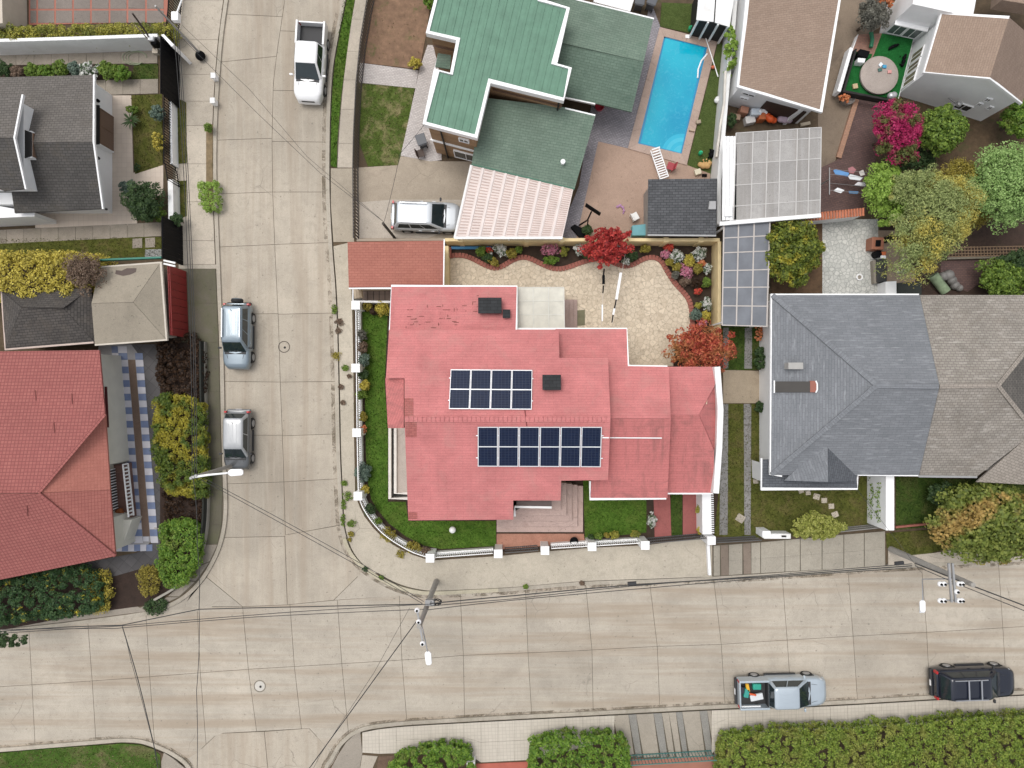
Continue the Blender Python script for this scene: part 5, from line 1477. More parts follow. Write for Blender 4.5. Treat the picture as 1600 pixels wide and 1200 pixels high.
# ------------------------------------------------------------------ glazed pergolas north of the grey house
PG1 = glassy('smoked_panel', (0.17, 0.18, 0.20), 0.25, 0.4, 0.93)
t = thing('pergola', 'long grey panel pergola with white grid beside the yellow wall', 'pergola', W(1166, 430, 0.1))
bil = pane_grid(t, [(1131, 349), (1205, 344), (1200, 510), (1128, 508)], [0, 0.31, 0.64, 0.97], [0, 0.145, 0.29, 0.465, 0.63, 0.81, 1.0], 2.7, PG1, paint('pergola_frame', (0.46, 0.42, 0.39), 0.6), fw=0.075)
posts(t, [bil(0.03, 0.03), bil(0.94, 0.03), bil(0.03, 0.97), bil(0.94, 0.97)], 2.66, WHITE)
PG2 = concrete('clouded_panel', (0.39, 0.375, 0.36), streak='y', stain=(0.24, 0.22, 0.20), stain_amt=0.45, island=0.12)
t = thing('pergola', 'pale clouded sheet pergola with white ribs below the brown roof', 'pergola', W(1205, 275, 0.1))
bil = pane_grid(t, [(1150, 208), (1283, 199), (1281, 334), (1146, 344)], [0, 0.20, 0.37, 0.52, 0.72, 0.86, 1.0], [0, 0.12, 0.36, 0.60, 0.84, 1.0], 2.9, PG2, paint('pergola_white', (0.50, 0.485, 0.47), 0.6), fw=0.05)
MB().bar(W(1124, 350, 2.92), W(1282, 337, 2.92), 0.22, 0.2).build('beam', WHITE, t, bevel=0.02)
for i in range(4):
    x = 1129.5 + 5.6 * i
    MB().prism([W(x, 213, 2.9), W(x + 5, 212.5, 2.9), W(x + 4, 344, 2.9), W(x - 1, 344.5, 2.9)], dz=0.04).build('white_sheet', WHITE, t)
MB().box(W(1138, 330, 3.0), (0.45, 0.6, 0.12)).build('vent_box', WHITE, t, bevel=0.03)
posts(t, [bil(0.02, 0.02), bil(0.98, 0.02), bil(0.02, 0.97), bil(0.98, 0.97)], 2.84, WHITE)

# ------------------------------------------------------------------ brown roofed white house
BRN = shingle('brown_shingles', (0.285, 0.205, 0.155), (0.32, 0.235, 0.18), (0.23, 0.165, 0.125), 0.30, 0.12, 0.14, gap=0.010)
BRN_D = shingle('brown_shingles_shade', (0.215, 0.155, 0.12), (0.245, 0.18, 0.14), (0.17, 0.12, 0.095), 0.30, 0.12, 0.14, gap=0.010)  # same brown shingles with the far slope's shade in the colour
bh = thing('house', 'white house with plain brown roof above the clouded pergola', 'house', W(1225, 60, 0.1))
P_H = plane3((1165, 20, 3.7), (1309, 0, 3.7), (1280, 172, 2.9))
roof_part('roof', P_H, [(1178, -60), (1169, 0), (1155, 133), (1281, 171), (1310, 0), (1318, -60)], BRN, bh)
wall_under(P_H, [(1178, -60), (1169, 0), (1155, 133), (1281, 171), (1310, 0), (1318, -60)], WHITE, bh, 0.18, zb=0.05)
ribbon(MB(), [on(1178, -60, P_H), on(1168, 0, P_H), on(1154, 133.5, P_H), on(1282, 172, P_H), on(1311, 0, P_H), on(1319, -60, P_H)], 0.2, 0.18).build('gutter', WHITE, bh)
fa, fb = on(1155, 133, P_H), on(1281, 171, P_H)
d = Vector((fb.x - fa.x, fb.y - fa.y, 0)); n = Vector((d.y, -d.x, 0)).normalized()
def bw(f, out=-0.14): 
    q = Vector((fa.x, fa.y, 0)) + d * f + n * out
    return q
window(bh, bw(0.10), bw(0.26), 2.0, 2.3, 0.10)
window(bh, bw(0.12), bw(0.22), 1.4, 1.65, 0.10)
vslab(bw(0.42), bw(0.92), 0.1, 1.9, 0.08).build('porch_opening', paint('porch_shadow_wood', (0.05, 0.028, 0.02), 0.8), bh)
q = bw(0.80, 0.0); MB().bar((q.x, q.y, 0.1), (q.x + 0.25, q.y + 0.05, 2.5), 0.18).build('porch_post', WHITE, bh)
# pile of boxes and toys by its wall
piles = [(1151, 183, .45, .35, .4, (0.35, 0.24, 0.17), 'brown cardboard box at the left of the junk pile'), (1163, 172, .5, .4, .7, (0.42, 0.20, 0.13), 'reddish box on the junk pile'), (1172, 187, .6, .45, .5, (0.62, 0.60, 0.58), 'pale crate in front of the junk pile'), (1181, 175, .6, .4, .8, (0.60, 0.66, 0.72), 'pale blue box on the junk pile'), (1191, 182, .4, .4, .7, (0.50, 0.14, 0.05), 'small orange tub in the junk pile'), (1258, 194, .6, .2, .2, (0.45, 0.38, 0.28), 'tan plank at the right end of the junk pile')]
for i, (x, y, sx, sy, sz, col, lab) in enumerate(piles):
    p = W(x, y, sz)
    o = MB().box((p.x, p.y, 0.1 + sz / 2), (sx, sy, sz), rz=rnd.uniform(-0.4, 0.4)).build('storage_box', paint('junk_%d' % i, col, 0.7), bevel=0.03)
    tag(o, lab, 'box', 'junk stacked under the pergola edge')
blobmesh('plastic_sheet', 'bright orange plastic sheet on the junk pile', 'sheet', [(1199, 182, 0.6, 0.22), (1204, 186, 0.6, 0.24), (1209, 188, 0.5, 0.2)], paint('sheet_orange', (0.70, 0.10, 0.02), 0.5))
blobmesh('beanbag', 'lilac cushion on the junk pile', 'cushion', [(1220, 186, 0.5, 0.22), (1226, 186, 0.5, 0.26), (1233, 187, 0.5, 0.22)], paint('cushion_lilac', (0.48, 0.38, 0.46), 0.9))
blobmesh('sack', 'white sack between the orange sheet and the crate', 'sack', [(1188, 174, 0.8, 0.16), (1193, 172, 0.8, 0.15), (1196, 176, 0.7, 0.14)], WHITE)

# ------------------------------------------------------------------ tall white house in the corner
th_ = thing('house', 'tall white gabled house with brown roof in the top right corner', 'house', W(1500, 60, 0.1))
P_1 = plane3((1472, 22, 3.4), (1445, 112, 3.4), (1577, 27, 4.8))
rA, rB = on(1577, 27, P_1), on(1547, 121, P_1)
r1 = roof_part('roof', P_1, [(1472, 22), (1577, 27), (1547, 121), (1445, 112)], BRN, th_)
# mirrored slope on the far side of the ridge
rd = Vector((rB.x - rA.x, rB.y - rA.y, 0)).normalized(); rn = Vector((-rd.y, rd.x, 0))
eL0, eL1 = on(1472, 22, P_1), on(1445, 112, P_1)
def mirror(p):
    q = p - rA; k = q.x * rn.x + q.y * rn.y
    return Vector((p.x - 2 * k * rn.x, p.y - 2 * k * rn.y, p.z))
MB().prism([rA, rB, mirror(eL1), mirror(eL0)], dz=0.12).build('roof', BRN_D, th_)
fin = [eL0, eL1, mirror(eL1), mirror(eL0)]
ctr = sum(fin, Vector()) / 4
wl4 = []
for p in fin:
    v = Vector((p.x - ctr.x, p.y - ctr.y, 0)); wl4.append(Vector((ctr.x + v.x * 0.93, ctr.y + v.y * 0.93, 0)))
# gabled wall volume
gA = (wl4[0] + wl4[3]) / 2; gB = (wl4[1] + wl4[2]) / 2
zt, zr = 3.22, 4.55
vs_ = [Vector((p.x, p.y, 0.05)) for p in wl4] + [Vector((p.x, p.y, zt)) for p in wl4] + [Vector((gA.x, gA.y, zr)), Vector((gB.x, gB.y, zr))]
MB().add(vs_, [(3, 2, 1, 0), (0, 1, 5, 4), (1, 2, 6, 9, 5), (2, 3, 7, 6), (3, 0, 4, 8, 7), (4, 5, 9, 8), (6, 7, 8, 9)]).build('wall', WHITE, th_)
ribbon(MB(), [rA, eL0, eL1, rB, mirror(eL1)], 0.16, 0.2).build('bargeboard', WHITE, th_)
# windows and lamp on the gable wall
sA, sB = wl4[1], wl4[2]
dv = (sB - sA)
gn_ = Vector((dv.y, -dv.x, 0)).normalized()
if gn_.y > 0: gn_ = -gn_
def gp(f, out=0.02): return sA + dv * f + gn_ * out
window(th_, gp(0.58), gp(0.76), 0.7, 1.4, 0.10)
window(th_, gp(0.74), gp(0.80), 2.3, 2.7, 0.10)
window(th_, gp(0.74), gp(0.79), 1.65, 2.0, 0.10)
window(th_, gp(0.86), gp(0.91), 1.6, 2.0, 0.10)
q = gp(0.44, 0.1); MB().bar((q.x, q.y, 1.6), (q.x + gn_.x * 0.5 + 0.5, q.y + gn_.y * 0.5, 1.9), 0.05).build('lamp_arm', GREYM, th_)
MB().lathe((q.x + gn_.x * 0.5 + 0.6, q.y + gn_.y * 0.5, 1.85), [(0.18, 0), (0.14, 0.15), (0.03, 0.2)], 12).build('lamp_head', GREYM, th_, smooth=40)
# north wing closing the roof terrace, windows of both walls on to the terrace
TZ = 0.6
wa, wb_ = W(1380, 50, TZ), W(1430, 61, TZ)
wd_ = (wb_ - wa).normalized()
MB().prism([Vector((p.x, p.y, 3.7)) for p in (wa, wb_ + wd_ * 1.5, wb_ + wd_ * 1.5 + Vector((1.2, 6.5, 0)), wa + Vector((1.2, 6.5, 0)))], zb=0.05).build('wing', WHITE, th_, bevel=0.02)
wo_ = Vector((wd_.y, -wd_.x, 0))
if wo_.y > 0: wo_ = -wo_
for f0, f1 in ((0.04, 0.50), (0.52, 0.97)):
    L_ = (wb_ - wa).length
    window(th_, wa + wd_ * L_ * f0 + wo_ * 0.02, wa + wd_ * L_ * f1 + wo_ * 0.02, TZ + 0.05, TZ + 1.25, 0.10, glass=glassy('terrace_glass', (0.12, 0.14, 0.14), 0.1, 0.6))
MB().prism([Vector((p.x, p.y, TZ + 1.36)) for p in (wa + wo_ * 0.25, wb_ + wo_ * 0.25, wb_, wa)], dz=0.08).build('canopy', WHITE, th_)
ww0, ww1 = wl4[0], wl4[1]
wdv = (ww1 - ww0); wnn = Vector((wdv.y, -wdv.x, 0)).normalized()
if wnn.x > 0: wnn = -wnn
for f0, f1 in ((0.28, 0.50), (0.52, 0.72), (0.74, 0.97)):
    window(th_, ww0 + wdv * f0 + wnn * 0.02, ww0 + wdv * f1 + wnn * 0.02, TZ + 0.1, TZ + 1.35, 0.10, glass=glassy('terrace_glass_tan', (0.20, 0.17, 0.12), 0.15, 0.5))
MB().prism([W(1570, -40, 3.0), W(1640, -40, 3.0), W(1640, 12, 3.0), W(1566, 0, 3.0)], zb=2.0).build('rear_roof', BRN, th_)
# carpeted roof terrace with round stone table, parapets
tr = thing('terrace', 'green carpeted roof terrace with white parapet on the tall white house', 'terrace', W(1365, 110, 0.1))
MB().prism([W(1340, 54, TZ - 0.1), W(1428, 60, TZ - 0.1), W(1404, 156, TZ - 0.1), W(1316, 143, TZ - 0.1), W(1330, 80, TZ - 0.1)], zb=0.05).build('base_wall', WHITE, tr)
MB().prism([W(1377, 52, TZ), W(1427, 61, TZ), W(1403, 155, TZ), W(1317, 142, TZ), W(1334, 80, TZ), W(1365, 85, TZ)], dz=0.09).build('carpet', TURF_G, tr)
MB().prism([W(1342, 54, TZ - 0.01), W(1378, 52, TZ - 0.01), W(1364, 87, TZ - 0.01), W(1333, 80, TZ - 0.01)], dz=0.08).build('brick_path', tiles('terrace_brick', (0.28, 0.14, 0.10), (0.34, 0.17, 0.12), (0.2, 0.14, 0.11), 0.2, 0.1, 0.5, 0.012), tr)
MB().prism([W(1366, 84, TZ + 0.015), W(1378, 52, TZ + 0.015), W(1374, 52, TZ + 0.015), W(1358, 100, TZ + 0.015)], dz=0.03).build('brick_path', tiles('terrace_brick', (0.28, 0.14, 0.10), (0.34, 0.17, 0.12), (0.2, 0.14, 0.11), 0.2, 0.1, 0.5, 0.012), tr)
ribbon(MB(), [W(1331, 74, TZ + 0.6), W(1311, 143, TZ + 0.6)], 0.22, 0.7).build('parapet', WHITE, tr, bevel=0.03)
ribbon(MB(), [W(1338, 76, TZ + 0.5), W(1319, 142, TZ + 0.5), W(1401, 158, TZ + 0.5)], 0.12, 0.55).build('railing', DARK, tr, bevel=0.02)
tb = thing('stone_table', 'big round stone table top on the green carpet', 'table', W(1371, 120, TZ))
MB().lathe(W(1372, 119, TZ + 0.10), [(1.05, 0), (1.16, 0.03), (1.16, 0.16), (1.08, 0.20), (0.8, 0.215), (0.4, 0.20), (0.05, 0.21)], 36).build('table_top', concrete('table_stone', (0.42, 0.36, 0.32), stain_amt=0.4), tb, smooth=40)
MB().lathe(W(1372, 119, TZ), [(0.5, 0), (0.35, 0.12)], 18).build('pedestal', WALK_DIM, tb)
for i, (x, y, col, lab) in enumerate(((1376, 101, (0.70, 0.74, 0.78), 'white napkin on the round stone table'), (1382, 104, (0.05, 0.30, 0.50), 'blue napkin on the round stone table'), (1375, 109, (0.06, 0.13, 0.11), 'dark green cup on the round stone table'), (1390, 112, (0.62, 0.30, 0.28), 'pink napkin on the round stone table'))):
    o = MB().box(W(x, y, TZ + 0.35), (0.24, 0.2, 0.07), rz=rnd.uniform(-1, 1)).build('napkin' if 'napkin' in lab else 'cup', paint('tableware%d' % i, col, 0.7), bevel=0.02); tag(o, lab, 'tableware')
blobmesh('cat', 'black cat stretched on the green carpet above the stone table', 'cat', [(1391, 75, TZ + .12, 0.10), (1395, 73, TZ + .14, 0.11), (1399, 71, TZ + .14, 0.10), (1403, 70, TZ + .14, 0.08), (1389, 77, TZ + .12, 0.05), (1401, 73, TZ + .08, 0.04)], BLACK)
blobmesh('cat', 'black cat with legs out beside the terrace windows', 'cat', [(1413, 90, TZ + .14, 0.12), (1412, 96, TZ + .14, 0.13), (1410, 102, TZ + .12, 0.10), (1407, 88, TZ + .08, 0.05), (1406, 100, TZ + .08, 0.05), (1415, 86, TZ + .16, 0.08)], BLACK)
t = thing('grill', 'black grill box with white sink on the terrace', 'grill', W(1350, 87, TZ))
MB().prism([W(1344, 76, TZ + .6), W(1360, 80, TZ + .6), W(1356, 90, TZ + .6), W(1341, 86, TZ + .6)], zb=TZ).build('body', BLACK, t, bevel=0.03)
MB().prism([W(1341, 90, TZ + .5), W(1353, 91, TZ + .5), W(1351, 98, TZ + .5), W(1340, 97, TZ + .5)], zb=TZ).build('sink', WHITE, t, bevel=0.03)
MB().tube([W(1361, 50, TZ + .2), W(1363, 62, TZ + .2), W(1361, 74, TZ + .2)], 0.12, 8).build('green_pipe', paint('pipe_green', (0.02, 0.16, 0.08)), t)
tag(MB().box(W(1336, 135, TZ + 0.08), (0.3, 0.3, 0.14), rz=0.2).build('wooden_frame', paint('frame_wood', (0.5, 0.38, 0.22)), bevel=0.02), 'small pale wooden frame in the carpet corner', 'frame')
blobmesh('garden_urn', 'silver rounded urn at the lower rim of the terrace', 'urn', [(1392, 150, TZ + .3, 0.22), (1396, 149, TZ + .3, 0.22)], paint('silver_urn', (0.55, 0.55, 0.56), 0.3, 0.5))
tag(MB().lathe(W(1321, 157, 0.14), [(0.35, 0), (0.42, 0.45), (0.38, 0.48), (0.3, 0.3)], 18).build('plant_pot', paint('pot_grey', (0.27, 0.24, 0.22), 0.8, var=0.2), smooth=40), 'large grey pot below the terrace corner', 'pot')

# brick yard between the houses
DBR = tiles('dark_brick_paving', (0.10, 0.055, 0.05), (0.135, 0.075, 0.065), (0.06, 0.04, 0.035), 0.22, 0.11, 0.5, 0.012, 0.3)
sheet('side_yard', [(1310, -60), (1395, -60), (1380, 40), (1345, 60), (1312, 150), (1345, 160), (1300, 262), (1278, 262), (1278, 175), (1290, 120)], 0.136, concrete('dirty_yard', (0.24, 0.185, 0.135), stain=(0.07, 0.05, 0.04), stain_amt=0.8, patch=0.4), 0.05)
sheet('brick_yard', [(1340, 155), (1392, 165), (1370, 240), (1352, 332), (1280, 332), (1282, 262), (1308, 250)], 0.140, DBR, 0.05, uvrot=R(-12))
tag(ribbon(MB(), [W(1339, 155, 0.3), W(1311, 246, 0.3)], 0.30, 0.2).build('brick_border', tiles('border_brick', (0.36, 0.19, 0.12), (0.42, 0.23, 0.15), (0.26, 0.17, 0.12), 0.2, 0.1, 0.5, 0.012), bevel=0.01), 'orange brick border strip along the dark brick yard', 'border')
# washing laid on the yard
for i, (pts, col, lab) in enumerate((([(1302, 266), (1306, 264), (1327, 270), (1325, 276), (1305, 272)], (0.12, 0.27, 0.52), 'blue cloth drying over the dark yard'), ([(1325, 275), (1329, 272), (1349, 277), (1344, 282), (1328, 280)], (0.66, 0.68, 0.70), 'white cloth next to the blue cloth'), ([(1325, 263), (1332, 260), (1338, 265), (1334, 271), (1327, 270)], (0.36, 0.16, 0.17), 'dusky pink cloth above the white one'), ([(1342, 268), (1349, 265), (1352, 273), (1345, 275)], (0.58, 0.55, 0.52), 'pale cloth at the right of the washing'), ([(1335, 289), (1341, 284), (1355, 286), (1352, 291)], (0.60, 0.58, 0.60), 'grey white cloth lower in the washing'), ([(1302, 298), (1309, 293), (1320, 297), (1314, 302)], (0.70, 0.71, 0.72), 'white cloth at the lower left of the washing'), ([(1326, 298), (1342, 299), (1340, 303), (1327, 302)], (0.10, 0.20, 0.34), 'dark blue cloth at the lower edge of the washing'))):
    P = [W(x, y, 1.45) for x, y in pts]
    mb = MB(); mb.prism(P, dz=0.03)
    cdir = (P[1] - P[0])
    o = mb.build('hanging_cloth', paint('cloth%d' % i, col, 0.9, var=0.12), bevel=0.015); tag(o, lab, 'washing', 'washing on the lines over the dark brick yard')
t = thing('drying_line', 'washing lines on two posts over the dark brick yard', 'washing line', W(1328, 285, 0.14))
for x in (1296, 1358):
    p = W(x, 280, 1.5); MB().bar((p.x, p.y, 0.1), (p.x, p.y, 1.5), 0.06).build('post', GREYM, t); MB().bar(W(x, 262, 1.5), W(x, 304, 1.5), 0.05).build('crossbar', GREYM, t)
for y in (267, 275, 289, 300): MB().tube([W(1296, y - 3, 1.47), W(1358, y + 3, 1.47)], 0.01, 4).build('line', GREYM, t)
# terracotta tiled wall
tw = thing('tiled_wall', 'wall topped with orange terracotta tiles between the yards', 'wall', W(1305, 338, 0.1))
A, B = W(1259, 340, 1.7), W(1350, 331, 1.7)
ribbon(MB(), [A, B], 0.3, 0, 0.05).build('wall_panel', WHITE_DIRTY, tw)
TC = paint('terracotta', (0.46, 0.16, 0.085), 0.8, var=0.2)
nT = 20; dT = (B - A) / nT; nn = Vector((-dT.y, dT.x, 0)).normalized()
for i in range(nT):
    q = A + dT * (i + 0.5)
    MB().tube([q + nn * 0.22 + Vector((0, 0, 0.10)), q - nn * 0.24 + Vector((0, 0, 0.02))], 0.075, 8).build('tile', TC, tw, smooth=50)
# patterned patio and clutter north of the grey house
sheet('soil_bed', [(1205, 345), (1285, 343), (1285, 462), (1205, 462)], 0.135, soil('soil_bed_brown', (0.11, 0.065, 0.035)), 0.05)
sheet('patterned_patio', [(1285, 344), (1372, 342), (1374, 462), (1285, 462)], 0.140, crazy('grey_cobble_print', (0.46, 0.46, 0.43), (0.54, 0.535, 0.50), (0.34, 0.345, 0.32), 4.0, 0.35), 0.05)
sheet('brick_path', [(1372, 360), (1405, 360), (1430, 425), (1430, 442), (1374, 442)], 0.141, concrete('buff_path', (0.38, 0.29, 0.22)), 0.05)
sheet('back_yard', [(1375, 330), (1700, 300), (1700, 462), (1375, 462)], 0.134, soil('yard_dark', (0.055, 0.033, 0.024), (0.03, 0.05, 0.015), 0.5), 0.05)
sheet('back_yard', [(1400, 160), (1700, 140), (1700, 330), (1400, 330)], 0.132, soil('yard_brown', (0.10, 0.065, 0.035), (0.045, 0.06, 0.015), 0.7), 0.05)
sheet('brick_path', [(1470, 408), (1562, 404), (1548, 430), (1512, 456), (1470, 440)], 0.143, DBR, 0.05)
t = thing('barbecue', 'terracotta barbecue with black grill by the cobbled patio', 'barbecue', W(1373, 380, 0.14))
MB().prism([W(1363, 370, 0.9), W(1382, 371, 0.9), W(1381, 390, 0.9), W(1362, 389, 0.9)], zb=0.14).build('body', paint('bbq_brick', (0.30, 0.12, 0.07)), t, bevel=0.03)
MB().prism([W(1369, 375, 0.95), W(1377, 375, 0.95), W(1376, 385, 0.95), W(1368, 385, 0.95)], dz=0.05).build('grill_tray', BLACK, t, bevel=0.01)
tag(MB().lathe(W(1383, 375, 0.14), [(0.2, 0), (0.2, 0.7), (0.05, 0.75)], 12).build('gas_bottle', BLACK, smooth=40), 'black gas bottle right of the terracotta barbecue', 'gas bottle')
t = thing('garden_bench', 'dark padded chest bench beside the barbecue', 'bench', W(1372, 425, 0.14))
MB().prism([W(1370, 405, 0.62), W(1386, 405, 0.62), W(1386, 440, 0.62), W(1371, 441, 0.62)], zb=0.14).build('lid', paint('bench_black', (0.03, 0.03, 0.03), 0.6), t, bevel=0.03)
MB().prism([W(1364, 407, 0.5), W(1370, 406, 0.5), W(1371, 442, 0.5), W(1366, 443, 0.5)], zb=0.14).build('side_panel', WALK_DIM, t, bevel=0.02)
tag(MB().lathe(W(1366, 399, 0.14), [(0.2, 0), (0.24, 0.5), (0.02, 0.56)], 14).build('stool', BLACK, smooth=40), 'black drum stool between barbecue and bench', 'stool')
tag(MB().box(W(1377, 397, 0.4), (0.36, 0.24, 0.5)).build('tub', paint('tub_orange', (0.55, 0.14, 0.05)), bevel=0.04), 'orange tub below the terracotta barbecue', 'tub')
tag(MB().box(W(1377, 402.5, 0.42), (0.34, 0.2, 0.54)).build('tub', WHITE, bevel=0.04), 'white tub at the head of the dark bench', 'tub')
t = thing('pet_bowl', 'white ring shaped bowl on the cobbled patio', 'bowl', W(1343, 433, 0.14))
MB().tube([W(1343, 433, 0.22) + Vector((0.17 * math.cos(k), 0.17 * math.sin(k), 0)) for k in np.linspace(0, 6.283, 21)], 0.05, 8).build('rim', WHITE, t)
MB().lathe(W(1343, 433, 0.15), [(0.15, 0), (0.17, 0.06)], 16).build('base', WALK_DIM, t)
tag(MB().prism([W(1384, 440, 1.1), W(1401, 439, 1.1), W(1401, 462, 1.1), W(1384, 462, 1.1)], zb=0.1).build('white_pillar', WHITE, bevel=0.02), 'white block pillar against the grey roof edge', 'pillar')
t = thing('trellis', 'brown lattice fence lying across the dark back yard', 'trellis', W(1540, 392, 0.14))
LAT = paint('lattice_brown', (0.19, 0.125, 0.075), 0.85)
for y in (386, 391, 396, 400): MB().bar(W(1480, y + 1, 0.9), W(1640, y - 2, 0.9), 0.05).build('slat', LAT, t)
mb = MB()
for x in range(1482, 1640, 5): mb.bar(W(x, 385, 0.86), W(x + 1, 401, 0.86), 0.04)
mb.build('cross_slats', LAT, t, kind='stuff')
MB().bar(W(1480, 404, 0.3), W(1640, 400, 0.3), 0.12).build('bottom_rail', paint('rail_grey', (0.3, 0.26, 0.2)), t)
tag(MB().tube([W(1458, 430, 0.5), W(1466, 441, 0.5), W(1478, 456, 0.5)], 0.3, 10).build('rolled_carpet', paint('carpet_green_pattern', (0.20, 0.26, 0.16), 0.9, var=0.5), smooth=40), 'rolled greenish rug lying by the grey roof', 'rug')
blobmesh('plastic_heap', 'grey plastic heap beside the rolled rug', 'heap', [(1474, 432, 0.4, 0.3), (1482, 430, 0.4, 0.34), (1487, 438, 0.35, 0.3), (1492, 446, 0.3, 0.28), (1499, 450, 0.3, 0.22)], paint('heap_grey', (0.20, 0.19, 0.18), 0.5, var=0.3))
tag(MB().prism([W(1402, 442, 0.3), W(1440, 440, 0.3), W(1440, 462, 0.3), W(1402, 462, 0.3)], dz=0.1).build('dark_tarp', paint('tarp_dark', (0.02, 0.025, 0.02), 0.6)), 'dark tarp beside the white pillar', 'tarp')
blobmesh('garden_figures', 'pale garden ornaments at the foot of the yellow tipped conifer', 'ornament', [(1410, 407, 0.3, 0.14), (1417, 408, 0.3, 0.1), (1412, 424, 0.3, 0.17), (1404, 425, 0.25, 0.1), (1419, 423, 0.3, 0.12)], paint('ornament_grey', (0.42, 0.40, 0.37), 0.8))
# ------------------------------------------------------------------ grey roofed house at top left
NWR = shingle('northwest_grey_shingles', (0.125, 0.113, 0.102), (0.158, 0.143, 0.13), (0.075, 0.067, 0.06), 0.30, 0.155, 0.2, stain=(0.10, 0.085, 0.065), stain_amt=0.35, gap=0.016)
NWR_D = shingle('northwest_shingles_shaded', (0.062, 0.058, 0.054), (0.083, 0.077, 0.072), (0.034, 0.031, 0.029), 0.30, 0.155, 0.25, stain=(0.10, 0.08, 0.05), stain_amt=0.4, gap=0.016)  # same shingles for the south slopes, their shade painted into the colour
BROWNF = paint('brown_window_frame', (0.16, 0.095, 0.06), 0.7, var=0.2)
nh = thing('house', 'white house with dark grey shingle roof and dormer at top left', 'house', W(70, 230, 0.1))
Na = plane3((0, 121, 2.6), (147, 117, 2.6), (72, 222, 3.9))
Nb = plane3((0, 222, 3.9), (145, 222, 3.9), (80, 329, 2.6))
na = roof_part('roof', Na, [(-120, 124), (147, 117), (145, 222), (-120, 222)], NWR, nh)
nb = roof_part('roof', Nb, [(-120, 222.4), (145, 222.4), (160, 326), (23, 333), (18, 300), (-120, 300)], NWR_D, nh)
fascia(nh, [on(146.5, 116.5, Na, 0.02), on(146, 222, Na, 0.02), on(160.5, 326.5, Nb, 0.02)], w=0.09)
ga_, gb_, gc_ = on(143, 121, Na), on(141, 222, Na), on(155, 322, Nb)
# gable end volume
far = -30.0
vsn = []
for p, zz in ((ga_, 3.75), (gb_, 5.12), (gc_, 3.75)): vsn += [Vector((p.x - 0.25, p.y, zz)), Vector((-38, p.y, zz))]
xg = min(ga_.x, gb_.x, gc_.x) - 0.25
gx = lambda y: xg
v = [Vector((xg, ga_.y, 2.35)), Vector((xg, gb_.y, 3.7)), Vector((xg, gc_.y + 0.2, 2.35)), Vector((xg, gc_.y + 0.2, 0.05)), Vector((xg, ga_.y, 0.05))]
v2 = [Vector((-40, q.y, q.z)) for q in v]
MB().add(v + v2, [(0, 1, 2, 3, 4), (9, 8, 7, 6, 5), (0, 5, 6, 1), (1, 6, 7, 2), (2, 7, 8, 3), (3, 8, 9, 4), (4, 9, 5, 0)]).build('wall', WHITE, nh)
# bay window on the gable wall
y0, y1 = W(150, 170, 1.6).y, W(150, 230, 1.6).y
by = MB().prism([Vector((xg - 0.05, y0, 2.1)), Vector((xg + 0.32, y0 - 0.05, 2.1)), Vector((xg + 0.32, y1 + 0.05, 2.1)), Vector((xg - 0.05, y1, 2.1))], zb=0.5).build('bay_window', WHITE, nh)
MB().prism([Vector((xg - 0.05, y0 + 0.05, 2.2)), Vector((xg + 0.40, y0, 2.14)), Vector((xg + 0.40, y1, 2.14)), Vector((xg - 0.05, y1 - 0.05, 2.2))], dz=0.05).build('bay_roof', DARK, by)
window(nh, Vector((xg + 0.33, y0 - 0.1, 0)), Vector((xg + 0.33, y1 + 0.1, 0)), 0.6, 2.0, 0.08, frame=BROWNF, glass=paint('curtain_brown', (0.16, 0.10, 0.07), 0.6))
for yy in (155, 245):
    q = W(150, yy, 2.0); MB().lathe((xg + 0.1, q.y, 1.7), [(0.09, 0), (0.1, 0.15), (0.03, 0.2)], 10).build('wall_lamp', BLACK, nh, smooth=40)
# dormer on the left
dm_a = plane3((0, 150, 4.6), (35, 148, 4.6), (10, 215, 5.0)); dm_b = plane3((0, 215, 5.0), (22, 215, 5.0), (20, 296, 4.2))
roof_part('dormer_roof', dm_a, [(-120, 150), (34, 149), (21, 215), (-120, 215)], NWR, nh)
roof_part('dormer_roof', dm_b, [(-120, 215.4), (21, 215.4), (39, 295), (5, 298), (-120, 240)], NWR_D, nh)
fascia(nh, [on(35, 147.5, dm_a, 0.02), on(22, 215, dm_a, 0.02), on(40, 295.5, dm_b, 0.02)], w=0.09)
p0, p1 = on(31, 153, dm_a), on(36, 292, dm_b)
xd = min(p0.x, on(20, 215, dm_a).x) - 0.05
MB().prism([Vector((xd, p0.y - 0.1, 4.1)), Vector((-40, p0.y - 0.1, 4.1)), Vector((-40, p1.y + 0.1, 4.1)), Vector((xd, p1.y + 0.1, 4.1))], zb=2.2).build('dormer_wall', WHITE, nh)
ya, yb_ = W(40, 206, 3.8).y, W(40, 248, 3.8).y
db = MB().prism([Vector((xd - 0.05, ya, 3.95)), Vector((xd + 0.35, ya, 3.95)), Vector((xd + 0.35, yb_, 3.95)), Vector((xd - 0.05, yb_, 3.95))], zb=3.0).build('dormer_bay', WHITE, nh)
MB().prism([Vector((xd - 0.04, ya + 0.05, 4.02)), Vector((xd + 0.36, ya - 0.1, 3.98)), Vector((xd + 0.36, yb_ + 0.1, 3.98)), Vector((xd - 0.04, yb_ - 0.05, 4.02))], dz=0.05).build('bay_roof', DARK, db)
window(nh, Vector((xd + 0.36, ya - 0.1, 0)), Vector((xd + 0.36, yb_ + 0.1, 0)), 3.05, 3.9, 0.08, frame=BROWNF, glass=paint('curtain_brown', (0.16, 0.10, 0.07), 0.6))
MB().prism([W(-120, 300, 2.1), W(54, 332, 2.1), W(54, 338, 2.1), W(-120, 346, 2.1)], zb=0.05).build('lower_wall', WHITE, nh)
MB().bar(W(160, 326, 2.4), W(168, 327, 0.4), 0.09).build('downpipe', DARK, nh)

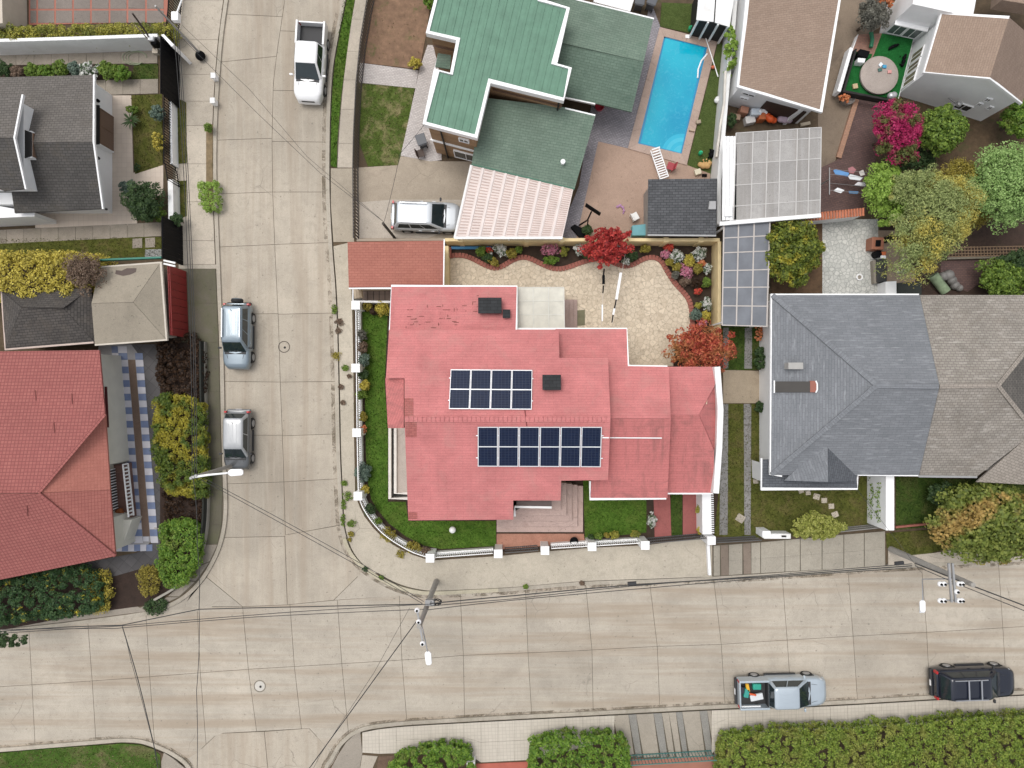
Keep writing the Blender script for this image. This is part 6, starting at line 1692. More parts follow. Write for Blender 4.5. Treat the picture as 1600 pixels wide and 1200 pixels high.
# surfaces of that lot
CREAMT = tiles('cream_terrace_tiles', (0.56, 0.47, 0.39), (0.60, 0.51, 0.425), (0.48, 0.40, 0.33), 0.30, 0.30, 0.0, 0.008, 0.06)
sheet('terrace', [(150, 149), (205, 149), (208, 270), (255, 258), (255, 300), (214, 330), (214, 352), (55, 356), (55, 330), (150, 325)], 0.144, CREAMT, 0.05)
lawn_t([(205, 149), (253, 147), (254, 258), (211, 272)], LAWN_MOSS, label='mossy garden strip behind the white street wall', dens=100)
lawn_t([(-120, 374), (252, 370), (252, 404), (-120, 410)], LAWN_MOSS, label='mossy grass strip beside the yellow hedge', dens=100)
sheet('gravel_patch', [(227, 390), (252, 389), (252, 403), (226, 404)], 0.156, tiles('pebble_white', (0.5, 0.5, 0.48), (0.25, 0.25, 0.24), (0.1, 0.1, 0.09), 0.09, 0.07, 0.5, 0.012), 0.06)
sheet('flower_bed', [(-120, 100), (212, 100), (212, 128), (-120, 128)], 0.138, SOIL, 0.05)
lawn_t([(210, 100), (247, 100), (247, 123), (205, 124)], LAWN, label='tiny lawn square by the black gate', dens=140)
def slab_row(label, xs, top, bot, mat, z=0.150):
    base = sheet('path', [(xs[0], top(xs[0])), (xs[-1], top(xs[-1])), (xs[-1], bot(xs[-1])), (xs[0], bot(xs[0]))], 0.138, JOINT, 0.05)
    base['label'] = label
    for a, b2 in zip(xs[:-1], xs[1:]):
        piece('slab', [(a, top(a)), (b2, top(b2)), (b2, bot(b2)), (a, bot(a))], z, mat, base, 0.010, 0.03, rnd.uniform(0, 0.006))
OLDS = concrete('old_path_slab', (0.33, 0.285, 0.235), stain=(0.18, 0.15, 0.12), stain_amt=0.5, moss=0.25)
lin = lambda x0, y0_, x1, y1_: (lambda x: y0_ + (y1_ - y0_) * (x - x0) / (x1 - x0))
slab_row('old slab path under the white garden wall', [-110, -84, -56, -28, -2, 25, 53, 80, 107, 135, 161, 189, 217, 246], lin(0, 84, 240, 76), lin(0, 102, 240, 99), OLDS)
slab_row('slab path between house and black gate', [148, 165, 192, 219, 247], lin(148, 125, 250, 123), lin(148, 149, 250, 146), OLDS)
slab_row('long slab path below the grey roofed house', [-120, -96, -70, -43, -17, 10, 37, 64, 91, 118, 145, 172, 199, 225, 252], lin(0, 359, 252, 347), lin(0, 381, 252, 369), OLDS)
for i, (x, y) in enumerate(((214, 380), (234, 379))):
    o = piece('stepping_stone', [(x - 7, y - 7), (x + 8, y - 8), (x + 8, y + 7), (x - 7, y + 8)], 0.17, OLDS, None, 0.0, 0.05)
    tag(o, ('left' if i == 0 else 'right') + ' square stepping slab on the mossy strip by the black gate', 'stepping stone')
# terrace of dark slabs in a red brick grid at the top
gridt = sheet('terrace', [(45, -60), (264, -60), (261, 34), (45, 39)], 0.138, paint('red_grid_mortar', (0.36, 0.14, 0.10), 0.85, var=0.15), 0.05)
gridt['label'] = 'terrace of dark slabs in a red brick grid'
GSL = concrete('dark_exposed_slab', (0.24, 0.205, 0.18), stain=(0.12, 0.09, 0.07), stain_amt=0.4)
xs = [46, 58, 86, 114, 142, 171, 199, 228, 257]; ys = [-56, -42, -14, 15, 37]
for i in range(len(xs) - 1):
    for j in range(len(ys) - 1):
        piece('slab', [(xs[i] + 1.4, ys[j] + 1.4), (xs[i + 1] - 1.4, ys[j] + 1.4), (xs[i + 1] - 1.4, ys[j + 1] - 1.4), (xs[i] + 1.4, ys[j + 1] - 1.4)], 0.150, GSL, gridt, 0.0, 0.03)
tag(MB().prism([W(-60, -60, 2.2), W(2, -60, 2.2), W(4, 36, 2.2), W(-60, 38, 2.2)], zb=0.1).build('outbuilding', paint('beige_block', (0.52, 0.46, 0.38), 0.8)), 'beige block at the top left edge', 'outbuilding')
sheet('terrace', [(2, -60), (26, -60), (26, 38), (3, 38)], 0.147, concrete('grey_paving', (0.40, 0.39, 0.385), stain_amt=0.4), 0.05)
# white garden wall
gw_ = thing('garden_wall', 'long white garden wall under the top hedge', 'wall', W(120, 75, 0.1))
ribbon(MB(), [W(-120, 66, 1.75), W(0, 63, 1.75), W(120, 59.5, 1.75), W(246, 55, 1.75)], 0.2, 0, 0.05).build('wall_panel', WHITE_DIRTY, gw_, bevel=0.01)
# street wall pieces and black gates
def solid_gate(label, a, b, z, mat, name='gate'):
    A, B = W(*a, z), W(*b, z)
    t = thing(name, label, 'gate', ((A.x + B.x) / 2, (A.y + B.y) / 2, 0.12))
    d = B - A; n_ = max(3, int(d.length / 0.30))
    for i in range(n_):
        p, q = A + d * (i / n_), A + d * ((i + 1) / n_ - 0.006)
        vslab(p, q, 0.18, z - 0.05, 0.035).build('board', mat, t)
    for zz in (0.35, z - 0.02): MB().bar((A.x - 0.04, A.y, zz), (B.x - 0.04, B.y, zz), 0.06).build('rail', mat, t)
    return t
GBLK = BLACK
solid_gate('tall solid black gate left of the pavement near the top', (252, 56), (252, 146), 2.4, GBLK)
solid_gate('tall solid black gate above the red fence panel', (254, 338), (255, 404), 2.6, GBLK)
p = W(262, 62, 2.3); 
tag(MB().prism([W(251, 54, 2.45), W(256, 53, 2.45), W(272, 70, 2.45), W(268, 73, 2.45)], dz=2.3).build('gate_pillar', WHITE, bevel=0.02), 'white pillar cap at the top of the upper black gate', 'pillar')
bar_fence('street_wall', 'white street wall with black railing beside the upper garden', [(264, 146), (265, 200), (266, 255)], [], zt=1.0, wall_h=0.9, mat=WHITE)
tag(ribbon(MB(), [W(266, 280, 1.0), W(267, 342, 1.0)], 0.32, 0, 0.05).build('street_wall', WHITE_DIRTY, bevel=0.02), 'short white street wall above the lower black gate', 'wall')
for lab, a, b2 in (('black railing inside the upper white street wall', (256, 146), (256, 256)), ('black gate railing between the two white street walls', (258, 256), (262, 282)), ('black railing at the very top beside the hedge', (268, -40), (258, 58))):
    A, B = W(*a, 1.7), W(*b2, 1.7)
    t = thing('railing', lab, 'railing', ((A.x + B.x) / 2, (A.y + B.y) / 2, 0.1))
    mb = MB()
    for p in resample([A, B], 0.16): mb.bar((p.x, p.y, 0.2), (p.x, p.y, 1.7), 0.035)
    mb.build('bars', BLACK, t, kind='stuff')
    for zz in (0.3, 1.7): MB().bar((A.x, A.y, zz), (B.x, B.y, zz), 0.05).build('rail', BLACK, t)
# street boxes on the pavement
for i, (x, y, lab) in enumerate(((333, 118, 'upper small white utility box on the left pavement'), (332, 157, 'lower small white utility box on the left pavement'))):
    p = W(x, y, 0.65)
    t = thing('utility_box', lab, 'utility box', (p.x, p.y, 0.14), 0, 'white utility boxes on the pavement')
    MB().box((p.x, p.y, 0.40), (0.26, 0.30, 0.5)).build('cabinet', WHITE, t, bevel=0.02)
    MB().box((p.x, p.y, 0.67), (0.30, 0.34, 0.04)).build('cap', WHITE_DIRTY, t, bevel=0.01)
lawn_t([(274, 152), (291, 160), (292, 255), (274, 256)], LAWN_MOSS, label='narrow grass strip along the white street wall', dens=100)
lawn_t([(275, 283), (291, 282), (292, 338), (277, 342)], LAWN_MOSS, label='narrow grass strip below the first one', dens=100)
sheet('planting_strip', [(322, 194), (333, 194), (333, 322), (322, 322)], 0.150, soil('dry_strip', (0.22, 0.16, 0.09), (0.10, 0.09, 0.03), 0.5), 0.05)

# ------------------------------------------------------------------ carport and dark roofs at mid left
BEI = concrete('beige_roof_felt', (0.30, 0.262, 0.205), stain=(0.20, 0.165, 0.12), stain_amt=0.5)
ch_ = thing('carport', 'carport with flat hipped beige roof behind the red fence panel', 'carport', W(200, 470, 0.1))
CZ, CR = 2.7, 3.2
c_n = plane3((158, 418, CZ), (250, 411, CZ), (205, 472, CR)); c_s = plane3((150, 538, CZ), (259, 530, CZ), (180, 473, CR)); c_e = plane3((250, 411, CZ), (259, 530, CZ), (208, 472, CR))
roof_part('roof', c_n, [(155, 419), (250, 411), (208, 472), (143, 474)], BEI, ch_)
roof_part('roof', c_s, [(143, 474.4), (208, 472.4), (259, 530), (148, 538)], BEI, ch_)
roof_part('roof', c_e, [(250.4, 411.4), (259.4, 530), (208.4, 472.2)], BEI, ch_)
MB().prism([on(x, y, c_n, 0.015) for x, y in [(181, 422), (190, 423), (198, 419), (213, 419), (212, 425), (203, 429), (192, 431), (180, 428)]], dz=0.02).build('felt_patch', paint('patch_dark', (0.10, 0.075, 0.065), 0.9), ch_)
MB().prism([W(160, 424, CZ - 0.2), W(246, 416, CZ - 0.2), W(254, 524, CZ - 0.2), W(152, 532, CZ - 0.2)], zb=0.05).build('wall', paint('carport_wall', (0.38, 0.34, 0.28), 0.9), ch_)
fascia(ch_, [on(158, 417, c_n, 0.02), on(251, 410, c_n, 0.02), on(260, 531, c_s, 0.02), on(148, 539, c_s, 0.02)], paint('fascia_cream', (0.52, 0.47, 0.40), 0.8), w=0.09)
ribbon(MB(), [W(151, 406, 2.5), W(252, 402, 2.5)], 0.12, 0.3).build('green_gutter', paint('gutter_green', (0.02, 0.16, 0.115), 0.5), ch_, bevel=0.03)
dk = thing('outbuilding', 'outbuilding with black weathered hipped shingle roof', 'outbuilding', W(75, 500, 0.1))
DKS = shingle('black_weathered_shingles', (0.062, 0.055, 0.05), (0.09, 0.08, 0.072), (0.03, 0.026, 0.024), 0.30, 0.16, 0.35, stain=(0.13, 0.105, 0.08), stain_amt=0.4, gap=0.018)
d_n = plane3((5, 460, 2.7), (140, 455, 2.7), (70, 475, 3.25)); d_s = plane3((10, 545, 2.6), (146, 533, 2.6), (70, 478, 3.25)); d_e = plane3((140, 455, 2.7), (147, 533, 2.6), (99, 482, 3.25)); d_w = plane3((5, 460, 2.7), (10, 545, 2.6), (34, 480, 3.25))
roof_part('roof', d_n, [(3, 455), (142, 450), (99, 481), (34, 480)], DKS, dk)
roof_part('roof', d_s, [(34, 480.4), (99, 481.4), (147, 534), (8, 545)], DKS, dk)
roof_part('roof', d_e, [(142.4, 450.4), (147.4, 534), (99.4, 481.4)], DKS, dk)
roof_part('roof', d_w, [(3, 455.4), (33.6, 480.2), (8, 545)], DKS, dk)
MB().prism([W(10, 462, 2.45), W(136, 458, 2.45), W(141, 528, 2.45), W(14, 538, 2.45)], zb=0.05).build('wall', paint('out_wall', (0.30, 0.24, 0.2), 0.9), dk)
fascia(dk, [on(146, 535, d_s, 0.02), on(8, 546, d_s, 0.02), on(2, 455, d_n, 0.02)], paint('fascia_pinkish', (0.50, 0.40, 0.35), 0.8), w=0.10)
# red fence panel
rf = thing('fence_panel', 'dark red slatted fence panel beside the carport', 'fence', W(268, 470, 0.1))
RFM = paint('red_fence', (0.22, 0.018, 0.016), 0.6, var=0.15)
A, B = W(262, 414, 2.4), W(266, 524, 2.4)
nB = 9; dB = (B - A) / nB
for i in range(nB):
    vslab(A + dB * (i + 0.02), A + dB * (i + 0.97), 0.15, 2.4, 0.05).build('board', RFM, rf)
MB().bar((A.x + 0.06, A.y, 2.3), (B.x + 0.06, B.y, 2.3), 0.05).build('rail', RFM, rf)
for k, yy in enumerate((407, 412)):
    MB().bar(W(256, yy, 2.6), W(274, yy + 4, 2.6), 0.10).build('top_rail', WHITE_DIRTY, rf)

# ------------------------------------------------------------------ red tiled house at the left edge
WRT = shingle('west_red_tiles', (0.31, 0.10, 0.09), (0.345, 0.12, 0.105), (0.225, 0.066, 0.06), 0.20, 0.20, 0.14, gap=0.026, squash=0.0)
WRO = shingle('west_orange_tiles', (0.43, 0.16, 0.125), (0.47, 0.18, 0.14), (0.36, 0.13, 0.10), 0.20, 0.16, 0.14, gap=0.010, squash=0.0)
wh = thing('house', 'house with red tiled hip roof and blue checkered terrace at the left edge', 'house', W(70, 720, 0.1))
HZ, HR = 2.9, 5.0
w_n = plane3((0, 549, HZ), (155, 547, HZ), (60, 770, HR)); w_e = plane3((164, 648, HZ + 0.2), (180, 868, HZ), (60, 770, HR)); w_s = plane3((0, 905, HZ), (180, 869, HZ), (60, 772, HR))
wn_ = roof_part('roof', w_n, [(-150, 551), (155, 547), (164, 647), (60, 770), (-150, 772)], WRT, wh)
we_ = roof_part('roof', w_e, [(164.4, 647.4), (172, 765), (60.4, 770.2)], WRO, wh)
we2 = roof_part('roof', w_e, [(172, 765.4), (180.4, 868), (60.4, 770.6)], shingle('west_pink_tiles', (0.36, 0.125, 0.105), (0.40, 0.145, 0.12), (0.27, 0.085, 0.07), 0.20, 0.16, 0.14, gap=0.014, squash=0.0), wh)
ws_ = roof_part('roof', w_s, [(-150, 772.5), (60, 771), (180, 869), (0, 906), (-150, 936)], WRT, wh)
for a, b2, pl in (((164, 647), (60, 770), w_n), ((180, 869), (60, 771), w_s)):
    MB().bar(on(*a, pl, 0.02), on(*b2, pl, 0.02), 0.20, 0.05).build('hip_capping', WRT, wh, bevel=0.015)
rr = random.Random(3)
for (x, y) in ((55, 610), (84, 660), (42, 790), (112, 615)):
    MB().bar(on(x, y, w_n if y < 760 else w_s, 0.02), on(x + 1, y + 16, w_n if y < 760 else w_s, 0.02), 0.05, 0.02).build('lifted_tile_edge', paint('tile_edge_dark', (0.17, 0.05, 0.045), 0.9), wn_)
WALLC = paint('pale_olive_wall', (0.62, 0.60, 0.53), 0.85, var=0.06)
MB().prism([W(-150, 556, HZ - 0.2), W(150, 553, HZ - 0.2), W(158, 648, HZ - 0.2), W(164, 727, HZ - 0.2), W(146, 728, HZ - 0.2), W(152, 810, HZ - 0.2), W(170, 811, HZ - 0.2), W(174, 862, HZ - 0.2), W(-150, 925, HZ - 0.2)], zb=0.05).build('wall', WALLC, wh)
# lower projecting wall, ledge, grille and balcony on the east side
lw = MB().prism([W(156, 569, 1.1), W(174, 571, 1.1), W(186, 724, 1.1), W(168, 726, 1.1)], zb=0.05).build('lower_wall', WALLC, wh, bevel=0.02)
mb = MB()
for y in range(602, 652, 4):
    x = 171 + (y - 602) * 0.12
    mb.box(W(x, y, 1.12), (0.12, 0.10, 0.04), rz=0.3)
mb.build('grille', BLACK, lw, kind='stuff')
MB().prism([W(163, 604, 2.6), W(166, 604, 2.6), W(169, 668, 2.6), W(166, 668, 2.6)], dz=0.1).build('dark_window_head', paint('maroon', (0.09, 0.02, 0.02), 0.6), wh)
MB().prism([W(168, 727, 0.7), W(198, 724, 0.7), W(206, 808, 0.7), W(180, 811, 0.7)], zb=0.05).build('balcony_floor', tiles('balcony_planks', (0.17, 0.09, 0.07), (0.21, 0.115, 0.09), (0.11, 0.06, 0.05), 0.7, 0.5, 0.5, 0.01), wh)
A, B = W(192, 726, 1.5), W(201, 808, 1.5)
MB().bar(A, B, 0.07).build('balcony_rail', WHITE, wh)
MB().bar((A.x, A.y, 0.95), (B.x, B.y, 0.95), 0.07).build('balcony_rail', WHITE, wh)
for p in resample([A, B], 0.22): MB().lathe((p.x, p.y, 0.95), [(0.03, 0), (0.06, 0.2), (0.035, 0.4), (0.05, 0.54)], 8).build('baluster', WHITE, wh, smooth=50)
A2, B2 = W(166, 735, 1.6), W(171, 800, 1.6)
vslab(A2, B2, 0.75, 1.9, 0.06).build('door_screen', paint('screen_dark', (0.03, 0.025, 0.025), 0.5), wh)
mb = MB()
for p in resample([A2, B2], 0.17): mb.bar((p.x + 0.06, p.y, 0.8), (p.x + 0.16, p.y, 1.8), 0.05)
mb.build('screen_bars', WHITE, wh, kind='stuff')
MB().prism([W(180, 812, 1.3), W(206, 812, 1.3), W(194, 846, 1.3), W(182, 850, 1.3)], zb=0.05).build('lower_wall', WALLC, wh, bevel=0.02)
tag(MB().box(W(187, 800, 0.85), (0.4, 0.4, 0.3), rz=0.4).build('cushion', paint('cushion_rust', (0.30, 0.10, 0.03), 0.9), bevel=0.08), 'rust orange cushion on the balcony of the left house', 'cushion')
# checkered terrace, tile by tile
ck = sheet('terrace', [(155, 538), (205, 538), (215, 552), (222, 600), (232, 700), (240, 800), (239, 840), (228, 856), (212, 862), (175, 862), (150, 560)], 0.140, paint('grey_grout', (0.30, 0.29, 0.29), 0.9), 0.05)
ck['label'] = 'blue and white checkered terrace round the red tiled house'
BT = paint('tile_blue', (0.135, 0.175, 0.29), 0.5, var=0.2); WT_ = paint('tile_white', (0.50, 0.49, 0.53), 0.5, var=0.10); BP = concrete('brown_path_strip', (0.17, 0.115, 0.085), stain_amt=0.4)
def ck_x(y): return 184 + (y - 555) * 0.083
row = 0; y = 541.0
while y < 838:
    h = 10.6
    xo = ck_x(y); xo2 = ck_x(y + h)
    for k, (o0, o1) in enumerate(((-9, 1), (1, 15 - 0), (27, 39))):
        m_ = BT if (row + (1 if k == 1 else 0) + (1 if k == 2 else 0)) % 2 == 0 else WT_
        if y < 570 and k == 2 and y < 548: continue
        piece('tile', [(xo + o0, y), (xo + o1, y), (xo2 + o1, y + h), (xo2 + o0, y + h)], 0.152, m_, ck, 0.006, 0.02, bevel=0)
    y += h; row += 1
MB().prism([W(ck_x(562) + 15.4, 562, 0.150), W(ck_x(562) + 26.6, 562, 0.150), W(ck_x(838) + 26.6, 838, 0.150), W(ck_x(838) + 15.4, 838, 0.150)], dz=0.02).build('brown_strip', BP, ck)
for i in range(6):
    x = 181 + i * 9.5
    piece('tile', [(x, 851), (x + 9.5, 850.5), (x + 9.5, 861), (x, 861.5)], 0.152, BT if i % 2 else WT_, ck, 0.006, 0.02)
    if i < 4: piece('tile', [(x + 14, 838.6), (x + 23, 838.6), (x + 23, 846), (x + 14, 846)], 0.151, WT_ if i % 2 else BT, ck, 0.006, 0.02)
# dark paved yard and beds
DPV = tiles('dark_slate_paving', (0.060, 0.056, 0.058), (0.078, 0.073, 0.075), (0.035, 0.032, 0.032), 0.6, 0.6, 0.0, 0.012, 0.3)
sheet('side_drive', [(205, 538), (250, 538), (250, 880), (180, 900), (140, 908), (130, 880), (212, 864), (230, 858), (241, 842), (242, 800), (233, 690), (224, 600)], 0.134, DPV, 0.05, uvrot=R(-40))
sheet('flower_bed', [(246, 535), (320, 535), (322, 700), (325, 800), (318, 850), (300, 890), (278, 915), (235, 945), (140, 958), (0, 985), (-120, 998), (-120, 920), (0, 915), (140, 908), (245, 884)], 0.132, soil('soil_dark_brown', (0.035, 0.02, 0.014)), 0.05)
# dark low wall with pale edge along the verge
lwv = thing('garden_wall', 'dark low wall with pale rim between hedge and verge', 'wall', W(318, 680, 0.1))
pth = smooth_line([(318, 534), (319, 620), (321, 700), (323, 790), (318, 845), (302, 888), (278, 915), (240, 938)], 5)
ribbon(MB(), [W(x, y, 0.45) for x, y in pth], 0.14, 0, 0.05).build('rim', paint('rim_grey', (0.30, 0.28, 0.24), 0.9, dirt=0.4), lwv)
ribbon(MB(), [W(x - 6, y - 1, 0.9) for x, y in pth[:-4]], 0.10, 0, 0.05).build('dark_mesh_panel', paint('mesh_dark', (0.016, 0.018, 0.014), 0.9), lwv)
MB().tube([W(241, 825, 0.3), W(248, 826, 0.3), W(252, 832, 0.25), W(250, 840, 0.2)], 0.03, 6).build('pale_hose', WALK, lwv)
# ------------------------------------------------------------------ foliage
def leaf_mesh(name, pos, nrm, size, aspect, mat, parent, seed, droop=0.0):
    """one quad per leaf; pos, nrm: (n,3) arrays, size: (n,)"""
    rg = np.random.default_rng(seed)
    n = len(pos)
    nrm = nrm / (np.linalg.norm(nrm, axis=1, keepdims=True) + 1e-9)
    t = rg.normal(size=(n, 3))
    t -= nrm * np.sum(t * nrm, axis=1, keepdims=True)
    t /= (np.linalg.norm(t, axis=1, keepdims=True) + 1e-9)
    b = np.cross(nrm, t)
    s = size[:, None]
    v = np.empty((n, 4, 3))
    v[:, 0] = pos - t * s * 0.5
    v[:, 1] = pos + b * s * 0.5 * aspect + nrm * s * 0.10
    v[:, 2] = pos + t * s * 0.5 - nrm * s * droop
    v[:, 3] = pos - b * s * 0.5 * aspect + nrm * s * 0.10
    off = np.array(world_loc(parent)) if parent is not None else pos.mean(0) * np.array([1, 1, 0])
    v -= off
    me = bpy.data.meshes.new(name)
    me.vertices.add(n * 4); me.vertices.foreach_set('co', v.reshape(-1).astype(np.float32))
    me.loops.add(n * 4); me.loops.foreach_set('vertex_index', np.arange(n * 4, dtype=np.int32))
    me.polygons.add(n); me.polygons.foreach_set('loop_start', np.arange(0, n * 4, 4, dtype=np.int32))
    me.polygons.foreach_set('loop_total', np.full(n, 4, dtype=np.int32))
    me.update(calc_edges=True); me.validate()
    me.materials.append(mat)
    o = bpy.data.objects.new(name, me)
    if parent is not None: o.parent = parent
    else: o.location = off
    COL.objects.link(o)
    return o

def clump_leaves(C, rad, per, size, seed, up=0.5, flat=0.8):
    """leaves scattered round clump centres C (n,3) of radius rad (n,)"""
    rg = np.random.default_rng(seed)
    n = len(C)
    d = rg.normal(size=(n, per, 3)); d /= np.linalg.norm(d, axis=2, keepdims=True)
    d[:, :, 2] = np.where(d[:, :, 2] < -0.3, -d[:, :, 2], d[:, :, 2])
    r = rg.uniform(0.45, 1.05, size=(n, per, 1)) ** 0.6
    p = C[:, None, :] + d * r * rad[:, None, None] * np.array([1, 1, flat])
    nr = d + np.array([0, 0, up]) + rg.normal(size=d.shape) * 0.45
    sz = size * rg.uniform(0.45, 1.4, size=(n * per))
    return p.reshape(-1, 3), nr.reshape(-1, 3), sz

def sph_dirs(n, rg, zmin=-0.25):
    out = []
    i = 0
    ga = math.pi * (3 - 5 ** 0.5)
    for k in range(n):
        z = 1 - (1 - zmin) * (k + 0.5) / n
        r = math.sqrt(max(0, 1 - z * z)); a = ga * k
        out.append((r * math.cos(a), r * math.sin(a), z))
    return np.array(out) + rg.normal(size=(n, 3)) * 0.10

def tree(name, label, cat, px, py, rx, ry, zc, hz, mat, n=46, per=150, size=0.16, aspect=0.6, seed=1, trunk=0.10, crad=0.30, rot=0.0, group=None, limbs=7, inner=0.35, bark=None, base=None, up=0.5, zmin=-0.25, flat=0.85, jag=0.27):
    """crown seen centred on px,py with radii rx, ry in photo pixels; zc = crown centre height, hz = its half height"""
    rg = np.random.default_rng(seed)
    c = np.array(W(px, py, zc))
    k = (1 - zc / CAMH) / 25
    ax, ay = rx * k, ry * k
    gx, gy = (c[0], c[1]) if base is None else tuple(W(base[0], base[1], 0))[:2]
    t = thing(name, label, cat, (gx, gy, 0.12), 0, group)
    D = sph_dirs(n, rg, zmin)
    scale = rg.uniform(1 - jag, 1 + jag * 0.55, size=(n, 1)) * (1 - crad * 0.62)
    P = D * scale
    cr, sr = math.cos(rot), math.sin(rot)
    X = P[:, 0] * ax; Y = P[:, 1] * ay
    C = np.stack([c[0] + X * cr - Y * sr, c[1] + X * sr + Y * cr, c[2] + P[:, 2] * hz], 1)
    m = int(n * inner)
    if m:
        q = rg.normal(size=(m, 3)); q /= np.linalg.norm(q, axis=1, keepdims=True); q *= rg.uniform(0.1, 0.6, (m, 1))
        X = q[:, 0] * ax; Y = q[:, 1] * ay
        C = np.concatenate([C, np.stack([c[0] + X * cr - Y * sr, c[1] + X * sr + Y * cr, c[2] + q[:, 2] * hz], 1)])
    rad = crad * min(ax, ay) * rg.uniform(0.55, 1.4, len(C))
    C[:, 2] = np.maximum(C[:, 2], 0.25)
    p, nr, sz = clump_leaves(C, rad, per, size, seed + 1, up, flat)
    p[:, 2] = np.maximum(p[:, 2], 0.16)
    leaf_mesh('crown', p, nr, sz, aspect, mat, t, seed + 2)
    z0 = 0.1; zt = max(0.3, zc - hz * 0.2)
    mb = MB()
    wob = [Vector((gx + (c[0] - gx) * f + rg.normal() * 0.03, gy + (c[1] - gy) * f + rg.normal() * 0.03, z0 + (zt - z0) * f)) for f in (0, 0.33, 0.66, 1)]
    mb.tube(wob, trunk, 8, trunk * 0.55)
    mb.build('trunk', bark or BARK, t, smooth=60)
    idx = rg.choice(len(C), size=min(limbs, len(C)), replace=False)
    if limbs:
        mb = MB()
        for i in idx:
            e = Vector(C[i]); s0 = wob[2].lerp(wob[3], rg.uniform(0, 1))
            mid = s0.lerp(e, 0.5) + Vector((0, 0, 0.12 * (e - s0).length))
            mb.tube([s0, mid, e], trunk * 0.45, 5, trunk * 0.12)
        mb.build('limbs', bark or BARK, t, smooth=60, kind='stuff')
    return t

def hedge(name, label, poly, z, mat, dens=5.0, per=70, size=0.13, seed=1, aspect=0.62, crad=0.26, cat='hedge', group=None, z0=0.15, rough=0.12, levels=2, thin=1.0):
    """clipped mass over a photo-pixel polygon (outline of its top at height z)"""
    rg = np.random.default_rng(seed)
    pts = [W(x, y, z) for x, y in poly]
    poly2 = [(p.x, p.y) for p in pts]
    xs = [p[0] for p in poly2]; ys = [p[1] for p in poly2]
    step = 1 / math.sqrt(dens)
    C = []
    y = min(ys) + step * 0.3
    while y < max(ys):
        x = min(xs) + step * 0.3
        while x < max(xs):
            xx, yy = x + rg.normal() * step * 0.25, y + rg.normal() * step * 0.25
            if inpoly(xx, yy, poly2): C.append((xx, yy, z - crad * 0.7 + rg.normal() * rough * z * 0.5))
            x += step
        y += step
    n = len(pts)
    for i in range(n):
        a, b2 = pts[i], pts[(i + 1) % n]
        L = (b2 - a).length
        for lv in range(levels):
            zz = z * (0.75 - 0.38 * lv)
            for q in range(int(L / (step * 0.85)) + 1):
                f = (q + rg.uniform(0, 1)) / (L / (step * 0.85) + 1)
                p = a.lerp(b2, min(1, f))
                C.append((p.x + rg.normal() * 0.05, p.y + rg.normal() * 0.05, max(0.2, zz + rg.normal() * 0.08)))
    C = np.array(C)
    cx, cy = C[:, 0].mean(), C[:, 1].mean()
    t = thing(name, label, cat, (cx, cy, 0.12), 0, group)
    rad = crad * rg.uniform(0.8, 1.25, len(C))
    p, nr, sz = clump_leaves(C, rad, int(per * thin), size, seed + 1, 0.6, 0.75)
    p[:, 2] = np.maximum(p[:, 2], 0.16)
    leaf_mesh('foliage', p, nr, sz, aspect, mat, t, seed + 2)
    mb = MB(); rr = random.Random(seed)
    for i in range(max(3, min(26, int(len(C) / 8)))):
        j = rr.randrange(len(C)); e = Vector(C[j])
        bx, by = e.x + rr.uniform(-.1, .1), e.y + rr.uniform(-.1, .1)
        mb.tube([(bx, by, 0.1), (e.x, e.y, max(0.25, e.z - 0.1))], 0.03, 5, 0.012)
    mb.build('stems', BARK, t, kind='stuff')
    return t

LM = {}
LM['hedge'] = leafmat('leaf_hedge', [(0.0732, 0.125, 0.0146), (0.175, 0.248, 0.0352), (0.307, 0.38, 0.0659)], (0.278, 0.248, 0.0659), 0.7, 0.5)
LM['hedge2'] = leafmat('leaf_hedge_bright', [(0.0562, 0.131, 0.0149), (0.131, 0.244, 0.0281), (0.226, 0.337, 0.0468)], (0.187, 0.168, 0.0562), 1.2, 0.5, (0.55, 0.66))
LM['yellowgreen'] = leafmat('leaf_yellowgreen', [(0.156, 0.172, 0.0281), (0.312, 0.296, 0.0468), (0.468, 0.422, 0.0781)], (0.124, 0.156, 0.0312), 1.0, 0.7)
LM['yellow'] = leafmat('leaf_yellow', [(0.205, 0.166, 0.0256), (0.512, 0.422, 0.064), (0.704, 0.602, 0.128)], (0.205, 0.179, 0.0384), 1.4, 0.5, (0.55, 0.68))
LM['brown'] = leafmat('leaf_brown', [(0.0896, 0.0576, 0.0384), (0.192, 0.128, 0.0896), (0.269, 0.198, 0.141)])
LM['dark'] = leafmat('leaf_dark', [(0.0188, 0.0437, 0.0156), (0.0468, 0.0859, 0.0281), (0.0859, 0.14, 0.0468)])
LM['darkyellow'] = leafmat('leaf_dark_yellow', [(0.0188, 0.05, 0.0188), (0.0437, 0.0969, 0.0312), (0.0781, 0.14, 0.0468)], (0.656, 0.531, 0.0468), 1.5, 0.9, (0.60, 0.66))
LM['green'] = leafmat('leaf_green', [(0.0562, 0.103, 0.0149), (0.14, 0.226, 0.0337), (0.244, 0.337, 0.0562)])
LM['wesths'] = leafmat('leaf_west_hedge', [(0.039, 0.0781, 0.0124), (0.0937, 0.14, 0.0188), (0.156, 0.203, 0.0312)], (0.406, 0.344, 0.039), 0.65, 0.85, (0.46, 0.56))
LM['rust'] = leafmat('leaf_rust', [(0.014, 0.008, 0.005), (0.04, 0.02, 0.010), (0.075, 0.038, 0.018)])
LM['lime'] = leafmat('leaf_lime', [(0.14, 0.234, 0.0312), (0.25, 0.39, 0.0625), (0.375, 0.531, 0.109)])
LM['mint'] = leafmat('leaf_mint', [(0.156, 0.266, 0.0703), (0.266, 0.406, 0.124), (0.39, 0.547, 0.203)])
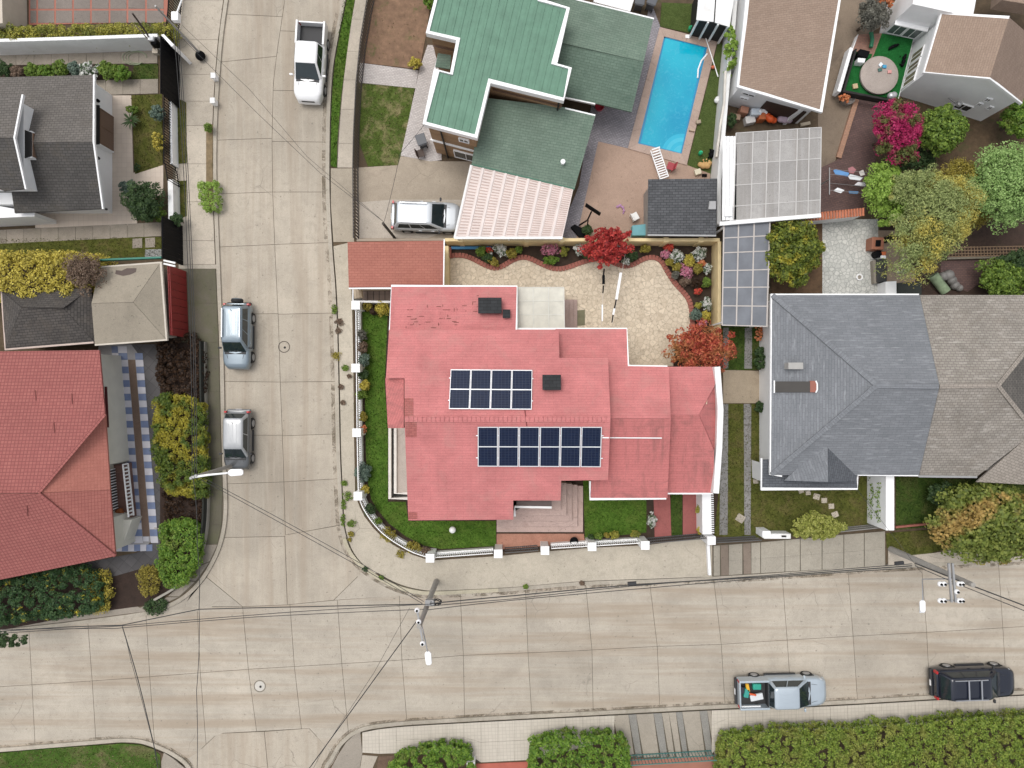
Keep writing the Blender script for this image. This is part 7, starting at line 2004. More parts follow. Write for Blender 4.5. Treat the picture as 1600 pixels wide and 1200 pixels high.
LM['conifer'] = leafmat('leaf_conifer', [(0.16, 0.206, 0.0656), (0.281, 0.337, 0.122), (0.431, 0.487, 0.187)], (0.637, 0.506, 0.0937), 0.45, 0.75, (0.50, 0.62))
LM['olive'] = leafmat('leaf_olive', [(0.156, 0.133, 0.0234), (0.296, 0.242, 0.039), (0.406, 0.344, 0.0703)])
LM['citrus'] = leafmat('leaf_citrus', [(0.0468, 0.0712, 0.0112), (0.122, 0.16, 0.0226), (0.226, 0.262, 0.0374)], (0.487, 0.413, 0.0468), 1.6, 0.7, (0.52, 0.62))
LM['autumn'] = leafmat('leaf_autumn', [(0.0805, 0.11, 0.0205), (0.161, 0.205, 0.0366), (0.264, 0.293, 0.0659)], (0.484, 0.307, 0.102), 0.42, 0.8, (0.53, 0.62))
LM['maple'] = leafmat('leaf_maple_red', [(0.179, 0.0154, 0.0154), (0.435, 0.0384, 0.0384), (0.64, 0.096, 0.0704)], trans=0.3)
LM['maple2'] = leafmat('leaf_maple_orange', [(0.244, 0.0293, 0.022), (0.488, 0.0915, 0.0549), (0.586, 0.195, 0.0854)], (0.403, 0.207, 0.0732), 0.7, 0.8, trans=0.3)
LM['magenta'] = leafmat('leaf_magenta', [(0.20, 0.006, 0.045), (0.40, 0.016, 0.10), (0.52, 0.045, 0.16)], (0.11, 0.15, 0.035), 0.8, 0.95, (0.50, 0.57))
LM['blue'] = leafmat('leaf_bluegreen', [(0.0625, 0.109, 0.0859), (0.133, 0.188, 0.149), (0.218, 0.281, 0.218)])
LM['white'] = leafmat('petal_white', [(0.64, 0.64, 0.589), (0.72, 0.72, 0.68), (0.8, 0.8, 0.78)], (0.064, 0.128, 0.0384), 5.0, 0.95, (0.50, 0.54))
LM['pink'] = leafmat('petal_pink', [(0.422, 0.102, 0.179), (0.64, 0.23, 0.333), (0.768, 0.41, 0.512)], (0.064, 0.115, 0.0384), 5.0, 0.9, (0.56, 0.60))
LM['red'] = leafmat('petal_red', [(0.384, 0.0256, 0.0256), (0.614, 0.064, 0.0512), (0.704, 0.154, 0.0768)], (0.064, 0.102, 0.0384), 5.0, 0.9, (0.55, 0.60))
LM['orange'] = leafmat('petal_orange', [(0.576, 0.128, 0.0512), (0.704, 0.256, 0.102), (0.768, 0.384, 0.192)], (0.0768, 0.115, 0.0384), 5.0, 0.9, (0.55, 0.60))
LM['grey'] = leafmat('leaf_grey', [(0.0781, 0.0781, 0.0625), (0.149, 0.144, 0.117), (0.234, 0.227, 0.188)])

# hedges on the south side
hedge('hedge', 'long clipped green hedge along the bottom right', [(1134, 1162), (1200, 1150), (1330, 1146), (1450, 1138), (1560, 1130), (1700, 1122), (1700, 1225), (1128, 1225)], 1.7, LM['hedge'], 7.0, 110, 0.115, 11, crad=0.24, rough=0.07)
hedge('hedge', 'boxy green hedge at bottom centre beside the driveway', [(836, 1166), (880, 1160), (972, 1158), (980, 1180), (982, 1225), (830, 1225)], 1.7, LM['hedge2'], 5.5, 95, 0.14, 12)
hedge('hedge', 'small rounded hedge left of the red walkway at the bottom', [(622, 1192), (650, 1178), (700, 1172), (728, 1178), (734, 1192), (736, 1225), (600, 1225)], 1.3, LM['hedge2'], 5.5, 95, 0.14, 13)
# west side
hedge('hedge', 'clipped yellow green hedge along the top left terrace', [(-80, 42), (0, 40), (100, 39), (200, 37), (264, 35), (266, 48), (120, 52), (-80, 58)], 1.8, LM['yellowgreen'], 6.5, 80, 0.12, 21)
hedge('shrub', 'big bright yellow shrub hanging over the black roof', [(-80, 398), (40, 396), (110, 397), (150, 402), (150, 435), (118, 448), (100, 462), (70, 452), (50, 464), (25, 466), (0, 460), (-80, 460)], 2.9, LM['yellow'], 6.5, 85, 0.13, 22, cat='shrub', rough=0.10, crad=0.34)
tree('shrub', 'greyish brown bush between the yellow shrub and the carport', 'shrub', 133, 424, 30, 26, 3.3, 0.8, LM['brown'], 40, 120, 0.10, seed=23, crad=0.34)
hedge('hedge', 'yellow and green hedge beside the dark drive on the left', [(243, 620), (285, 622), (308, 630), (312, 700), (316, 750), (314, 775), (260, 770), (246, 740), (240, 700)], 1.3, LM['wesths'], 7.0, 95, 0.12, 24, rough=0.15)
hedge('shrub', 'dark rust coloured ground shrubs above the yellow hedge', [(250, 528), (300, 526), (312, 560), (310, 618), (262, 620), (246, 590)], 0.8, LM['rust'], 5, 80, 0.13, 25, cat='shrub')
hedge('shrub', 'dark ground cover below the yellow hedge', [(258, 772), (316, 776), (312, 820), (262, 822)], 0.5, LM['rust'], 5, 50, 0.12, 26, cat='shrub')
hedge('hedge', 'rounded bright green hedge at the left street corner', [(254, 822), (290, 818), (306, 834), (302, 880), (284, 910), (262, 920), (246, 890)], 1.3, LM['hedge2'], 7, 95, 0.12, 27)
hedge('shrub', 'dark green shrub with yellow blossom at the lower left', [(-60, 912), (20, 912), (60, 900), (120, 892), (148, 912), (150, 950), (110, 962), (40, 968), (-60, 985)], 1.5, LM['darkyellow'], 6, 90, 0.12, 28, cat='shrub', rough=0.15)
hedge('shrub', 'yellow flowering sprigs right of the lower left shrub', [(140, 902), (158, 898), (168, 920), (160, 955), (146, 955)], 0.9, LM['yellow'], 6, 40, 0.10, 29, cat='shrub')
hedge('shrub', 'sparse olive shrub near the left street corner', [(216, 892), (238, 890), (240, 925), (222, 932)], 0.8, LM['olive'], 5, 50, 0.10, 30, cat='shrub')
hedge('shrub', 'low weeds at the kerb of the left corner', [(228, 945), (252, 938), (256, 952), (234, 958)], 0.4, LM['dark'], 6, 50, 0.12, 31, cat='shrub')
tree('tree', 'overhanging dark twigs at the left edge of the lower street', 'tree', 5, 1000, 38, 14, 3.0, 0.5, LM['dark'], 22, 60, 0.14, seed=32, crad=0.35, base=(-40, 965))
hedge('hedge', 'small clipped box hedge on the left pavement', [(310, 284), (334, 282), (338, 322), (318, 326), (310, 310)], 1.0, LM['lime'], 22, 60, 0.07, 33, crad=0.13, rough=0.03)
tree('shrub', 'tiny clipped bush at the head of the planting strip', 'shrub', 327, 200, 7, 8, 0.5, 0.35, LM['green'], 16, 60, 0.08, seed=34, trunk=0.03, limbs=3)
tree('shrub', 'small green bush at the foot of the white street wall', 'shrub', 278, 344, 10, 11, 0.8, 0.5, LM['dark'], 18, 70, 0.10, seed=35, trunk=0.03, limbs=3)
# top left garden
row_ = [(8, 108, 16, 12, 'dark', 'blue dark shrub at the left end of the plant row'), (28, 114, 10, 9, 'brown', 'brownish shrub in the plant row'), (52, 110, 12, 10, 'green', 'low green shrub left in the plant row'), (75, 112, 12, 10, 'hedge2', 'bright green shrub in the middle of the plant row'), (98, 109, 13, 11, 'green', 'green shrub left of the white flowers'), (118, 108, 10, 10, 'blue', 'grey green shrub next to the white flowers'), (140, 110, 17, 13, 'white', 'white flowering shrub in the plant row'), (170, 111, 16, 13, 'green', 'dense green shrub right of the white flowers'), (192, 115, 12, 12, 'hedge2', 'light green shrub at the right end of the plant row')]
for i, (x, y, rx, ry, mt, lab) in enumerate(row_):
    tree('shrub', lab, 'shrub', x, y, rx, ry, 0.7, 0.45, LM[mt], 24, 80, 0.10, seed=40 + i, trunk=0.03, limbs=3, group='shrubs in the row under the white wall')
tree('topiary', 'grey green ball topiary on the cream terrace', 'topiary', 203, 294, 14, 12, 0.9, 0.55, LM['blue'], 40, 90, 0.07, seed=51, crad=0.22, jag=0.04, trunk=0.04, limbs=3)
tree('shrub', 'round dark green bush beside the topiary ball', 'shrub', 226, 316, 27, 30, 1.4, 1.1, LM['dark'], 60, 130, 0.11, seed=52, crad=0.26)
tree('shrub', 'olive green bush tucked in the corner by the black gate', 'shrub', 244, 332, 15, 14, 0.9, 0.7, LM['green'], 26, 80, 0.10, seed=53)
tree('shrub', 'bluish green bush in the mossy garden strip', 'shrub', 248, 178, 11, 12, 0.8, 0.55, LM['blue'], 24, 80, 0.09, seed=54, trunk=0.03)
tree('shrub', 'yellow leaved bush behind the white street wall', 'shrub', 248, 222, 9, 15, 0.7, 0.5, LM['yellow'], 22, 70, 0.09, seed=55, trunk=0.03)
tree('shrub', 'small fern at the terrace edge above the yucca', 'shrub', 207, 172, 9, 6, 0.5, 0.3, LM['green'], 14, 60, 0.10, seed=56, trunk=0.02, limbs=2)
tree('shrub', 'low weed clump at the lower terrace edge', 'shrub', 214, 262, 5, 7, 0.35, 0.2, LM['dark'], 10, 40, 0.08, seed=57, trunk=0.02, limbs=2)
def spiky(name, label, px, py, r, n, mat, seed, z=0.2, rise=0.7, w=0.09, cat='plant'):
    """rosette of long pointed leaves"""
    rr = random.Random(seed)
    c = W(px, py, z)
    t = thing(name, label, cat, (c.x, c.y, 0.12))
    for i in range(n):
        a = 2 * math.pi * i / n + rr.uniform(-0.2, 0.2); L = r * rr.uniform(0.75, 1.1); el = rr.uniform(0.15, rise)
        d = Vector((math.cos(a), math.sin(a), 0)); s_ = Vector((-d.y, d.x, 0)) * w / 2
        pts = []
        for f, ww in ((0, 0.6), (0.35, 1.0), (0.7, 0.7), (1.0, 0.05)):
            q = c + d * L * f + Vector((0, 0, el * L * (f * 1.6 - f * f * 1.2) + 0.1))
            pts += [q - s_ * ww, q + s_ * ww]
        MB().add(pts, [(0, 1, 3, 2), (2, 3, 5, 4), (4, 5, 7, 6)]).build('leaf', mat, t)
    MB().tube([(c.x, c.y, 0.1), (c.x, c.y, z + 0.2)], 0.07, 8).build('stem', BARK, t)
    return t
spiky('yucca', 'dark spiky yucca at the edge of the cream terrace', 207, 190, 0.62, 22, LM['dark'], 61, 0.5)
# north east trees
tree('bougainvillea', 'magenta flowering bougainvillea beside the tall white house', 'bougainvillea', 1400, 204, 36, 50, 2.6, 1.1, LM['magenta'], 70, 150, 0.13, seed=71, rot=0.25, jag=0.25)
tree('tree', 'green leafy tree right of the bougainvillea', 'tree', 1468, 205, 34, 38, 2.2, 1.1, LM['green'], 56, 150, 0.16, seed=72)
tree('shrub', 'dark undergrowth below the bougainvillea', 'shrub', 1428, 250, 34, 20, 0.9, 0.6, LM['dark'], 36, 90, 0.13, seed=73)
tree('shrub', 'bright lime green bush beside the terracotta tiled wall', 'shrub', 1382, 300, 32, 52, 1.9, 1.1, LM['lime'], 64, 140, 0.13, seed=74, rot=0.2)
tree('conifer', 'large grey green conifer with yellow tips over the back yard', 'tree', 1452, 352, 50, 92, 3.6, 2.0, LM['conifer'], 120, 170, 0.13, aspect=0.4, seed=75, rot=-0.55, crad=0.30, jag=0.25, trunk=0.18)
tree('conifer', 'smaller pale conifer leaning over the lime bush', 'tree', 1425, 292, 40, 26, 3.0, 0.8, LM['conifer'], 44, 130, 0.13, aspect=0.4, seed=76, rot=0.3)
tree('shrub', 'olive yellow feathery shrub between conifer and round tree', 'shrub', 1495, 285, 34, 32, 2.3, 1.0, LM['olive'], 46, 130, 0.14, aspect=0.4, seed=77)
tree('shrub', 'olive brown shrub below the round tree', 'shrub', 1518, 335, 26, 24, 1.5, 0.8, LM['olive'], 36, 120, 0.13, aspect=0.4, seed=78)
tree('tree', 'dense round mint green tree at the right edge', 'tree', 1572, 290, 56, 60, 3.2, 1.6, LM['mint'], 130, 150, 0.13, seed=79, crad=0.24, jag=0.10, trunk=0.15)
tree('tree', 'green bush below the tall white house at the right edge', 'tree', 1592, 188, 32, 26, 1.6, 1.0, LM['hedge2'], 44, 120, 0.15, seed=80)
tree('tree', 'round citrus tree with yellowing leaves beside the cobbled patio', 'tree', 1233, 396, 44, 50, 2.2, 1.3, LM['citrus'], 90, 120, 0.17, seed=81, crad=0.26, trunk=0.12)
tree('shrub', 'bushy green shrub at the right above the grey roof', 'shrub', 1570, 436, 44, 30, 1.4, 0.9, LM['green'], 60, 130, 0.14, seed=82)
tree('shrub', 'dark green shrub behind the bushy one at the right edge', 'shrub', 1592, 408, 36, 16, 1.6, 0.8, LM['dark'], 40, 110, 0.14, seed=83)
tree('shrub', 'grey olive bush at the top between the houses', 'shrub', 1362, 25, 22, 22, 1.8, 0.9, LM['grey'], 44, 110, 0.12, seed=84)
tree('shrub', 'rusty orange bush at the top edge', 'shrub', 1380, 2, 16, 12, 2.0, 0.6, LM['orange'], 26, 90, 0.12, seed=85)
tree('shrub', 'green vine climbing the pool yard wall', 'shrub', 1140, 78, 9, 46, 1.6, 0.8, LM['lime'], 40, 70, 0.13, seed=86, trunk=0.04)
tree('shrub', 'dark green clump in the corner by the junk pile', 'shrub', 1143, 188, 7, 12, 0.9, 0.5, LM['dark'], 16, 60, 0.12, seed=87, trunk=0.03)
tree('shrub', 'flowering pot plant below the terrace corner', 'shrub', 1319, 153, 9, 7, 0.8, 0.3, LM['orange'], 14, 50, 0.10, seed=88, trunk=0.03, limbs=2)
# south east
tree('shrub', 'huge shrub turning orange on its left at the right edge', 'shrub', 1542, 812, 84, 60, 2.2, 1.6, LM['autumn'], 150, 110, 0.20, aspect=0.75, seed=91, crad=0.22, trunk=0.14, jag=0.12)
tree('shrub', 'dark leafy shrub behind the orange tinted shrub', 'shrub', 1470, 772, 20, 18, 1.2, 0.8, LM['dark'], 30, 90, 0.15, seed=92)
tree('shrub', 'pale yellow green shrub on the low wall of the grey house', 'shrub', 1274, 822, 40, 20, 1.3, 0.8, leafmat('leaf_pale_yellow', [(0.16, 0.19, 0.03), (0.32, 0.34, 0.07), (0.46, 0.46, 0.14)]), 64, 110, 0.13, seed=93)
tree('shrub', 'shrub at the foot of the west wall of the grey house', 'shrub', 1186, 560, 8, 20, 0.9, 0.6, LM['dark'], 24, 80, 0.13, seed=94, trunk=0.03)
tree('shrub', 'yellow orange flowers at the corner of the grey house', 'shrub', 1186, 522, 6, 12, 0.6, 0.4, LM['orange'], 16, 60, 0.10, seed=95, trunk=0.03)
tree('shrub', 'small green bush beside the right wheel track', 'shrub', 1186, 636, 7, 9, 0.6, 0.4, LM['dark'], 16, 60, 0.10, seed=96, trunk=0.03)
hedge('ivy', 'green ivy growing on the thick white wall', [(1380, 755), (1386, 755), (1387, 815), (1381, 818)], 1.9, LM['green'], 9, 30, 0.11, 97, cat='ivy')
# maples over the patio
def maple(label, px, py, rx, ry, zc, hz, mat, seed, n):
    return tree('maple', label, 'maple tree', px, py, rx, ry, zc, hz, mat, n, 62, 0.15, aspect=0.5, seed=seed, crad=0.24, jag=0.40, inner=0.5, limbs=16, trunk=0.06, bark=paint('maple_bark', (0.10, 0.045, 0.035), 0.9))
maple('bright red maple in the middle of the patio bed', 948, 388, 36, 26, 2.0, 0.9, LM['maple'], 101, 60)
maple('second bright red maple tight against the yellow wall', 957, 367, 34, 9, 2.3, 0.4, LM['maple'], 102, 30)
maple('orange red maple at the corner of the patio and boundary', 1094, 543, 54, 35, 2.2, 0.9, LM['maple2'], 103, 90)
# planted beds of the corner house
bed = [(752, 393, 9, 8, 'green', 'green shrub at the left of the patio bed'), (782, 391, 15, 10, 'white', 'white speckled shrub in the patio bed near the blue trough'), (762, 403, 10, 7, 'dark', 'dark plant in front of the white speckled shrub'), (772, 410, 9, 6, 'olive', 'olive plant at the first wave of the edging'), (765, 392, 5, 5, 'red', 'small red flowers left in the patio bed'),
 (800, 396, 8, 8, 'olive', 'yellowish plant right of the white speckled shrub'), (810, 390, 6, 6, 'green', 'small green plant between the waves'), (860, 391, 14, 10, 'pink', 'pale pink hydrangea in the middle of the patio bed'), (860, 407, 11, 7, 'hedge2', 'bright green cushion below the pink hydrangea'), (881, 394, 6, 7, 'yellowgreen', 'lime plant beside the pink hydrangea'), (905, 390, 10, 9, 'white', 'white flowers left of the red maple'), (918, 398, 8, 7, 'dark', 'dark plant left of the red maple'),
 (988, 399, 10, 8, 'dark', 'dark green plant right of the red maple'), (978, 409, 6, 5, 'white', 'small white flowers at the edging below the maple'), (1008, 389, 9, 6, 'olive', 'olive cushion near the right part of the bed'), (1045, 387, 8, 6, 'red', 'red flowers at the top of the corner bed'), (1039, 398, 7, 7, 'pink', 'deep pink flowers in the corner bed'), (1057, 401, 11, 11, 'white', 'white flowering shrub left in the corner bed'), (1076, 408, 9, 9, 'yellow', 'yellow flowering shrub in the corner bed'), (1092, 397, 11, 10, 'white', 'white flowering shrub right in the corner bed'), (1095, 412, 7, 6, 'orange', 'salmon flowers in the corner bed'), (1046, 410, 6, 6, 'olive', 'olive plant at the bend of the edging'),
 (1058, 418, 7, 6, 'olive', 'brown green cushion inside the corner bed'), (1072, 424, 11, 10, 'pink', 'magenta pink shrub in the corner bed'), (1090, 420, 8, 8, 'olive', 'dull green plant beside the magenta shrub'), (1105, 420, 7, 10, 'white', 'white blossoms against the yellow east wall'), (1055, 430, 6, 6, 'grey', 'grey plant at the bend below the corner'), (1070, 440, 9, 7, 'brown', 'brown cushion below the magenta shrub'), (1088, 443, 8, 7, 'rust', 'dark red plant halfway down the east bed'), (1102, 442, 7, 9, 'green', 'green plant at the east wall'), (1090, 456, 6, 5, 'red', 'dark red blossoms lower in the east bed'), (1104, 475, 9, 10, 'white', 'white flowers low on the east wall'), (1091, 478, 5, 5, 'yellowgreen', 'lime tuft in the lower east bed'), (1086, 493, 9, 9, 'blue', 'blue grey agave like plant in the lower east bed'), (1102, 494, 7, 8, 'yellow', 'yellow flowers low on the east wall'), (1098, 505, 7, 5, 'pink', 'bright pink flowers above the corner maple'), (1060, 552, 6, 9, 'dark', 'dark plant at the foot of the corner maple'),
 (575, 479, 11, 7, 'olive', 'olive bush behind the gate post'), (598, 482, 13, 12, 'yellow', 'yellow bush at the corner of the pink roof'), (584, 487, 8, 6, 'rust', 'rust bush between olive and yellow bushes'), (566, 524, 8, 8, 'grey', 'grey green bush on the left lawn edge'), (568, 543, 8, 9, 'brown', 'brown bush on the left lawn edge'), (569, 563, 9, 10, 'blue', 'bluish bush on the left lawn edge'), (569, 585, 8, 8, 'dark', 'dark bush at the second fence post'), (570, 602, 8, 8, 'yellow', 'yellow flowering bush on the left lawn edge'), (565, 617, 8, 7, 'green', 'green bush below the yellow flowering one'), (568, 650, 6, 10, 'olive', 'sparse olive plant above the third fence post'), (568, 672, 5, 8, 'orange', 'orange tinted plant at the third fence post'),
 (571, 765, 7, 6, 'yellow', 'lime yellow plant at the fourth fence post'), (578, 795, 9, 9, 'dark', 'dark cushion at the start of the fence curve'), (608, 835, 15, 10, 'olive', 'brown green ground cover in the fence curve'), (645, 853, 18, 8, 'olive', 'brown green ground cover near the lower bend'), (665, 860, 10, 5, 'brown', 'brown ground cover at the bend post'), (590, 815, 7, 6, 'green', 'green cushion inside the fence curve'),
 (960, 835, 8, 6, 'yellowgreen', 'yellow green plant at the front lawn wall'), (992, 834, 6, 5, 'yellowgreen', 'lime plant near the drive gate'), (935, 837, 6, 5, 'green', 'green plant at the front lawn wall'), (922, 838, 5, 4, 'dark', 'dark plant beside the terrace pot'), (948, 836, 5, 4, 'olive', 'olive tuft at the front lawn wall'), (1018, 813, 8, 12, 'white', 'silvery white bush beside the red drive strip'), (1093, 795, 6, 7, 'yellowgreen', 'lime bush at the white boundary wall, upper one'), (1094, 827, 5, 7, 'yellow', 'yellow bush at the white boundary wall, lower one')]
for i, (x, y, rx, ry, mt, lab) in enumerate(bed):
    h = 0.28 + 0.022 * min(rx, ry)
    tree('shrub', lab, 'plant', x, y, rx, ry, 0.15 + h, h, LM[mt], 20, 55, 0.085 if mt not in ('white', 'pink', 'red', 'orange') else 0.075, seed=200 + i, trunk=0.02, limbs=2, crad=0.42, jag=0.5, flat=1.1)
tree('grass_tuft', 'blue green ornamental grass tuft by the left fence', 'plant', 567, 738, 13, 13, 0.6, 0.4, LM['blue'], 30, 90, 0.14, aspect=0.2, seed=300, trunk=0.02, limbs=0)
spiky('agave', 'small grey agave in the lower patio bed', 1086, 493, 0.32, 12, LM['blue'], 301, 0.25, 0.5, 0.08)
tree('shrub', 'yellow flowering weed at the path of the green roofed house', 'shrub', 648, 99, 10, 8, 0.6, 0.4, LM['yellow'], 18, 60, 0.11, seed=302, trunk=0.02, limbs=2)
tree('shrub', 'green shrub by the green roofed house at the top edge', 'shrub', 672, 3, 12, 9, 0.7, 0.5, LM['hedge2'], 20, 60, 0.12, seed=303, trunk=0.02, limbs=2)
tree('shrub', 'green plant beside the basketball stand', 'shrub', 917, 360, 8, 8, 0.8, 0.5, LM['dark'], 18, 60, 0.11, seed=304, trunk=0.02, limbs=2)
# weeds along the kerbs and pavements
WLAB = ['green weed tuft at the kerb beside the highest fence post', 'larger dry brown weed below the highest green tuft', 'dry brown weed right under the larger brown one', 'olive weed at the kerb left of the second fence post', 'green weed on the pavement left of the second fence post', 'dry brown weed near the kerb below the second fence post', 'small lowest dry brown weed above the third fence post', 'tiny dry brown weed close to the white fence', 'highest green weed near the fourth fence post', 'largest green weed left of the fourth fence post', 'narrow green weed along the kerb by the fourth post', 'green weed on the pavement at the fence curve', 'long green weed along the kerb at the curve', 'olive weed outside the lower fence curve', 'green weed at the yellowed kerb of the corner', 'green weed at the kerb between porch gate and pole', 'dry brown weed at the kerb in front of the lawn', 'dark weed on the yellowed kerb under the wires', 'olive weed on the pavement inside the kerb bend', 'tiny olive weed lowest in the kerb bend']
wd = [(523, 484, 5, 9, 'green'), (530, 503, 8, 6, 'brown'), (529, 517, 5, 6, 'brown'), (525, 556, 7, 7, 'olive'), (539, 575, 6, 5, 'green'), (533, 605, 5, 4, 'brown'), (536, 629, 4, 4, 'brown'), (546, 588, 4, 3, 'brown'), (538, 755, 5, 5, 'green'), (544, 775, 8, 8, 'green'), (537, 788, 4, 9, 'green'), (549, 818, 8, 6, 'green'), (536, 812, 4, 12, 'green'), (626, 866, 8, 7, 'olive'), (596, 902, 5, 4, 'green'), (821, 916, 5, 4, 'green'), (909, 911, 5, 4, 'brown'), (571, 889, 5, 4, 'dark'), (549, 834, 5, 4, 'olive'), (547, 843, 3, 3, 'olive')]
for i, (x, y, rx, ry, mt) in enumerate(wd):
    lab = WLAB[i]
    tree('weed', lab, 'weed', x, y, rx, ry, 0.2, 0.06, LM[mt], 12, 26, 0.075, seed=400 + i, trunk=0.01, limbs=0, group='weeds on the corner pavement', crad=0.4)

# grass blades on the lawns
def grass_on(pts, z, mat, dens, seed):
    rg = np.random.default_rng(seed)
    P = [W(x, y, z) for x, y in pts]; poly = [(p.x, p.y) for p in P]
    x0, x1 = min(p[0] for p in poly), max(p[0] for p in poly); y0, y1 = min(p[1] for p in poly), max(p[1] for p in poly)
    n = int((x1 - x0) * (y1 - y0) * dens)
    q = rg.uniform([x0, y0], [x1, y1], (n, 2))
    # vectorised point in polygon
    c = np.zeros(n, bool); j = len(poly) - 1
    for i in range(len(poly)):
        xi, yi = poly[i]; xj, yj = poly[j]
        m_ = ((yi > q[:, 1]) != (yj > q[:, 1])) & (q[:, 0] < (xj - xi) * (q[:, 1] - yi) / (yj - yi + 1e-12) + xi)
        c ^= m_; j = i
    q = q[c]; n = len(q)
    pos = np.concatenate([q, np.full((n, 1), z + 0.03)], 1)
    nr = rg.normal(size=(n, 3)) * np.array([1, 1, 0.35]) + np.array([0, 0, 0.25])
    o = leaf_mesh('grass', pos, nr, rg.uniform(0.06, 0.14, n), 0.35, mat, None, seed)
    o['kind'] = 'stuff'
    return o
GV = {LAWN: leafmat('blade_lawn', [(0.03, 0.06, 0.012), (0.06, 0.11, 0.02), (0.09, 0.14, 0.03)]),
      LAWN_BRIGHT: leafmat('blade_bright', [(0.04, 0.095, 0.010), (0.075, 0.155, 0.020), (0.115, 0.20, 0.032)]),
      LAWN_DRY: leafmat('blade_dry', [(0.07, 0.10, 0.022), (0.13, 0.155, 0.04), (0.22, 0.20, 0.09)], (0.32, 0.26, 0.14), 1.1, 0.95, (0.44, 0.54)),
      LAWN_MOSS: leafmat('blade_moss', [(0.055, 0.07, 0.016), (0.10, 0.11, 0.025), (0.15, 0.145, 0.04)], (0.17, 0.13, 0.06), 1.0, 0.8)}
lawn_defs = LAWNS + [([(536, 0), (554, 0), (541, 90), (533, 150), (527, 220), (526, 262), (517, 262), (517, 160), (523, 100)], 0.135, LAWN_BRIGHT, 260, None), ([(-60, 1181), (150, 1165), (220, 1164), (250, 1180), (255, 1240), (-60, 1240)], 0.132, LAWN_DRY, 120, None), ([(572, 0), (664, 0), (655, 100), (567, 96)], 0.14, LAWN_MOSS, 8, None)]
for i, (pts, z, mt, dens, _) in enumerate(lawn_defs):
    grass_on(pts, z, GV[mt], dens, 500 + i)
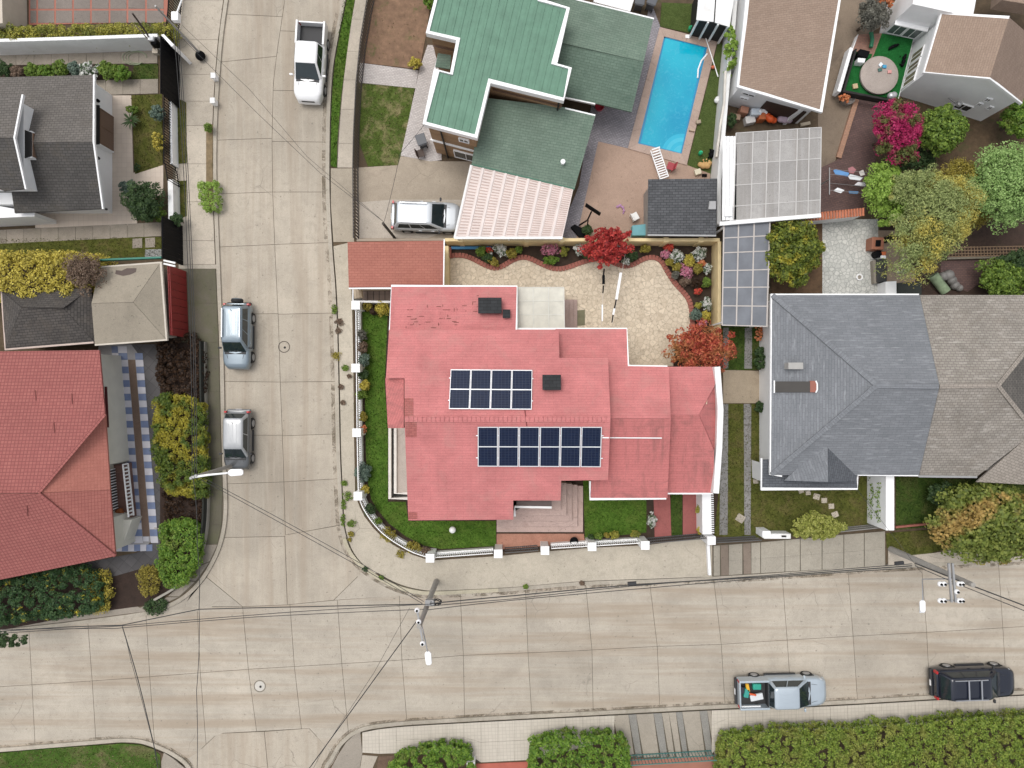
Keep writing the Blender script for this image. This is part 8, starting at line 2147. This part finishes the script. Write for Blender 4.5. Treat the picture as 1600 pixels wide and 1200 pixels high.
# ------------------------------------------------------------------ vehicles (local frame: x forward, y left)
TYRE = paint('tyre_rubber', (0.02, 0.02, 0.02), 0.85); RIM = paint('alloy', (0.42, 0.43, 0.45), 0.3, 0.7)
CGLASS = glassy('car_glass', (0.018, 0.028, 0.032), 0.05, 0.8)
REDL = glassy('tail_lens', (0.42, 0.012, 0.015), 0.15, 0.5); HEADL = glassy('head_lens', (0.62, 0.64, 0.66), 0.12, 0.6)
PLASTIC = paint('black_plastic', (0.028, 0.028, 0.03), 0.6)
def vehicle(name, label, px, py, heading, L, Wd, Ht, mat, kind, belt=0.98, hood=0.86, cowl=0.22, ws=0.08, rt=-0.36, rg=-0.44, extra=None):
    """cowl, ws = windscreen foot and head; rt, rg = rear glass head and foot, as fractions of the length from the middle"""
    t = thing(name, label, {'pickup': 'pickup truck', 'suv': 'car', 'hatch': 'car'}[kind], W(px, py, 0.04), R(heading))
    w = Wd / 2
    def prt(nm, mb, m=None, parent=None, **k):
        o = mb.build(nm, m or mat, None, origin=(0, 0, 0), **k); o.parent = parent or t; return o
    # body: cross-sections along the length
    xb = -L / 2 if kind != 'pickup' else rg * L
    ax = (L * 0.315, -L * 0.285)
    xs = sorted(set([xb, xb + 0.06, xb + 0.2, 0.0, cowl * L, L / 2 - 0.55, L / 2 - 0.25, L / 2 - 0.08, L / 2] + [a + d_ for a in ax for d_ in (-0.42, -0.36, 0.36, 0.42) if a + d_ > xb + 0.2]))
    secs = []
    for x in xs:
        f = (x + L / 2) / L
        ww = w
        if f > 0.84: ww = w * (1 - 0.30 * ((f - 0.84) / 0.16) ** 2)
        if kind != 'pickup' and f < 0.12: ww = w * (1 - 0.14 * ((0.12 - f) / 0.12) ** 2)
        zt = belt if x < cowl * L else belt + (hood - belt) * (x - cowl * L) / (L / 2 - cowl * L)
        if f > 0.93: zt -= 0.22 * ((f - 0.93) / 0.07) ** 2
        if kind != 'pickup' and f < 0.05: zt -= 0.10
        arch = any(abs(x - a) < 0.40 for a in ax)
        zl = 0.66 if arch else 0.26
        if x in (xs[0], xs[-1]): zl = 0.34
        half = [(0, zt + 0.05), (0.45 * ww, zt + 0.045), (0.78 * ww, zt + 0.02), (0.92 * ww, zt - 0.03), (0.985 * ww, zt - 0.14), (ww, (zt + 0.4) / 2 + 0.05), (0.985 * ww, max(zl, 0.42)), (0.94 * ww, zl), (0.5 * ww, 0.24), (0, 0.24)]
        secs.append([Vector((x, y, z)) for y, z in half] + [Vector((x, -y, z)) for y, z in reversed(half[1:-1])])
    n = len(secs[0]); mb = MB(); fs = []
    for i in range(len(secs) - 1):
        for k in range(n): fs.append((i * n + k, i * n + (k + 1) % n, (i + 1) * n + (k + 1) % n, (i + 1) * n + k))
    fs += [tuple(range(n)), tuple((len(secs) - 1) * n + k for k in range(n))]
    mb.add([p for s_ in secs for p in s_], fs)
    body = prt('body', mb, smooth=42)
    # cabin
    zb, zr = belt - 0.02, Ht
    def ring(x0, x1, y, z, r=0.16):
        out = []
        for cx, cy, a0 in ((x1 - r, y - r, 0), (x0 + r, y - r, 90), (x0 + r, -y + r, 180), (x1 - r, -y + r, 270)):
            for k in range(4): out.append(Vector((cx + r * math.cos(R(a0 + 30 * k)), cy + r * math.sin(R(a0 + 30 * k)), z)))
        return out
    wb_, wt = w * 0.90, w * 0.73
    g0, c0, g1, c1 = rg * L, cowl * L, rt * L, ws * L
    def lev(f, dz=0.0, sh=0.0): return ring(g0 + (g1 - g0) * f + sh, c0 + (c1 - c0) * f - sh, wb_ + (wt - wb_) * f - sh, zb + (zr - zb) * f + dz)
    rings = [lev(0), lev(0.86), lev(0.95, 0, 0.015), lev(1.0, 0, 0.09), lev(1.0, 0.025, 0.35)]
    mb = MB(); m_ = 16
    mb.add([p for r_ in rings for p in r_], [(i * m_ + k, i * m_ + (k + 1) % m_, (i + 1) * m_ + (k + 1) % m_, (i + 1) * m_ + k) for i in range(4) for k in range(m_)] + [tuple(4 * m_ + k for k in range(m_))])
    prt('cabin', mb, smooth=50)
    # roof pressings
    for s_ in (-0.4, 0, 0.4):
        prt('roof_ridge', MB().bar((g1 + 0.3, wt * s_, zr + 0.025), (c1 - 0.35, wt * s_, zr + 0.025), 0.05, 0.012), None, None, bevel=0.005, segs=1)
    # glass: quads a little proud of the cabin
    def gp_(x_end, f, s_): 
        x = (c0 + (c1 - c0) * f) if x_end == 'f' else (g0 + (g1 - g0) * f)
        return Vector((x, s_ * (wb_ + (wt - wb_) * f), zb + (zr - zb) * f))
    def pane(nm, pts, out):
        pts = [Vector(p) + Vector(out) for p in pts]; q = [p - Vector(out) * 2.5 for p in pts]
        prt(nm, MB().add(pts + q, [(0, 1, 2, 3), (7, 6, 5, 4), (0, 4, 5, 1), (1, 5, 6, 2), (2, 6, 7, 3), (3, 7, 4, 0)]), CGLASS)
    a, b2 = 0.06, 0.93
    pane('windshield', [gp_('f', a, 0.90), gp_('f', a, -0.90), gp_('f', b2, -0.86), gp_('f', b2, 0.86)], (0.014, 0, 0.014))
    pane('rear_window', [gp_('r', 0.15, 0.86), gp_('r', 0.15, -0.86), gp_('r', 0.9, -0.84), gp_('r', 0.9, 0.84)], (-0.016, 0, 0.008))
    nw = 2 if kind == 'hatch' or kind == 'pickup' else 3
    for s_ in (-1, 1):
        for k in range(nw):
            u0, u1 = 0.07 + 0.84 * k / nw + 0.012, 0.07 + 0.84 * (k + 1) / nw - 0.012
            def sp(u, f): return Vector((gp_('r', f, 1).x * (1 - u) + gp_('f', f, 1).x * u, s_ * (wb_ + (wt - wb_) * f), zb + (zr - zb) * f))
            pane('side_window', [sp(u0, 0.10), sp(u1, 0.10), sp(u1, 0.84), sp(u0, 0.84)], (0, s_ * 0.012, 0.004))
        # mirror, lamps, handles, wheels
        prt('mirror', MB().box((c0 - 0.28, s_ * (w + 0.10), belt + 0.06), (0.12, 0.22, 0.15)), mat if kind == 'pickup' else PLASTIC, bevel=0.04)
        prt('headlight', MB().prism([(L / 2 - 0.42, s_ * w * 0.93, hood - 0.055), (L / 2 - 0.10, s_ * w * 0.70, hood - 0.13), (L / 2 - 0.13, s_ * w * 0.50, hood - 0.06), (L / 2 - 0.40, s_ * w * 0.72, hood - 0.0)], dz=0.13), HEADL, bevel=0.02)
        prt('tail_light', MB().box((-L / 2 + 0.05, s_ * w * 0.86, belt - 0.16), (0.12, w * 0.18, 0.34)), REDL, bevel=0.02)
        for x in (0.10 * L, -0.08 * L): prt('door_handle', MB().box((x, s_ * (w + 0.012), belt - 0.18), (0.2, 0.03, 0.04)), bevel=0.01)
        prt('side_sill', MB().box((0.01 * L, s_ * (w - 0.03), 0.28), (L * 0.36, 0.12, 0.12)), PLASTIC, bevel=0.02)
        for x in ax:
            wl = prt('wheel', MB().lathe((x, s_ * (w - 0.10), 0.34), [(0.2, -0.11), (0.32, -0.11), (0.345, -0.07), (0.345, 0.07), (0.32, 0.115), (0.22, 0.115)], 26, 'Y'), TYRE, smooth=40)
            prt('rim', MB().lathe((x, s_ * (w - 0.10) + s_ * 0.105, 0.34), [(0.22, -0.02), (0.21, 0.02), (0.05, 0.012 * s_)], 20, 'Y'), RIM, wl, smooth=40)
    # wipers, shut lines, grille, plates, bumper
    prt('cowl_panel', MB().box((c0 + 0.03, 0, belt + 0.02), (0.16, Wd * 0.78, 0.05)), PLASTIC, bevel=0.02)
    prt('grille', MB().box((L / 2 - 0.015, 0, hood - 0.28), (0.05, w * 0.9, 0.2)), PLASTIC, bevel=0.02)
    prt('front_bumper', MB().box((L / 2 - 0.06, 0, 0.42), (0.16, Wd * 0.76, 0.22)), mat, bevel=0.06)
    prt('rear_bumper', MB().box((-L / 2 - 0.02, 0, 0.48), (0.18, Wd * 0.9, 0.22)), PLASTIC if kind != 'hatch' else mat, bevel=0.05)
    prt('number_plate', MB().box((-L / 2 - 0.115, 0, 0.55), (0.02, 0.36, 0.13)), WHITE)
    prt('hood_line', MB().bar((c0 + 0.14, 0.62 * w, belt + 0.042), (L / 2 - 0.45, 0.5 * w, hood + 0.048), 0.016, 0.014), PLASTIC)
    prt('hood_line', MB().bar((c0 + 0.14, -0.62 * w, belt + 0.042), (L / 2 - 0.45, -0.5 * w, hood + 0.048), 0.016, 0.014), PLASTIC)
    for s_ in (0.1, 0.55): prt('wiper', MB().bar((c0 - 0.03, s_ * w, belt + 0.06), (c0 - 0.12, (s_ - 0.6) * w, belt + 0.13), 0.025), PLASTIC)
    if kind == 'pickup':
        x0, x1, zb2 = -L / 2, rg * L + 0.02, belt + 0.04
        prt('bed_floor', MB().box(((x0 + x1) / 2, 0, 0.62), (x1 - x0, Wd * 0.9, 0.08)), PLASTIC)
        for s_ in (-1, 1):
            prt('bed_side', MB().box(((x0 + x1) / 2, s_ * (w - 0.07), 0.66 + (zb2 - 0.66) / 2), (x1 - x0, 0.13, zb2 - 0.40)), bevel=0.03)
            prt('bed_rail', MB().box(((x0 + x1) / 2, s_ * (w - 0.08), zb2 + 0.09), (x1 - x0 - 0.04, 0.11, 0.05)), PLASTIC, bevel=0.015)
        prt('tailgate', MB().box((x0 + 0.05, 0, 0.82), (0.09, Wd * 0.86, 0.56)), bevel=0.02)
        prt('bed_front', MB().box((x1 - 0.06, 0, 0.88), (0.06, Wd * 0.86, 0.5)), PLASTIC)
    if extra: extra(t, prt, L, w, belt, zr, g1, c1, wt)
    return t
CARW = paint('car_white', (0.80, 0.80, 0.80), 0.3, 0.0, 0.02, coat=0.8)
CARS3 = paint('car_blue_silver', (0.42, 0.48, 0.53), 0.3, 0.3, 0.03, coat=0.7)
CARS = paint('car_silver', (0.21, 0.26, 0.30), 0.3, 0.35, 0.03, coat=0.7)
CARS2 = paint('car_pale_silver', (0.52, 0.55, 0.58), 0.3, 0.25, 0.03, coat=0.7)
CARG = paint('car_grey', (0.11, 0.115, 0.12), 0.3, 0.4, 0.04, coat=0.7)
CARR = paint('car_grey_roof', (0.36, 0.37, 0.38), 0.35, 0.3, 0.06, coat=0.5)
CARN = paint('car_navy_black', (0.008, 0.011, 0.022), 0.22, 0.1, 0.1, coat=0.6)
def rails(cross):
    def f(t, prt, L, w, belt, zr, g1, c1, wt):
        for s_ in (-1, 1): prt('roof_rail', MB().bar((g1 + 0.15, s_ * wt * 0.88, zr + 0.09), (c1 - 0.25, s_ * wt * 0.88, zr + 0.09), 0.05), RIM)
        for k in cross: prt('cross_bar', MB().bar((g1 + (c1 - g1) * k, -wt * 0.88, zr + 0.12), (g1 + (c1 - g1) * k, wt * 0.88, zr + 0.12), 0.08, 0.04), RIM)
    return f
def spare(t, prt, L, w, belt, zr, g1, c1, wt):
    rails(())(t, prt, L, w, belt, zr, g1, c1, wt)
    wl = prt('spare_wheel', MB().lathe((-L / 2 - 0.17, 0.05, 0.95), [(0.2, -0.12), (0.34, -0.1), (0.36, 0), (0.34, 0.1), (0.2, 0.12)], 24, 'X'), TYRE, smooth=40)
    prt('wheel_cover', MB().lathe((-L / 2 - 0.17, 0.05, 0.95), [(0.30, -0.13), (0.345, -0.08), (0.345, 0.02), (0.30, 0.03)], 24, 'X'), CARS, wl, smooth=40)
    prt('antenna', MB().tube([(g1 + 0.3, 0, zr), (g1 + 0.2, 0, zr + 0.15)], 0.015, 5), PLASTIC)
def tools(t, prt, L, w, belt, zr, g1, c1, wt):
    for s_ in (-1, 1): prt('bed_liner', MB().bar((-L / 2 + 0.12, s_ * w * 0.84, 0.98), (-L / 2 + 1.3, s_ * w * 0.84, 0.98), 0.08), WHITE)
vehicle('pickup_truck', 'white double cab pickup parked at the top of the street', 490.5, 107, -93.5, 4.75, 1.80, 1.78, CARW, 'pickup', 1.05, 0.98, 0.255, 0.085, -0.18, -0.205)
vehicle('car', 'silver off roader with spare wheel on its tail, parked at the left kerb', 378.5, 527, -90.5, 4.0, 1.66, 1.70, CARS, 'suv', 1.02, 0.95, 0.25, 0.09, -0.44, -0.485, spare)
def roofcol(t, prt, L, w, belt, zr, g1, c1, wt):
    for o in t.children:
        if o.name.startswith('cabin') or o.name.startswith('roof_ridge'): o.data.materials.clear(); o.data.materials.append(CARR)
    prt('antenna', MB().tube([(g1 + 0.3, 0, zr), (g1 + 0.2, 0, zr + 0.15)], 0.015, 5), PLASTIC)
vehicle('car', 'small grey hatchback parked below the silver off roader', 378.5, 686.5, -90.5, 3.6, 1.60, 1.50, CARG, 'hatch', 0.95, 0.85, 0.30, 0.12, -0.38, -0.47, roofcol)
vehicle('car', 'pale silver car nosing under the pink carport in the driveway', 669, 343, -2, 4.2, 1.80, 1.60, CARS2, 'suv', 1.0, 0.9, 0.27, 0.085, -0.40, -0.47, rails(()))
sp_ = vehicle('pickup_truck', 'silver pickup with tools in its open bed on the lower street', 1214, 1072, 1.5, 5.4, 1.80, 1.75, CARS3, 'pickup', 1.05, 0.98, 0.285, 0.12, -0.145, -0.17, tools)
vehicle('car', 'black navy car with silver roof rails at the lower right', 1509, 1058, 2.0, 4.9, 1.84, 1.72, CARN, 'suv', 1.06, 0.98, 0.255, 0.085, -0.40, -0.47, rails((0.40, 0.72)))
# load in the silver pickup's bed
ld = [((1166, 1082, 0.95), (0.30, 0.55, 0.3), (0.03, 0.26, 0.22), 'teal crate at the left of the pickup bed'), ((1182, 1072, 1.0), (0.50, 0.36, 0.3), (0.02, 0.30, 0.22), 'green crate in the pickup bed'), ((1168, 1074, 1.0), (0.20, 0.5, 0.2), (0.65, 0.36, 0.02), 'yellow tool in the pickup bed'), ((1176, 1085, 1.0), (0.45, 0.12, 0.14), (0.60, 0.10, 0.03), 'orange bar in the pickup bed'), ((1160, 1078, 0.9), (0.22, 0.4, 0.25), (0.02, 0.02, 0.03), 'black bag in the pickup bed'), ((1182, 1089, 0.9), (0.8, 0.4, 0.16), (0.6, 0.62, 0.64), 'white sack in the pickup bed')]
for i, (p, s_, col, lab) in enumerate(ld):
    tag(MB().box(W(*p), s_, rz=0.2 * (i % 3) - 0.2).build('cargo', paint('cargo%d' % i, col, 0.6), bevel=0.05), lab, 'cargo', 'load in the silver pickup')
# ------------------------------------------------------------------ poles, lamps, wires
POLEC = concrete('pole_concrete', (0.36, 0.34, 0.31), stain_amt=0.4)
WIRE = paint('cable_black', (0.03, 0.03, 0.03), 0.7)
def lamp_head(t, p, d, s_=1.0):
    d = Vector(d).normalized(); n = Vector((-d.y, d.x, 0))
    h = MB().prism([p - n * 0.10 * s_, p + d * 0.15 * s_ - n * 0.2 * s_, p + d * 0.75 * s_ - n * 0.18 * s_, p + d * 0.85 * s_ - n * 0.1 * s_, p + d * 0.85 * s_ + n * 0.1 * s_, p + d * 0.75 * s_ + n * 0.18 * s_, p + d * 0.15 * s_ + n * 0.2 * s_, p + n * 0.10 * s_], dz=0.12).build('lamp_head', WHITE, t, bevel=0.04)
    MB().prism([q - Vector((0, 0, 0.122)) for q in (p + d * 0.2 - n * 0.13, p + d * 0.7 - n * 0.13, p + d * 0.7 + n * 0.13, p + d * 0.2 + n * 0.13)], dz=0.02).build('lens', HEADL, h)
def insulator(t, p):
    MB().lathe(p, [(0.12, 0), (0.14, 0.05), (0.11, 0.12), (0.06, 0.16)], 14).build('insulator', WHITE, t, smooth=50)
    MB().lathe(p + Vector((0, 0, 0.15)), [(0.065, 0), (0.06, 0.06)], 10).build('insulator_cap', BLACK, t)
# pole at the corner
B = W(682, 908, 0.12); PZ = 8.0
p1 = thing('utility_pole', 'concrete utility pole with three insulators and lamp at the corner', 'utility pole', B, 0, 'concrete utility poles')
MB().tube([B, B + Vector((0, 0, PZ))], 0.17, 10, 0.12).build('shaft', POLEC, p1, smooth=50)
TP = Vector((B.x, B.y, PZ))
xa, xb_ = W(652, 954, PZ), W(661, 1005, PZ - 0.1)
MB().bar(xa, xb_, 0.09).build('crossarm', GREYM, p1)
for q in ((652, 953), (654.5, 971), (660.5, 1005)): insulator(p1, W(*q, PZ + 0.02))
la = W(668, 1018, 7.6)
MB().tube([TP - Vector((0, 0, 0.6)), W(662, 990, 7.7), la], 0.03, 6).build('lamp_arm', RIM, p1)
lamp_head(p1, la, (0.1, -1, 0), 0.85)
cl = W(681, 941, 5.6)
MB().tube([cl + Vector((0.30 * math.cos(a) , 0.14 * math.sin(a * 1.0), 0.18 * math.sin(2.3 * a))) for a in np.linspace(0, 25, 90)], 0.022, 5).build('cable_coil', WIRE, p1)
MB().box(W(672, 941, 5.6), (0.5, 0.3, 0.35)).build('bracket', GREYM, p1, bevel=0.03)
# pole on the right with double crossarm
B2 = W(1392, 858, 0.12); PZ2 = 7.6
p2 = thing('utility_pole', 'concrete utility pole with double crossarm at the right', 'utility pole', B2, 0, 'concrete utility poles')
MB().tube([B2, B2 + Vector((0, 0, PZ2))], 0.20, 10, 0.13).build('shaft', POLEC, p2, smooth=50)
for x in (1485, 1491): MB().bar(W(x - 3, 880, PZ2), W(x + 2, 941, PZ2), 0.10).build('crossarm', GREYM, p2)
for y in (912, 938):
    for x in (1468, 1474, 1497, 1502): insulator(p2, W(x, y, PZ2 - 0.1))
    MB().bar(W(1465, y, PZ2 - 0.12), W(1505, y, PZ2 - 0.12), 0.06).build('insulator_bar', GREYM, p2)
insulator(p2, W(1494, 924, PZ2)); 
la = W(1442, 938, 7.0)
MB().tube([Vector((B2.x, B2.y, 6.6)), W(1441, 905, 7.0), la], 0.03, 6).build('lamp_arm', RIM, p2)
lamp_head(p2, la, (0.05, -1, 0), 0.75)
MB().box(W(1405, 880, 5.0), (0.5, 0.2, 0.15), rz=0.1).build('cable_box', PLASTIC, p2, bevel=0.03)
# lamp post in the left hedge
B3 = W(352, 728, 0.12); PZ3 = 6.0
B3 = Vector((W(300, 746, PZ3).x, W(300, 746, PZ3).y, 0.12))
p3 = thing('street_lamp', 'tall white street lamp rising from the left hedge', 'street lamp', B3)
MB().tube([B3, Vector((B3.x, B3.y, PZ3))], 0.13, 10, 0.09).build('shaft', POLEC, p3, smooth=50)
la = W(356, 739, PZ3 + 0.35)
MB().tube([Vector((B3.x, B3.y, PZ3 - 0.1)), W(325, 742, PZ3 + 0.15), la], 0.07, 8, 0.05).build('lamp_arm', WHITE, p3)
lamp_head(p3, la, (1, 0.05, 0), 0.95)
for k in range(3): MB().box(W(299 + 4 * k, 747 - 2 * k, PZ3), (0.12, 0.12, 0.2)).build('clamp', GREYM, p3)
# pole at top left
B4 = W(316, 87, 0.14); PZ4 = 5.6
p4 = thing('street_lamp', 'slim grey lamp pole on the left pavement with white lamp box', 'street lamp', B4)
MB().tube([B4, B4 + Vector((0, 0, PZ4))], 0.075, 8, 0.05).build('shaft', GREYM, p4, smooth=50)
MB().box(W(275, 27, PZ4), (0.38, 0.48, 0.35)).build('lamp_box', WHITE, p4, bevel=0.04)
MB().tube([W(275, 24, PZ4), W(284, 0, PZ4 + 0.3), W(290, -14, PZ4 + 0.4)], 0.05, 6).build('lamp_arm', WHITE, p4)
tag(MB().ball(W(313, 87, 0.42), 0.30, 12, 0.9).build('refuse_sack', BLACK, smooth=60), 'round black sack at the foot of the slim lamp pole', 'sack')
# house entry mast by the white wall
B5 = W(243, 78, 0.14); m5 = thing('service_mast', 'dark leaning service mast behind the upper black gate', 'mast', B5)
MB().tube([B5, W(228, 50, 3.2), W(207, 21, 5.0)], 0.05, 6).build('shaft', paint('dark_wood2', (0.06, 0.045, 0.04), 0.8), m5)
MB().tube([W(246, 84, 0.3), W(232, 62, 2.2), W(212, 40, 3.6)], 0.035, 6).build('brace', paint('pale_wood', (0.32, 0.27, 0.2), 0.8), m5)
MB().box(W(236, 60, 2.4), (0.3, 0.25, 0.2)).build('meter_box', WHITE, m5, bevel=0.02); MB().box(W(243, 68, 1.6), (0.35, 0.35, 0.5)).build('dark_box', BLACK, m5, bevel=0.02); MB().box(W(244, 81, 0.9), (0.35, 0.3, 0.3)).build('pale_box', WALK, m5, bevel=0.02)
hs_ = MB()
for k in range(3): hs_.tube([W(210, 90, 0.2) + Vector(((0.75 - 0.08 * k) * math.cos(a) + 0.1 * k, (0.45 - 0.05 * k) * math.sin(a), 0)) for a in np.linspace(0.3 * k, 5.2, 26)], 0.02, 5)
tag(hs_.build('garden_hose', paint('hose_pale_green', (0.27, 0.31, 0.2), 0.6)), 'pale green hose coiled across the slab path', 'hose')
# wires
def wire(label, pts, r=0.018, sag=0.15, grp='overhead wires'):
    P = [W(*p) for p in pts]
    out = []
    for a, b2 in zip(P[:-1], P[1:]):
        for k in range(10):
            f = k / 10; q = a.lerp(b2, f); q.z -= sag * 4 * f * (1 - f); out.append(q)
    out.append(P[-1])
    o = MB().tube(out, r, 5).build('overhead_wire', WIRE); tag(o, label, 'wire', grp)
ZW = 6.3
for i, dx in enumerate((0, 4, 7)):
    wire(['left', 'middle', 'right'][i] + ' wire of the bundle running down the left pavement from the top', [(271 + dx, 45, 5.4), (283 + dx, 200, 5.4), (294 + dx, 430, 5.6), (299 + dx, 600, 5.8), (300 + dx, 745, 5.9)], 0.018, 0.05)
wire('wire from the left lamp down to the street crossing', [(302, 748, 5.9), (308, 850, 6.0), (311, 951, ZW)], 0.02)
wire('wire crossing the lower street below the left lamp', [(311, 951, ZW), (307, 1080, ZW), (306, 1260, ZW)], 0.016)
wire('thick upper cable from the left edge to the corner pole', [(-80, 992, ZW), (100, 980, ZW), (190, 977, ZW), (311, 952, ZW), (480, 948, ZW), (660, 944, ZW)], 0.026, 0.02)
wire('second cable from the left edge to the corner pole', [(-80, 995, ZW), (190, 978, ZW), (460, 956, ZW), (672, 944, ZW)], 0.018, 0.05)
wire('third cable from the left edge to the corner pole', [(-80, 985, ZW), (180, 982, ZW), (400, 964, ZW), (662, 952, ZW)], 0.018, 0.05)
wire('slanting wire from the left cable down to the bottom edge', [(191, 979, ZW), (215, 1060, ZW), (240, 1163, ZW), (250, 1220, ZW)], 0.024, 0.02)
wire('thin companion of the slanting wire at the bottom left', [(193, 985, ZW), (204, 1030, ZW), (239, 1160, ZW), (262, 1240, ZW)], 0.012, 0.02)
wire('dark cable from the corner pole to the bottom edge', [(650, 972, 7.7), (570, 1082, 7.7), (440, 1260, 7.7)], 0.026, 0.03)
wire('thin wire beside the cable to the bottom edge', [(640, 950, 7.0), (585, 1050, 7.0), (500, 1180, 7.0), (460, 1260, 7.0)], 0.010, 0.03)
wire('upper wire from the left lamp to the corner pole', [(320, 748, 5.8), (440, 812, 5.8), (570, 884, 5.8), (662, 940, 5.8)], 0.016, 0.02)
wire('lower wire from the left lamp to the corner pole', [(312, 748, 5.8), (440, 818, 5.8), (568, 889, 5.8), (660, 943, 5.8)], 0.016, 0.02)
wire('thick cable from the corner pole to the right pole', [(672, 943, 6.2), (800, 931, 6.2), (985, 914, 6.2), (1200, 901, 6.2), (1425, 884, 6.2)], 0.03, 0.02)
wire('second cable from the corner pole to the right pole', [(672, 947, 6.2), (800, 936, 6.2), (985, 916, 6.2), (1200, 899, 6.2), (1425, 881, 6.2)], 0.02, 0.04)
wire('third cable from the corner pole to the right pole', [(668, 953, 6.4), (800, 938, 6.4), (1000, 920, 6.4), (1200, 903, 6.4), (1425, 887, 6.4)], 0.02, 0.04)
tag(MB().tube([W(981, 912.5, 6.25), W(994, 911.5, 6.25)], 0.12, 10).build('splice_box', PLASTIC), 'black splice sleeve on the cables above the front kerb', 'splice')
wire('upper cable leaving the right pole to the right edge', [(1430, 880, 6.8), (1500, 908, 6.8), (1600, 946, 6.8), (1700, 985, 6.8)], 0.035, 0.02)
wire('lower cable leaving the right pole to the right edge', [(1430, 884, 6.8), (1500, 914, 6.8), (1600, 954, 6.8), (1700, 994, 6.8)], 0.022, 0.02)
wire('wire from the right pole over the lawn to the grey house', [(1440, 895, 6.5), (1390, 830, 5.0), (1340, 766, 3.0)], 0.010, 0.0)
wire('wire from the driveway post across the street', [(600, 347, 3.95), (500, 270, 4.6), (400, 175, 5.0), (285, 60, 5.4)], 0.012, 0.05)
wire('second wire from the driveway post across the street', [(600, 347, 3.95), (480, 245, 4.6), (390, 140, 5.0), (285, 40, 5.4)], 0.010, 0.05)
wire('wire from the driveway post up to the green roofed house', [(600, 347, 3.95), (612, 300, 4.0), (625, 240, 4.4), (662, 196, 5.6)], 0.012, 0.05)
# clothes line on the patio
cl_ = thing('clothes_line', 'thin clothes line with white and dark pegs across the patio', 'clothes line', W(955, 450, 0.14))
for a, b2 in (((944, 418, 1.7), (940, 508, 1.7)), ((979, 386, 1.8), (957, 506, 1.8))):
    MB().tube([W(*a), W(*b2)], 0.012, 5).build('line', paint('line_pale', (0.55, 0.5, 0.45)), cl_)
MB().bar(W(962, 384, 1.8), W(979, 385, 1.8), 0.07).build('bracket', WHITE, cl_)
for (x0, y0, x1, y1, z, m_, w_) in ((970, 426, 963, 468, 1.8, WHITE, 0.16), (963, 468, 960, 482, 1.8, BLACK, 0.07), (960, 482, 958, 492, 1.8, WHITE, 0.12), (958, 492, 956, 504, 1.8, BLACK, 0.06), (944, 420, 943, 430, 1.7, BLACK, 0.08), (943, 430, 943, 444, 1.7, BLACK, 0.16), (943, 446, 942, 458, 1.7, BLACK, 0.07), (941, 476, 941, 502, 1.7, WHITE, 0.09)):
    MB().bar(W(x0, y0, z - 0.03), W(x1, y1, z - 0.03), w_, 0.12).build('peg_cloth', m_, cl_, bevel=0.02)

gate('teal barred gate at the bottom between two hedges', (984, 1196), (1120, 1188), z=1.3, mat=paint('gate_teal', (0.06, 0.17, 0.15), 0.6), step=0.2)
tag(MB().prism([W(729, 1192, 0.9), W(742, 1191, 0.9), W(742, 1215, 0.9), W(729, 1215, 0.9)], zb=0.1).build('gate_pillar', WHITE, bevel=0.03), 'white pillar beside the red walkway at the bottom edge', 'pillar')
